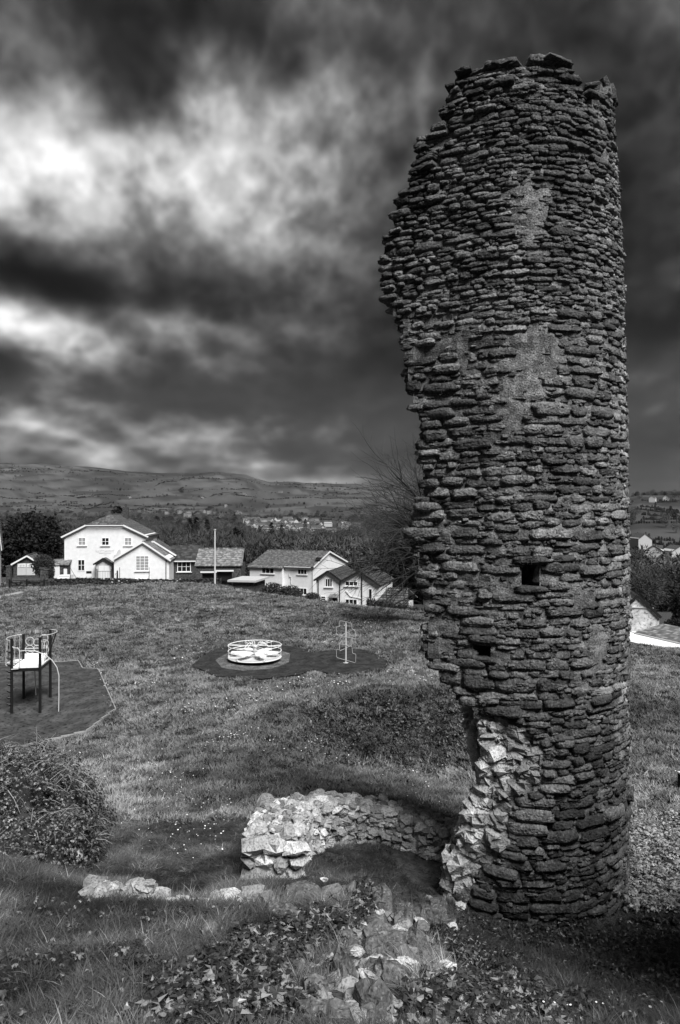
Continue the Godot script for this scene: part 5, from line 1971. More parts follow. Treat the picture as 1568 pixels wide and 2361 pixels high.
	obj(MB.new().box((dl + dr) * 0.5 + Vector3(-0.33, 0, 0.02), Vector3(0.62, 1.55, 0.06)).box((dl + dr) * 0.5 + Vector3(0.33, 0, 0.02), Vector3(0.62, 1.55, 0.06)), "door", M.trim, pw)
	# gabled annex in front
	z = 1.9
	a = onto(t, 263, 1340, z)
	b = onto(t, 390, 1288, z)
	c = onto(t, 329.5, 1248.5, z)
	var el: float = onto(t, 263, 1287, z).y
	mb = MB.new()
	prism(mb, [Vector2(a.x, -1.5), Vector2(b.x, -1.5), Vector2(b.x, b.y), Vector2(c.x, c.y - 0.15), Vector2(a.x, el)], z, -6.0)
	obj(mb, "annex_wall", M.white, t)
	var ar := gable_roof(t, a.x - 0.25, b.x + 0.25, c.x, el - 0.2, b.y - 0.2, c.y, z + 0.3, -6.0, M.slate, M.trim, "annex_roof")
	ridge_tiles(ar, Vector3(c.x, c.y, z), Vector3(c.x, c.y, -6.0), M.slate)
	window(t, onto(t, 313, 1281.5, z), onto(t, 343.5, 1316, z), 3, 5, M.curtain, true)
	var e0: Vector3 = onto(t, 383, 1290, z)
	obj(MB.new().tube([e0 + Vector3(0, 0, 0.06), Vector3(e0.x, 0, z + 0.06)], 0.05, 0.05, 6), "drainpipe", M.black, t)
	# second gable behind the annex at the right
	a = onto(t, 350, 1300, -3.0)
	b = onto(t, 405, 1279, -3.0)
	c = onto(t, 354, 1247, -3.0)
	mb = MB.new()
	prism(mb, [Vector2(a.x, -1.5), Vector2(b.x - 0.2, -1.5), Vector2(b.x - 0.2, b.y), Vector2(c.x, c.y - 0.1), Vector2(a.x, c.y - 0.3)], -3.0, -8.0)
	var rw := obj(mb, "rear_wing", M.white, t)
	gable_roof(rw, c.x - 2.0, b.x + 0.1, c.x, c.y - 1.0, b.y - 0.05, c.y, -2.75, -8.0, M.slate_dark, M.trim, "wing_roof")

	# dark tiled brick building to its right
	p = at(420, 1336, 92)
	t = thing("brick_annex", p, 0.1, "low brick building with dark tiled roof, between the white house and the barn", "house")
	mb = MB.new()
	a = onto(t, 392, 1336); b = onto(t, 462, 1291)
	mb.box(Vector3((a.x + b.x) * 0.5, b.y * 0.5 - 0.6, -3.0), Vector3(b.x - a.x, b.y + 1.2, 6.0))
	obj(mb, "wall", M.brick, t)
	mb = MB.new()
	c = onto(t, 420, 1257, -3.0)
	slab(mb, [Vector3(a.x - 0.2, b.y - 0.05, 0.3), Vector3(b.x + 0.2, b.y - 0.05, 0.3), Vector3(b.x + 0.2, c.y, -3), Vector3(a.x - 0.2, c.y, -3)], 0.14)
	slab(mb, [Vector3(a.x - 0.2, c.y, -3.003), Vector3(b.x + 0.2, c.y, -3.003), Vector3(b.x + 0.2, b.y, -6.3), Vector3(a.x - 0.2, b.y, -6.3)], 0.14)
	rf = obj(mb, "roof", M.tile_dark, t)
	obj(MB.new().box(Vector3((a.x + b.x) * 0.5, b.y - 0.14, 0.36), Vector3(b.x - a.x + 0.4, 0.14, 0.1)), "gutter", M.trim, rf)
	window(t, onto(t, 409, 1295, 0.0), onto(t, 440, 1318, 0.0), 3, 2, M.glass, true)
	# stone barn with two dark doorways
	p = at(503, 1342, 84)
	t = thing("stone_barn", p, 0.06, "stone barn with pale slate roof and two wide dark doorways behind the tall pole", "barn")
	a = onto(t, 452, 1342); b = onto(t, 556, 1303)
	mb = MB.new()
	var q0: Vector3 = onto(t, 466, 1321); var q1: Vector3 = onto(t, 496, 1345); var q2: Vector3 = onto(t, 500, 1318); var q3: Vector3 = onto(t, 535, 1340)
	# walling round the doorways
	for r in [[a.x, q0.x, -1.0, b.y], [q1.x, q2.x, -1.0, b.y], [q3.x, b.x, -1.0, b.y], [q0.x, q1.x, q0.y, b.y], [q2.x, q3.x, q2.y, b.y]]:
		mb.box(Vector3((r[0] + r[1]) * 0.5, (r[2] + r[3]) * 0.5, -0.25), Vector3(r[1] - r[0], r[3] - r[2], 0.5))
	mb.box(Vector3(a.x + 0.2, b.y * 0.5 - 0.5, -3.5), Vector3(0.4, b.y + 1.0, 6.0)).box(Vector3(b.x - 0.2, b.y * 0.5 - 0.5, -3.5), Vector3(0.4, b.y + 1.0, 6.0)).box(Vector3((a.x + b.x) * 0.5, b.y * 0.5 - 0.5, -6.6), Vector3(b.x - a.x, b.y + 1.0, 0.4))
	obj(mb, "wall", M.rubble_wall, t)
	obj(MB.new().box((q0 + q1) * 0.5 + Vector3(0, 0, -0.45), Vector3(q1.x - q0.x, q0.y - q1.y, 0.06)), "door", M.black, t)
	obj(MB.new().box((q2 + q3) * 0.5 + Vector3(0, 0, -0.45), Vector3(q3.x - q2.x, q2.y - q3.y, 0.06)), "door", M.black, t)
	obj(MB.new().box(Vector3((q0.x + q1.x) * 0.5, q0.y + 0.1, 0.02), Vector3(q1.x - q0.x + 0.4, 0.18, 0.1)).box(Vector3((q2.x + q3.x) * 0.5, q2.y + 0.1, 0.02), Vector3(q3.x - q2.x + 0.4, 0.18, 0.1)), "lintel", M.trim, t)
	mb = MB.new()
	c = onto(t, 503, 1264.5, -3.4)
	slab(mb, [Vector3(a.x - 0.15, b.y - 0.05, 0.25), Vector3(b.x + 0.15, b.y - 0.05, 0.25), Vector3(b.x + 0.15, c.y, -3.4), Vector3(a.x - 0.15, c.y, -3.4)], 0.12)
	slab(mb, [Vector3(a.x - 0.15, c.y, -3.403), Vector3(b.x + 0.15, c.y, -3.403), Vector3(b.x + 0.15, b.y, -7.0), Vector3(a.x - 0.15, b.y, -7.0)], 0.12)
	rf = obj(mb, "roof", M.slate, t)
	ridge_tiles(rf, Vector3(a.x, c.y + 0.03, -3.4), Vector3(b.x, c.y + 0.03, -3.4), M.slate)
	mb = MB.new()
	beam(mb, onto(t, 541, 1333, 0.6), onto(t, 553, 1312, 0.1), 0.12, 0.12)
	beam(mb, onto(t, 545, 1340, 0.6), onto(t, 543, 1322, 0.3), 0.1, 0.1)
	obj(mb, "timber_props", M.wood, t)

func build_garage() -> void:
	var p := at(60, 1327, 92)
	var t := thing("garage", p, 0.25, "small brick garage with pale double doors and white bargeboards at the far left", "garage")
	var a: Vector3 = onto(t, 31, 1330); var b: Vector3 = onto(t, 89, 1297); var c: Vector3 = onto(t, 63, 1280.5)
	var mb := MB.new()
	prism(mb, [Vector2(a.x, -1.0), Vector2(b.x, -1.0), Vector2(b.x, b.y), Vector2(c.x, c.y - 0.12), Vector2(a.x, b.y)], 0, -6.0)
	obj(mb, "wall", M.brick, t)
	var rf := gable_roof(t, a.x - 0.25, b.x + 0.25, c.x, b.y - 0.15, b.y - 0.15, c.y, 0.3, -6.2, M.slate_dark, M.trim)
	ridge_tiles(rf, Vector3(c.x, c.y, 0.2), Vector3(c.x, c.y, -6), M.slate_dark)
	for q in [[40, 60.2], [60.8, 81]]:
		var u: Vector3 = onto(t, q[0], 1299); var v: Vector3 = onto(t, q[1], 1326)
		var o := obj(MB.new().box((u + v) * 0.5 + Vector3(0, 0, 0.04), Vector3(v.x - u.x, u.y - v.y, 0.06)), "door", M.offwhite, t)
		window(o, onto(t, q[0] + 2.5, 1300.8, 0.075), onto(t, q[1] - 1.5, 1307.5, 0.075), 5, 2, M.glass, false)
	# gate, posts and piers
	p = at(62, 1355, 80)
	t = thing("field_gate", p, 0.1, "wide dark five-barred double gate with crossed braces at the left edge of the field", "gate")
	for s in [[23.0, 61.0], [63.0, 101.0]]:
		for r in [1339.5, 1343, 1346.5, 1350, 1354]:
			mb = MB.new()
			beam(mb, onto(t, s[0], r), onto(t, s[1], r - 0.3), 0.05, 0.09)
			obj(mb, "rail", M.black, t)
		for r in [[1354, 1339.5], [1339.5, 1354]]:
			mb = MB.new()
			beam(mb, onto(t, s[0], r[0], 0.05 if r[0] > r[1] else 0.1), onto(t, s[1], r[1], 0.05 if r[0] > r[1] else 0.1), 0.04, 0.08)
			obj(mb, "brace", M.black, t)
	for q in [22.0, 62.0, 102.0]:
		obj(MB.new().box(onto(t, q, 1347), Vector3(0.16, 1.15, 0.16)), "post", M.black, t)
	for q in [[21, 1306, 10, "stone gate pier on the left of the field gate"], [99, 1311, 9, "stone gate pier on the right, close to the shrub"], [108, 1314, 9, "second stone gate pier beside the right one, where the garden wall starts"]]:
		p = at(q[0], 1342, 81.5)
		t = thing("gate_pier", p, 0.05, q[3], "gate pier", "stone gate piers")
		var hh: float = (1342 - q[1]) * 81.5 / F
		mb = MB.new()
		mb.box(Vector3(0, hh * 0.5 - 0.4, 0), Vector3(q[2] * 0.051, hh + 0.8, 0.5))
		obj(mb, "pier", M.rubble_wall, t)
		obj(MB.new().box(Vector3(0, hh + 0.05, 0), Vector3(q[2] * 0.051 + 0.12, 0.1, 0.62)), "coping", M.wood, t)
	# white shed door and stone lean-to
	p = at(133, 1333, 86)
	t = thing("stone_outhouse", p, 0.1, "small stone lean-to with a white door against the left wall of the white house", "outhouse")
	obj(MB.new().box(Vector3(0.2, 0.4, -0.8), Vector3(1.9, 2.6, 1.6)), "wall", M.rubble_wall, t)
	obj(MB.new().box(onto(t, 130.5, 1318, 0.03), Vector3(0.75, 1.6, 0.06)), "door", M.trim, t)
	mb = MB.new()
	slab(mb, [Vector3(-1.0, 1.65, 0.2), Vector3(1.35, 1.7, 0.2), Vector3(1.35, 2.3, -1.7), Vector3(-1.0, 2.25, -1.7)], 0.1)
	obj(mb, "roof", M.slate, t)
	# edge of a steep-gabled house at the frame's left edge
	p = at(-20, 1330, 78)
	t = thing("gabled_house", p, 0.2, "steep gable with white bargeboards cut off by the left edge of the photo", "house")
	a = onto(t, -26, 1330); b = onto(t, 6, 1268); c = onto(t, -9, 1150)
	mb = MB.new()
	prism(mb, [Vector2(a.x, -1.0), Vector2(b.x - 0.3, -1.0), Vector2(b.x - 0.3, b.y), Vector2(c.x, c.y - 0.2), Vector2(a.x, b.y)], 0, -0.6)
	obj(mb, "wall", M.offwhite, t)
	gable_roof(t, a.x, b.x, c.x, b.y, b.y, c.y, 0.3, -0.6, M.slate_dark, M.trim)

func build_garden_wall() -> void:
	var t := thing("garden_wall", Vector3.ZERO, 0, "low dark rubble garden wall along the far edge of the field, before the white house", "wall")
	var mb := MB.new()
	var st := MB.new()
	st.tinted = true
	var prev := []
	for k in 79:
		var px := 108.0 + k * 5.15
		var d := 80.5 - 0.012 * (px - 108.0) * 0.35
		var p := at(px, 1334.5 + 2.5 * sin(px * 0.02) * 0.5, d)
		var g := H(p.x, p.z) - 0.3
		var top := p.y + 0.07 * nz.get_noise_1d(px * 0.3)
		var ring := [Vector3(p.x, g, p.z + 0.26), Vector3(p.x, lerpf(g, top, 0.6), p.z + 0.24), Vector3(p.x, top, p.z + 0.18), Vector3(p.x, top, p.z - 0.2), Vector3(p.x, g, p.z - 0.22)]
		if k > 0:
			for e in 4: mb.quad(prev[e], ring[e], ring[e + 1], prev[e + 1])
		else:
			for e in range(1, 4): mb.tri(ring[0], ring[e], ring[e + 1])
		if k == 78:
			for e in range(1, 4): mb.tri(ring[0], ring[e + 1], ring[e])
		prev = ring
		for s in 12:
			var q := Vector3(p.x + rnd(-0.14, 0.14), lerpf(g + 0.2, top + 0.05, rng.randf()), p.z + rnd(0.18, 0.28))
			var pale := rng.randf() < 0.10 and px > 230 and px < 300 or px > 312 and px < 420 and rng.randf() < 0.22
			var tone := rnd(0.5, 0.8) if pale else rnd(0.02, 0.10)
			st.col = Color(tone, tone, tone)
			var w := rnd(0.07, 0.19)
			st.add(rocks[rng.randi() % 10], Transform3D(Basis.from_euler(Vector3(rnd(-0.4, 0.4), rnd(-1, 1), rnd(-0.3, 0.3))) * Basis.from_scale(Vector3(w * 1.4, w * 0.7, w)), q))
	obj(mb, "wall_core", M.soil, t)
	obj(st, "stones", M.pale_stones, t).set_meta("kind", "stuff")

func build_yard_things() -> void:
	# the tall pole
	var p := at(495.5, 1347, 77)
	var t := thing("tall_pole", p, 0, "tall pale pole standing at the far edge of the field before the barn", "pole")
	var top := (1347.0 - 1222.0) * 77.0 / F
	obj(MB.new().tube([Vector3(0, -0.4, 0), Vector3(0, top * 0.5, 0), Vector3(0, top, 0)], 0.105, 0.075, 8, true), "shaft", M.signgrey, t)
	obj(MB.new().tube([Vector3(0, top, 0), Vector3(0, top + 0.1, 0)], 0.13, 0.13, 8, true), "cap", M.signgrey, t)
	# telegraph pole
	p = at(816.5, 1330, 96)
	t = thing("telegraph_pole", p, 0, "dark wooden telegraph pole behind the twin-gabled house", "pole")
	obj(MB.new().tube([Vector3(0, -1.0, 0), Vector3(0, 4.0, 0)], 0.13, 0.1, 7, true), "shaft", M.bark, t)
	obj(MB.new().box(Vector3(0, 3.6, 0), Vector3(0.7, 0.09, 0.09)), "crossarm", M.bark, t)
	# cars behind the wall
	for q in [[156, 1331, 0.32, "grey car parked behind the garden wall at its left, only the roof showing", M.signgrey, 0.0], [330, 1334, 0.7, "white car parked behind the garden wall before the annex window", M.panel, 0.1]]:
		p = at(q[0], q[1], 83.3)
		t = thing("parked_car", Vector3(p.x, p.y - 1.05, p.z), q[5], q[3], "car")
		car(t, q[4])
	# notice boards
	p = at(151, 1334, 85.5)
	t = thing("notice_board", p, 0.1, "white notice board with a dark pitched top by the left corner of the white house", "notice board")
	obj(MB.new().box(Vector3(0, 0.85, 0), Vector3(0.42, 0.72, 0.06)), "panel", M.trim, t)
	var mb := MB.new()
	mb.box(Vector3(-0.25, 0.6, 0), Vector3(0.06, 1.4, 0.1)).box(Vector3(0.25, 0.6, 0), Vector3(0.06, 1.4, 0.1))
	beam(mb, Vector3(-0.34, 1.25, 0.004), Vector3(0, 1.42, 0.004), 0.16, 0.07)
	beam(mb, Vector3(0, 1.42, 0.006), Vector3(0.34, 1.25, 0.006), 0.16, 0.07)
	obj(mb, "frame", M.black, t)
	p = at(205, 1334, 84.5)
	t = thing("sign_board", p, 0.1, "white sign board with a dark upper half before the white house", "sign")
	obj(MB.new().box(Vector3(0, 0.42, 0), Vector3(0.62, 0.36, 0.05)), "panel", M.trim, t)
	obj(MB.new().box(Vector3(0, 0.76, 0), Vector3(0.62, 0.3, 0.05)), "header", M.black, t)
	obj(MB.new().box(Vector3(-0.26, 0.1, -0.04), Vector3(0.05, 1.0, 0.05)).box(Vector3(0.26, 0.1, -0.04), Vector3(0.05, 1.0, 0.05)), "legs", M.black, t)
	# railings before the porch
	p = at(240, 1335, 85.0)
	t = thing("porch_railing", p, 0.1, "dark iron railing before the porch door of the white house", "railing")
	mb = MB.new()
	mb.box(Vector3(0, 0.95, 0), Vector3(1.6, 0.05, 0.05)).box(Vector3(0, 0.1, 0), Vector3(1.6, 0.05, 0.05))
	obj(mb, "rails", M.black, t)
	for k in 9:
		obj(MB.new().box(Vector3(-0.76 + 0.19 * k, 0.52, 0), Vector3(0.022, 0.84, 0.022)), "bar", M.black, t)
	for k in 2:
		obj(MB.new().box(Vector3(-0.84 + 1.68 * k, 0.6, 0), Vector3(0.09, 1.3, 0.09)), "post", M.black, t)
	# thin posts
	for q in [[162, 1303, 1335, "thin dark post with a slanting stay before the lower window of the white house"], [276, 1308, 1336, "thin dark post left of the annex window"], [344, 1308, 1332, "thin dark post right before the annex window"], [123, 1310, 1345, "short weathered post by the right gate pier"]]:
		p = at(q[0], q[2], 80.8)
		t = thing("thin_post", p, 0, q[3], "post", "thin posts along the garden wall")
		var h: float = (q[2] - q[1]) * 80.8 / F
		mb = MB.new()
		mb.tube([Vector3(0, -0.3, 0), Vector3(0, h, 0)], 0.035, 0.03, 6, true)
		obj(mb, "post", M.bark, t)
		if q[0] == 162:
			mb = MB.new()
			beam(mb, Vector3(0.02, h * 0.8, 0), Vector3(0.75, 0, 0), 0.03, 0.03)
			obj(mb, "stay", M.bark, t)
	# small dark ornament by the annex
	p = at(270.5, 1335, 84.0)
	t = thing("hand_pump", p, 0, "small black hand pump before the annex of the white house", "pump")
	obj(MB.new().tube([Vector3(0, -0.2, 0), Vector3(0, 0.5, 0), Vector3(0, 0.9, 0)], 0.11, 0.08, 8, true).tube([Vector3(0, 0.9, 0), Vector3(0, 1.05, 0)], 0.1, 0.03, 8, true), "body", M.black, t)
	mb = MB.new()
	mb.tube([Vector3(0, 0.75, 0), Vector3(-0.2, 0.65, 0), Vector3(-0.28, 0.45, 0)], 0.025, 0.025, 5)
	obj(mb, "handle", M.black, t)
	# stone sheds' low roof by the oblique house
	p = at(562, 1363, 72)
	t = thing("flat_roofed_store", Vector3(p.x, p.y, p.z), -0.2, "low stone store with a pale flat roof left of the oblique white house", "outbuilding")
	var a := onto(t, 536, 1370); var b := onto(t, 584, 1342)
	obj(MB.new().box(Vector3((a.x + b.x) * 0.5, b.y * 0.5 - 0.6, -2.0), Vector3(b.x - a.x, b.y + 1.2, 4.0)), "wall", M.rubble_wall, t)
	obj(MB.new().box(Vector3((a.x + b.x) * 0.5, b.y + 0.1, -1.9), Vector3(b.x - a.x + 0.8, 0.2, 4.6)), "roof", M.offwhite, t)

func car(t: Node3D, m: Material) -> void:
	# seen end on: its length runs along z
	var mb := MB.new()
	var side := [Vector2(-2.0, 0.3), Vector2(2.0, 0.3), Vector2(2.05, 0.62), Vector2(1.95, 0.85), Vector2(0.95, 0.95), Vector2(0.5, 1.36), Vector2(-0.9, 1.42), Vector2(-1.55, 1.0), Vector2(-2.0, 0.88)]
	var l := []
	var r := []
	for q in side:
		var w := 0.84 if q.y < 1.0 else 0.66
		l.append(Vector3(w, q.y, -q.x)); r.append(Vector3(-w, q.y, -q.x))
	mb.loft(l, r)
	obj(mb, "body", m, t)
	obj(MB.new().box(Vector3(0, 1.18, 1.16), Vector3(1.24, 0.26, 0.06), Basis(Vector3.RIGHT, -0.55)), "rear_window", M.glass, t)
	obj(MB.new().box(Vector3(0, 1.18, -0.76), Vector3(1.24, 0.3, 0.06), Basis(Vector3.RIGHT, 0.75)), "windscreen", M.glass, t)
	for q in [[-0.8, 1.25], [0.8, 1.25], [-0.8, -1.3], [0.8, -1.3]]:
		var w := obj(MB.new().tube([Vector3(q[0] - 0.1, 0.31, q[1]), Vector3(q[0] + 0.1, 0.31, q[1])], 0.31, 0.31, 14, true), "wheel", M.black, t)
		obj(MB.new().tube([Vector3(q[0] - 0.11, 0.31, q[1]), Vector3(q[0] + 0.11, 0.31, q[1])], 0.18, 0.18, 10, true), "rim", M.steel, w)
	for s in [-0.6, 0.6]:
		obj(MB.new().box(Vector3(s, 0.76, 2.0), Vector3(0.26, 0.14, 0.06)), "tail_light", M.sign, t)

func build_oblique_house() -> void:
	var p := at(722, 1394, 98)
	var t := thing("white_house", p, -0.4, "white two-storey house set obliquely, grey tiled roof, in the middle beyond the field", "house")
	var L: Vector3 = onto(t, 581.5, 1306)
	var ev: float = onto(t, 722, 1304.5).y
	var W: float = -onside(t, 797, 1302).z
	var ridge: float = onside(t, 757, 1271).y
	var rz: float = onside(t, 757, 1271).z
	var mb := MB.new()
	var fr := [Vector3(0, -1.0, 0), Vector3(0, ev, 0), Vector3(0, ridge - 0.15, rz), Vector3(0, ev - 0.2, -W), Vector3(0, -1.0, -W)]
	var bk := []
	for q in fr: bk.append(Vector3(L.x, q.y, q.z))
	fr.reverse(); bk.reverse()
	mb.loft(fr, bk)
	obj(mb, "wall", M.white, t)
	mb = MB.new()
	slab(mb, [Vector3(L.x - 0.3, ev - 0.12, 0.4), Vector3(0.25, ev - 0.12, 0.4), Vector3(0.25, ridge, rz), Vector3(L.x - 0.3, ridge, rz)], 0.14)
	slab(mb, [Vector3(L.x - 0.3, ridge, rz - 0.004), Vector3(0.25, ridge, rz - 0.004), Vector3(0.25, ev - 0.25, -W - 0.3), Vector3(L.x - 0.3, ev - 0.25, -W - 0.3)], 0.14)
	var rf := obj(mb, "roof", M.tile_mid, t)
	ridge_tiles(rf, Vector3(L.x - 0.3, ridge + 0.04, rz), Vector3(0.25, ridge + 0.04, rz), M.slate, 0.45)
	mb = MB.new()
	beam(mb, Vector3(0.28, ev - 0.2, 0.4), Vector3(0.28, ridge - 0.06, rz), 0.05, 0.22)
	beam(mb, Vector3(0.284, ridge - 0.06, rz), Vector3(0.284, ev - 0.3, -W - 0.3), 0.05, 0.22)
	mb.box(Vector3(L.x * 0.27, ev - 0.22, 0.42), Vector3(-L.x * 0.5, 0.1, 0.1))
	obj(mb, "bargeboard", M.trim, rf)
	# shallow projecting bay over the left half
	var bx: float = onto(t, 656, 1310).x
	mb = MB.new()
	mb.box(Vector3((L.x + bx) * 0.5, ev * 0.5 - 0.7, 0.35), Vector3(bx - L.x - 0.01, ev + 1.0, 0.7))
	obj(mb, "projecting_bay", M.white, t)
	mb = MB.new()
	slab(mb, [Vector3(L.x - 0.3, ev - 0.42, 1.05), Vector3(bx + 0.2, ev - 0.42, 1.05), Vector3(bx + 0.2, ev + 0.02, 0.3), Vector3(L.x - 0.3, ev + 0.02, 0.3)], 0.1)
	obj(mb, "bay_roof", M.tile_mid, rf)
	window(t, onto(t, 603.5, 1309, 0.7), onto(t, 632, 1323, 0.7), 3, 1, M.glass)
	window(t, onto(t, 686.5, 1312, 0.0), onto(t, 708, 1325, 0.0), 3, 1, M.glass)
	window(t, onto(t, 602, 1348, 0.7), onto(t, 615, 1363, 0.7), 2, 1, M.glass)
	window(t, onto(t, 684, 1355, 0.0), onto(t, 708, 1372, 0.0), 3, 1, M.glass)
	mb = MB.new()
	mb.tube([onto(t, 667, 1322, 0.08), onto(t, 667, 1329, 0.08), onto(t, 671.5, 1331, 0.08), onto(t, 671.5, 1356, 0.08)], 0.05, 0.05, 6)
	mb.tube([onto(t, 721, 1306, 0.08), onto(t, 721, 1380, 0.08)], 0.05, 0.05, 6)
	obj(mb, "drainpipe", M.signgrey, t)
	mb = MB.new()
	mb.box(onto(t, 715, 1300, 1.2) * Vector3(1, 0, 0) + Vector3(0, ev + 0.9, -1.6), Vector3(0.8, 0.08, 0.6), Basis(Vector3.RIGHT, 0.5))
	obj(mb, "rooflight", M.glass, rf)

func build_twin_house() -> void:
	var p := at(787, 1396, 82)
	var t := thing("twin_gabled_house", p, -0.27, "white house with two dark-roofed gables side by side, below the field edge", "house")
	var V: Vector3 = onto(t, 787, 1338)
	var A0: Vector3 = onto(t, 729, 1334)
	var A1: Vector3 = onto(t, 757.5, 1315)
	var B1: Vector3 = onto(t, 829, 1315)
	var B2: Vector3 = onto(t, 874, 1347)
	var mb := MB.new()
	prism(mb, [Vector2(A0.x, -1.0), Vector2(V.x, -1.0), Vector2(V.x, V.y), Vector2(A1.x, A1.y - 0.15), Vector2(A0.x, A0.y)], 0, -8)
	obj(mb, "wall", M.white, t)
	mb = MB.new()
	prism(mb, [Vector2(V.x, -1.0), Vector2(B2.x, -1.0), Vector2(B2.x, B2.y), Vector2(B1.x, B1.y - 0.15), Vector2(V.x, V.y)], 0.012, -8)
	obj(mb, "wall", M.white, t).set_meta("label", "weathered right-hand gable wall")
	gable_roof(t, A0.x - 0.2, V.x + 0.1, A1.x, A0.y - 0.15, V.y + 0.02, A1.y, 0.35, -8.2, M.tile_dark, M.dark)
	var rb := gable_roof(t, V.x + 0.104, B2.x + 0.25, B1.x, V.y + 0.02, B2.y - 0.12, B1.y, 0.37, -8.2, M.tile_dark, M.dark)
	ridge_tiles(rb, Vector3(B1.x, B1.y + 0.02, 0.3), Vector3(B1.x, B1.y + 0.02, -8), M.tile_dark)
	# courses of the interlocking tiles, seen edge on
	mb = MB.new()
	for k in 12:
		var f := (k + 0.5) / 12.0
		var a := Vector3(B1.x, B1.y, 0).lerp(Vector3(B2.x + 0.25, B2.y - 0.12, 0), f)
		mb.box(Vector3(a.x, a.y + 0.03, -3.9), Vector3(0.06, 0.05, 8.4))
		a = Vector3(A1.x, A1.y, 0).lerp(Vector3(V.x + 0.1, V.y + 0.02, 0), f)
		mb.box(Vector3(a.x, a.y + 0.03, -3.9), Vector3(0.05, 0.05, 8.4))
	obj(mb, "tile_courses", M.tile_mid, rb)
	window(t, onto(t, 750, 1333.5, 0.0), onto(t, 766.5, 1353.5, 0.0), 3, 1, M.glass)
	window(t, onto(t, 796, 1339.5, 0.012), onto(t, 825, 1351.5, 0.012), 3, 1, M.glass)
	window(t, onto(t, 849.5, 1357, 0.012), onto(t, 858.5, 1382, 0.012), 1, 1, M.glass)
	window(t, onto(t, 796, 1380.5, 0.012), onto(t, 824, 1397, 0.012), 3, 1, M.glass)
	window(t, onto(t, 739.5, 1374, 0.0), onto(t, 751.5, 1385, 0.0), 1, 2, M.glass)
	var a: Vector3 = onto(t, 767, 1379); var b: Vector3 = onto(t, 779, 1398)
	var pd := obj(MB.new().box((a + b) * 0.5 + Vector3(0, 0, 0.03), Vector3(b.x - a.x, a.y - b.y, 0.06)), "door", M.black, t)
	mb = MB.new()
	a = onto(t, 758.5, 1379, 0.9); b = onto(t, 780, 1369, 0.0)
	slab(mb, [Vector3(a.x - 0.1, a.y + 0.1, 0.9), Vector3(b.x + 0.1, a.y + 0.1, 0.9), Vector3(b.x + 0.1, b.y, 0.02), Vector3(a.x - 0.1, b.y, 0.02)], 0.1)
	obj(mb, "canopy", M.slate, pd)
	mb = MB.new()
	mb.tube([onto(t, 784, 1339, 0.09), onto(t, 783, 1396, 0.09)], 0.05, 0.05, 6)
	mb.tube([onto(t, 732, 1337, 0.09), onto(t, 734, 1341, 0.09), onto(t, 734, 1378, 0.09)], 0.05, 0.05, 6)
	mb.tube([onto(t, 834, 1322, 0.1), onto(t, 834.5, 1398, 0.1)], 0.06, 0.06, 6)
	obj(mb, "drainpipe", M.black, t)
	mb = MB.new()
	beam(mb, onto(t, 797, 1362, 0.07), onto(t, 808, 1375, 0.07), 0.06, 0.09)
	beam(mb, onto(t, 808, 1375, 0.072), onto(t, 833, 1380, 0.072), 0.06, 0.09)
	obj(mb, "stair_string", M.trim, t)
	# lower tiled wing at the right
	mb = MB.new()
	var c0: Vector3 = onto(t, 880, 1388, 1.5); var c1: Vector3 = onto(t, 936, 1384, 1.5)
	mb.box(Vector3((c0.x + c1.x) * 0.5, c0.y * 0.5 - 0.8, -1.0), Vector3(c1.x - c0.x, c0.y + 1.0, 5.0))
	var lw := obj(mb, "lower_wing", M.offwhite, t)
	mb = MB.new()
	var r0: Vector3 = onto(t, 894, 1354, -1.5)
	slab(mb, [Vector3(c0.x - 0.8, c0.y - 0.2, 1.9), Vector3(c1.x + 0.4, c0.y - 0.2, 1.9), Vector3(c1.x - 0.3, r0.y, -1.5), Vector3(c0.x + 0.2, r0.y, -1.5)], 0.12)
	slab(mb, [Vector3(c0.x + 0.2, r0.y, -1.504), Vector3(c1.x - 0.3, r0.y, -1.504), Vector3(c1.x + 0.4, c0.y, -4.4), Vector3(c0.x - 0.8, c0.y, -4.4)], 0.12)
	for k in 7:
		var y: float = lerpf(c0.y - 0.15, r0.y, (k + 0.5) / 7.0)
		mb.box(Vector3((c0.x + c1.x) * 0.5, y + 0.05, lerpf(1.9, -1.5, (k + 0.5) / 7.0)), Vector3((c1.x - c0.x) * 0.98 + 0.8 - k * 0.12, 0.04, 0.08))
	obj(mb, "wing_roof", M.tile_mid, lw)
	# steep grey gable farther back
	p = at(920, 1300, 140)
	t = thing("gabled_house", p, 0.5, "grey house with a steep white-edged gable seen through the twigs by the tower", "house")
	mb = MB.new()
	prism(mb, [Vector2(-1.6, -4), Vector2(4.4, -4), Vector2(4.4, 0.6), Vector2(1.4, 4.2), Vector2(-1.6, 0.6)], 0, -8)
	obj(mb, "wall", M.signgrey, t)
	gable_roof(t, -1.9, 4.7, 1.4, 0.3, 0.3, 4.3, 0.3, -8, M.slate, M.trim)

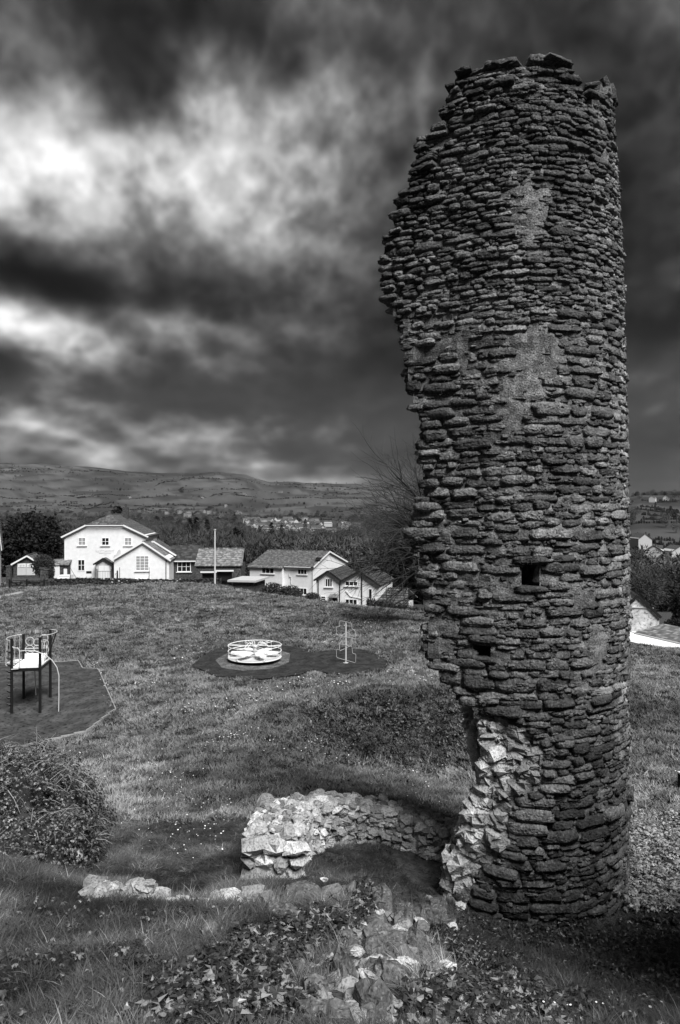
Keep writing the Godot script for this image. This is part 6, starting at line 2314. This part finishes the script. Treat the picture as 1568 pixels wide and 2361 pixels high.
func build_right_side() -> void:
	var p := at(1488, 1452, 56)
	var t := thing("rendered_outbuilding", p, -0.25, "stained white rendered gable wall just right of the tower", "outbuilding")
	var a: Vector3 = onto(t, 1421, 1424); var b: Vector3 = onto(t, 1520, 1421); var c: Vector3 = onto(t, 1470, 1371)
	var mb := MB.new()
	prism(mb, [Vector2(a.x, -1.2), Vector2(b.x, -1.2), Vector2(b.x, b.y), Vector2(c.x, c.y - 0.1), Vector2(a.x, a.y)], 0, -7)
	obj(mb, "wall", M.shade_white, t)
	gable_roof(t, a.x - 0.1, b.x + 0.12, c.x, a.y, b.y - 0.03, c.y, 0.12, -7.2, M.slate_dark, M.dark)
	var s0: Vector3 = onto(t, 1438, 1401, 0.0); var s1: Vector3 = onto(t, 1507, 1401, 0.0)
	obj(MB.new().box((s0 + s1) * 0.5 + Vector3(0, 0, 0.03), Vector3(s1.x - s0.x, 0.07, 0.08)), "string_course", M.sign, t)
	# white wall with a lean-to roof in front
	t = thing("white_lean_to", at(1462, 1478, 46), -1.25, "bright white flat roof below a sloping grey roof at the right edge", "outbuilding")
	var q0: Vector3 = onto(t, 1455, 1456); var q1: Vector3 = onto(t, 1590, 1487)
	mb = MB.new()
	mb.box(Vector3((q0.x + q1.x) * 0.5, (q0.y) * 0.5 - 0.45, -0.15), Vector3(q1.x - q0.x, q0.y + 0.9, 0.3))
	mb.box(Vector3((q0.x + q1.x) * 0.5, (q0.y) * 0.5 - 0.45, -2.0), Vector3(q1.x - q0.x - 0.6, q0.y + 0.8, 0.3))
	obj(mb, "wall", M.panel, t)
	mb = MB.new()
	slab(mb, [Vector3(q0.x - 0.3, q0.y - 0.12, 2.1), Vector3(q1.x, q0.y - 0.12, 2.1), Vector3(q1.x, q0.y - 0.06, 0.02), Vector3(q0.x - 0.3, q0.y - 0.06, 0.02)], 0.16)
	obj(mb, "flat_roof", M.panel, t)
	mb = MB.new()
	mb.box(Vector3((q0.x + q1.x) * 0.5, q0.y * 0.5 - 0.7, 1.9), Vector3(q1.x - q0.x, q0.y + 0.8, 0.2))
	obj(mb, "front_wall", M.panel, t)
	mb = MB.new()
	slab(mb, [Vector3(q0.x + 0.5, q0.y + 0.05, 0.1), Vector3(q1.x, q0.y + 0.05, 0.1), Vector3(q1.x, q0.y + 0.5, -2.2), Vector3(q0.x + 0.5, q0.y + 0.5, -2.2)], 0.14)
	obj(mb, "roof", M.slate, t)
	obj(MB.new().box(Vector3((q0.x + q1.x) * 0.5 + 0.25, q0.y - 0.04, 0.16), Vector3(q1.x - q0.x - 0.5, 0.14, 0.1)), "fascia", M.signgrey, t)
	# plank on a post at the right edge
	p = at(1572, 1664, 15)
	t = thing("plank_bench", Vector3(p.x, H(p.x, p.z), p.z), 0.4, "pale plank bench cut off by the right edge of the photo", "bench")
	obj(MB.new().box(Vector3(0.3, 0.4, 0), Vector3(0.7, 0.04, 0.16)), "seat", M.signgrey, t)
	for s in [0.0, 0.6]: obj(MB.new().box(Vector3(s, 0.18, 0), Vector3(0.07, 0.42, 0.16)), "leg", M.bark, t)
	# fallen log stubs in the grass
	for q in [[1516, 1990, "dark log stub in the grass right of the tower, the left of two"], [1540, 2005, "dark log stub in the grass right of the tower, the right of two"]]:
		p = look(q[0], q[1], 8.0)
		t = thing("log_stub", p + Vector3(0, 0.06, 0), 0, q[2], "log")
		obj(MB.new().tube([Vector3(-0.08, 0, 0.05), Vector3(0.02, 0.02, 0), Vector3(0.09, 0, -0.06)], 0.075, 0.065, 9, true), "wood", M.bark, t)

func small_house(w: float, l: float, h: float, r: float) -> Node3D:
	var n := Node3D.new()
	var mb := MB.new()
	prism(mb, [Vector2(-w / 2, -1.5), Vector2(w / 2, -1.5), Vector2(w / 2, h), Vector2(0, h + r), Vector2(-w / 2, h)], l / 2, -l / 2)
	obj(mb, "wall", M.offwhite, n)
	mb = MB.new()
	slab(mb, [Vector3(-w / 2 - 0.3, h - 0.25, l / 2 + 0.3), Vector3(0, h + r + 0.12, l / 2 + 0.3), Vector3(0, h + r + 0.12, -l / 2 - 0.3), Vector3(-w / 2 - 0.3, h - 0.25, -l / 2 - 0.3)], 0.15)
	slab(mb, [Vector3(0.004, h + r + 0.12, l / 2 + 0.3), Vector3(w / 2 + 0.3, h - 0.25, l / 2 + 0.3), Vector3(w / 2 + 0.3, h - 0.25, -l / 2 - 0.3), Vector3(0.004, h + r + 0.12, -l / 2 - 0.3)], 0.15)
	var rf := obj(mb, "roof", M.slate_dark, n)
	obj(MB.new().box(Vector3(0.5, h + r + 0.3, l / 2 - 0.5), Vector3(0.5, 1.1, 0.5)), "chimney", M.brick, rf)
	return n

func build_town() -> void:
	var protos := [small_house(7, 9, 4.6, 2.2), small_house(6.5, 14, 4.8, 2.4), small_house(8, 10, 2.6, 2.4)]
	rng.seed = 303
	var spots := []
	for k in 62:
		var px := rnd(565, 745)
		var py := rnd(1203, 1232)
		if px < 600 and py > 1215: py -= 12
		spots.append([px, py, "pale little house in the valley town beyond the oblique white house", "houses of the valley town"])
	for k in 14: spots.append([rnd(740, 830), rnd(1212, 1262), "pale little house among the trees right of the valley town", "scattered houses right of the town"])
	for k in 9: spots.append([rnd(380, 560), rnd(1183, 1200), "tiny pale farm on the lower slope left of the town", "farms on the lower slope"])
	for k in 5: spots.append([rnd(280, 900), rnd(1136, 1172), "tiny pale farm high on the hillside", "farms on the hillside"])
	for q in [[1476, 1264, "low pale farm building touching the tower's right edge"], [1508, 1283, "white gabled farmhouse in the fields right of the tower"], [1558, 1284, "white gabled farmhouse at the right edge of the photo"], [1505, 1158, "long pale farm on the hilltop right of the tower"], [1536, 1157, "white farmhouse on the hilltop below the tree line at the right"]]: spots.append([q[0], q[1], q[2], ""])
	var seen_in := {}
	var ordinals := ["first", "second", "third", "fourth", "fifth", "sixth", "seventh", "eighth", "ninth", "tenth", "eleventh", "twelfth", "thirteenth", "fourteenth"]
	spots.sort_custom(func(a, b): return a[0] < b[0])
	for i in spots.size():
		var s: Array = spots[i]
		var place: int = seen_in.get(s[3], 0)
		seen_in[s[3]] = place + 1
		if s[3] != "" and s[3] != "houses of the valley town": s[2] += ", " + ordinals[place] + " from the left"
		var p := far_point(s[0], s[1], 260.0)
		var r: Node3D = protos[rng.randi() % 3].duplicate()
		r.name = numbered("small_house")
		add_child(r)
		r.position = p
		r.rotation.y = rnd(-1.7, 1.7) if s[3] != "" else rnd(-0.6, 0.2)
		if s[2].begins_with("tiny"): r.get_child(0).material_override = M.farm
		tag(r, s[2], "house", s[3])
	for q in protos: q.free()

# ---------------------------------------------------------------- play equipment
func build_play_tower() -> void:
	var p := at(73, 1645, 24.6)
	p.y = flat(p.x, p.z)
	var t := thing("play_platform", p, 0.16, "playground climbing platform with black posts, white deck and curved slide pole at the left", "play equipment")
	t.scale = Vector3.ONE * 0.94
	var m := 24.3 / F
	var W := 0.98
	var D := 1.5
	var dk := 1.62
	var hi := 2.78
	var P := [Vector3(-W / 2, 0, D / 2), Vector3(W / 2, 0, D / 2), Vector3(W / 2, 0, -D / 2), Vector3(-W / 2, 0, -D / 2)]
	var tops := [2.7, 2.72, 2.75, 2.6]
	for k in 4:
		var q: Vector3 = P[k]
		var g := H(p.x + q.x, p.z + q.z) - p.y
		obj(MB.new().tube([Vector3(q.x, g - 0.1, q.z), Vector3(q.x, tops[k], q.z)], 0.05, 0.05, 10, true), "post", M.black, t)
	# deck of two white boards on a dark frame
	obj(MB.new().box(Vector3(-W * 0.25, dk, 0), Vector3(W * 0.49, 0.04, D - 0.08)), "deck_board", M.panel, t)
	obj(MB.new().box(Vector3(W * 0.25, dk, 0), Vector3(W * 0.49, 0.04, D - 0.08)), "deck_board", M.panel, t)
	obj(MB.new().box(Vector3(0, dk - 0.08, D / 2 - 0.02), Vector3(W, 0.11, 0.06)).box(Vector3(0, dk - 0.08, -D / 2 + 0.02), Vector3(W, 0.11, 0.06)).box(Vector3(W / 2 - 0.02, dk - 0.082, 0), Vector3(0.06, 0.1, D - 0.1)).box(Vector3(-W / 2 + 0.02, dk - 0.082, 0), Vector3(0.06, 0.1, D - 0.1)), "deck_frame", M.black, t)
	# low white rear board and side board with a cut-out step
	obj(MB.new().box(Vector3(-0.02, dk + 0.13, -D / 2 + 0.05), Vector3(W - 0.16, 0.2, 0.03)), "kick_board", M.panel, t)
	# footholds up the left front post
	for k in 9:
		var y := 0.28 + k * 0.24
		obj(MB.new().tube([Vector3(-W / 2 - 0.04, y, D / 2), Vector3(-W / 2 - 0.12, y + 0.02, D / 2), Vector3(-W / 2 - 0.17, y + 0.05, D / 2)], 0.05, 0.025, 7, true), "foothold", M.black, t)
	# half-round basket at the left: top hoop, rails, slatted seat
	var c := Vector3(-W / 2, 0, 0.1)
	var hoop := arc(c + Vector3(0, 2.62, 0), Vector3(-0.34, 0, 0), Vector3(0, 0, 0.62), -PI / 2, PI / 2, 14)
	obj(MB.new().tube(hoop, 0.015, 0.015, 7), "top_hoop", M.steel, t)
	var low := arc(c + Vector3(0, 1.68, 0), Vector3(-0.36, 0, 0), Vector3(0, 0, 0.62), -PI / 2, PI / 2, 14)
	obj(MB.new().tube(low, 0.018, 0.018, 7), "seat_hoop", M.steel, t)
	for k in 7:
		var i := 1 + k * 2
		obj(MB.new().tube([low[i], hoop[i]], 0.007, 0.007, 5), "cage_bar", M.signgrey, t)
		obj(MB.new().box((low[i] + Vector3(c.x, low[i].y, low[i].z)) * 0.5, Vector3(absf(low[i].x - c.x), 0.02, 0.06)), "slat", M.panel, t)
	# conical cage at the right back
	var c2 := Vector3(W / 2, 0, -0.15)
	var h2 := arc(c2 + Vector3(0, 2.74, 0), Vector3(0.36, 0, 0), Vector3(0, 0, 0.62), -PI / 2, PI / 2, 16)
	obj(MB.new().tube(h2, 0.015, 0.015, 7), "top_hoop", M.steel, t)
	for k in 9:
		obj(MB.new().tube([h2[k * 2 if k < 8 else 16], Vector3(W / 2 + 0.05, dk + 0.12, lerpf(-0.4, 0.35, k / 8.0))], 0.009, 0.009, 5), "cage_bar", M.black, t)
	# ringed panels between the posts
	var ring := func(q: Vector3, r: float, ax: Vector3) -> void:
		obj(MB.new().tube(arc(q, ax * r, Vector3(0, r, 0), 0, TAU, 20), 0.011, 0.011, 6), "ring", M.steel, t)
	for q in [[-0.26, 2.32, 0.155], [-0.27, 2.0, 0.16], [-0.25, 1.80, 0.12], [0.0, 2.27, 0.13], [0.0, 2.04, 0.12], [0.25, 2.42, 0.15], [0.27, 2.22, 0.15], [0.26, 1.98, 0.16]]:
		ring.call(Vector3(q[0], q[1], -D / 2), q[2], Vector3(1, 0, 0))
	for q in [[0.3, 2.36, 0.15], [-0.05, 2.3, 0.16], [-0.35, 2.05, 0.15]]:
		ring.call(Vector3(W / 2, q[1], q[0]), q[2], Vector3(0, 0, 1))
	obj(MB.new().tube([Vector3(-W / 2, dk + 0.42, -D / 2), Vector3(W / 2, dk + 0.42, -D / 2)], 0.018, 0.018, 6), "rail", M.steel, t)
	# bent grab rail at the front
	var z := D / 2 + 0.05
	obj(MB.new().tube([Vector3(-W / 2, 2.42, z - 0.05), Vector3(-W / 2 + 0.1, 2.36, z), Vector3(-0.27, 2.36, z + 0.02), Vector3(-0.2, 2.27, z + 0.03), Vector3(-0.19, 1.72, z + 0.03), Vector3(-0.24, 1.6, z + 0.02), Vector3(-W / 2, 1.58, z)], 0.018, 0.018, 8), "grab_rail", M.steel, t)
	# sliding pole that arches over to the ground at the right
	var g2 := H(p.x + 1.18, p.z + 0.6) - p.y
	obj(MB.new().tube([Vector3(-0.2, 2.24, z), Vector3(0.05, 2.26, z), Vector3(0.35, 2.22, z), Vector3(0.68, 2.08, z), Vector3(0.93, 1.86, z), Vector3(1.09, 1.6, z), Vector3(1.16, 1.3, z), Vector3(1.16, 0.6, z), Vector3(1.15, g2 - 0.05, z)], 0.017, 0.017, 8), "slide_pole", M.steel, t)
	obj(MB.new().tube([Vector3(-0.12, g2 + 0.1, -D / 2 - 0.3), Vector3(-0.12, dk, -D / 2 - 0.1)], 0.02, 0.02, 6), "stay", M.signgrey, t)

func build_roundabout() -> void:
	var p := at(587.5, 1528, 31.2)
	p.y = flat(p.x, p.z) + 0.03
	var t := thing("merry_go_round", p, 0.2, "white playground merry-go-round with two ring rails and seats round a hub", "play equipment")
	var R := 1.18
	obj(MB.new().disc(Vector3(0, 0.13, 0), R, 0.035, 48), "turntable", M.signgrey, t)
	obj(MB.new().tube(arc(Vector3(0, 0.15, 0), Vector3(R, 0, 0), Vector3(0, 0, R), 0, TAU, 48), 0.02, 0.02, 6), "rim", M.trim, t)
	obj(MB.new().disc(Vector3(0, -0.02, 0), 0.8, 0.15, 24), "bearing", M.black, t)
	for q in [[0.44, "lower_ring"], [0.69, "upper_ring"]]:
		obj(MB.new().tube(arc(Vector3(0, q[0], 0), Vector3(R + 0.01, 0, 0), Vector3(0, 0, R + 0.01), 0, TAU, 56), 0.018, 0.018, 7), q[1], M.trim, t)
	obj(MB.new().tube([Vector3(0, 0.15, 0), Vector3(0, 0.66, 0)], 0.085, 0.085, 12, true), "hub_post", M.sign, t)
	obj(MB.new().disc(Vector3(0, 0.63, 0), 0.13, 0.05, 16), "hub_cap", M.trim, t)
	for k in 6:
		var a := TAU * k / 6.0 + 0.25
		var u := Vector3(cos(a), 0, sin(a))
		var w := Vector3(-u.z, 0, u.x)
		obj(MB.new().tube([u * R + Vector3(0, 0.15, 0), u * R + Vector3(0, 0.69, 0)], 0.011, 0.011, 6), "upright", M.trim, t)
		obj(MB.new().box(u * (R - 0.02) + Vector3(0, 0.185, 0), Vector3(0.1, 0.03, 0.1), Basis(Vector3.UP, -a)), "foot_plate", M.trim, t)
		# kite-shaped seat
		var mb := MB.new()
		var up := Vector3(0, 0.38, 0)
		var f := [u * 0.16 + up - w * 0.07, u * 0.62 + up - w * 0.19, u * 1.06 + up - w * 0.15, u * 1.06 + up + w * 0.15, u * 0.62 + up + w * 0.19, u * 0.16 + up + w * 0.07]
		slab(mb, f, 0.05)
		obj(mb, "seat", M.panel, t)
		mb = MB.new()
		var b0 := u * 0.55
		beam(mb, b0 + Vector3(0, 0.16, 0), b0 + Vector3(0, 0.34, 0), 0.1, 0.1)
		obj(mb, "seat_leg", M.sign, t)
		# a pair of grip bars from the hub to the upper ring
		for s in [-0.05, 0.05]:
			obj(MB.new().tube([u * 0.1 + w * s + Vector3(0, 0.66, 0), u * 0.2 + w * s + Vector3(0, 0.82, 0), u * 0.34 + w * s * 1.3 + Vector3(0, 0.82, 0), u * 0.62 + w * s * 1.6 + Vector3(0, 0.64, 0), u * (R - 0.02) + w * s * 1.6 + Vector3(0, 0.69, 0)] if k % 2 == 0 else [u * 0.1 + w * s + Vector3(0, 0.65, 0), u * 0.5 + w * s * 1.5 + Vector3(0, 0.65, 0), u * (R - 0.02) + w * s * 2.4 + Vector3(0, 0.69, 0)], 0.014, 0.014, 6), "grip_bar", M.trim, t)

func build_climbing_pole() -> void:
	var p := at(797.5, 1531, 30.6)
	p.y = flat(p.x, p.z)
	var t := thing("climbing_frame", p, 0.0, "slender climbing pole with bent steel loops on the dark matting right of the merry-go-round", "play equipment")
	obj(MB.new().tube([Vector3(0, -0.1, 0), Vector3(0, 1.78, 0)], 0.032, 0.03, 8, true), "pole", M.signgrey, t)
	var k := 0.001042
	var loops := [[0.35, [[325, 850], [325, 560], [345, 540], [450, 530], [467, 510], [467, 310], [490, 280], [740, 305], [960, 345], [1005, 380], [1012, 560], [1030, 590], [1130, 645], [1165, 690], [1170, 980], [1140, 1000], [740, 945], [350, 870], [325, 850]]],
		[0.30, [[330, 1500], [330, 1800], [360, 1850], [740, 1930], [1140, 2010], [1175, 1980], [1185, 1690], [1150, 1640], [1060, 1625], [1030, 1590], [1022, 1420], [1000, 1340], [760, 1300], [490, 1262], [470, 1290], [470, 1490], [440, 1505], [330, 1500]]],
		[-0.5, [[430, 1480], [430, 1220], [450, 1180], [540, 1140], [480, 1020], [530, 890], [600, 850], [740, 800], [940, 740], [930, 780], [930, 950]]],
		[-0.4, [[460, 1530], [740, 1440], [1000, 1330], [1030, 1290], [1030, 1010]]]]
	for l in loops:
		var pts := []
		for q in l[1]:
			var x: float = (q[0] - 745.0) * k
			pts.append(Vector3(x * cos(l[0]), (2040.0 - q[1]) * k + 0.02, x * sin(l[0]) + (0.035 if l[0] > 0 else -0.035)))
		obj(MB.new().tube(pts, 0.009, 0.009, 6), "bent_loop", M.sign, t)
	obj(MB.new().disc(Vector3(0, 0.0, 0), 0.12, 0.02, 14), "base_plate", M.sign, t)

func build_play() -> void:
	drape([[-60, 1528], [60, 1534], [180, 1527], [191, 1545], [225, 1546], [245, 1590], [266, 1637], [200, 1690], [110, 1712], [0, 1733], [-80, 1745]], "safety_matting", M.mat_worn, 0.012, "dark rubber matting under the climbing platform", "edge")
	drape([[440, 1540], [468, 1516], [500, 1500], [560, 1491], [640, 1489], [700, 1498], [724, 1510], [770, 1502], [830, 1500], [870, 1514], [906, 1534], [880, 1548], [830, 1556], [770, 1560], [722, 1548], [690, 1560], [600, 1569], [500, 1563]], "safety_matting", M.mat_rubber, 0.012, "dark rubber matting round the merry-go-round and climbing pole")
	drape([[497, 1526], [530, 1507], [585, 1502], [640, 1503], [669, 1511], [666, 1530], [625, 1546], [560, 1551], [512, 1543]], "octagon_matting", M.mat_grey, 0.018, "paler octagonal matting under the merry-go-round")
	build_play_tower()
	build_roundabout()
	build_climbing_pole()
	# worn path by the gate
	var mb := MB.new()
	var a := []
	var b := []
	for q in [[-60, 1392, 1402], [0, 1375, 1382], [50, 1364, 1369], [110, 1355, 1358.5]]:
		a.append(look(q[0], q[1], 30.0) + Vector3(0, 0.05, 0)); b.append(look(q[0], q[2], 30.0) + Vector3(0, 0.05, 0))
	for k in 3: mb.quad(b[k], b[k + 1], a[k + 1], a[k])
	tag(obj(mb, "path", M.path, self), "", "", "", "structure")

# ---------------------------------------------------------------- the scene
func _ready() -> void:
	var cam := Camera3D.new()
	cam.name = "camera"
	cam.position = Vector3(0, EYE, 0)
	cam.fov = 2.0 * rad_to_deg(atan(1180.5 / F))
	cam.near = 0.1
	cam.far = 12000.0
	add_child(cam)
	cam.current = true
	var env := Environment.new()
	env.background_mode = Environment.BG_SKY
	env.sky = Sky.new()
	env.sky.sky_material = make_sky()
	env.background_energy_multiplier = 1.0
	env.tonemap_mode = Environment.TONE_MAPPER_LINEAR
	env.tonemap_exposure = EXPO
	env.sdfgi_enabled = true
	env.ssao_enabled = true
	env.ssil_enabled = true
	env.fog_enabled = true
	env.fog_density = 0.000014
	env.fog_light_color = Color(0.6, 0.6, 0.6)
	var we := WorldEnvironment.new()
	we.name = "environment"
	we.environment = env
	add_child(we)
	var sun := DirectionalLight3D.new()
	sun.name = "sun"
	sun.light_energy = 0.5
	sun.light_angular_distance = 30.0
	sun.shadow_enabled = true
	var az := deg_to_rad(150.0)        # from the right, a little behind the camera
	var el := deg_to_rad(52.0)
	add_child(sun)
	sun.look_at_from_position(Vector3(sin(az) * cos(el), sin(el), -cos(az) * cos(el)) * 50.0, Vector3.ZERO)

	nz.frequency = 1.0
	nz.seed = 11
	nz.fractal_octaves = 4
	rng.seed = 1
	make_materials()
	var clock := Time.get_ticks_msec()
	build_land()
	build_far()
	rng.seed = 2
	make_stones()
	rng.seed = 3
	build_tower()
	rng.seed = 4
	build_low_walls()
	build_big_house()
	build_oblique_house()
	build_twin_house()
	build_garage()
	rng.seed = 5
	build_garden_wall()
	build_yard_things()
	build_right_side()
	build_town()
	build_play()
	rng.seed = 6
	build_ivy()
	build_ivy_mound()
	build_bank_growth()
	build_litter()
	rng.seed = 7
	build_bare_tree()
	build_trees()
	for k in 40:                                       # no grass inside the tower's footing
		var a := TAU * k / 40.0
		for r in [0.5, 1.0, 1.45]: bare_spot(TC.x + cos(a) * r, TC.z + sin(a) * r, 0.3)
	rng.seed = 8
	build_grass()
	build_petals()
	print("built in ", Time.get_ticks_msec() - clock, " ms")
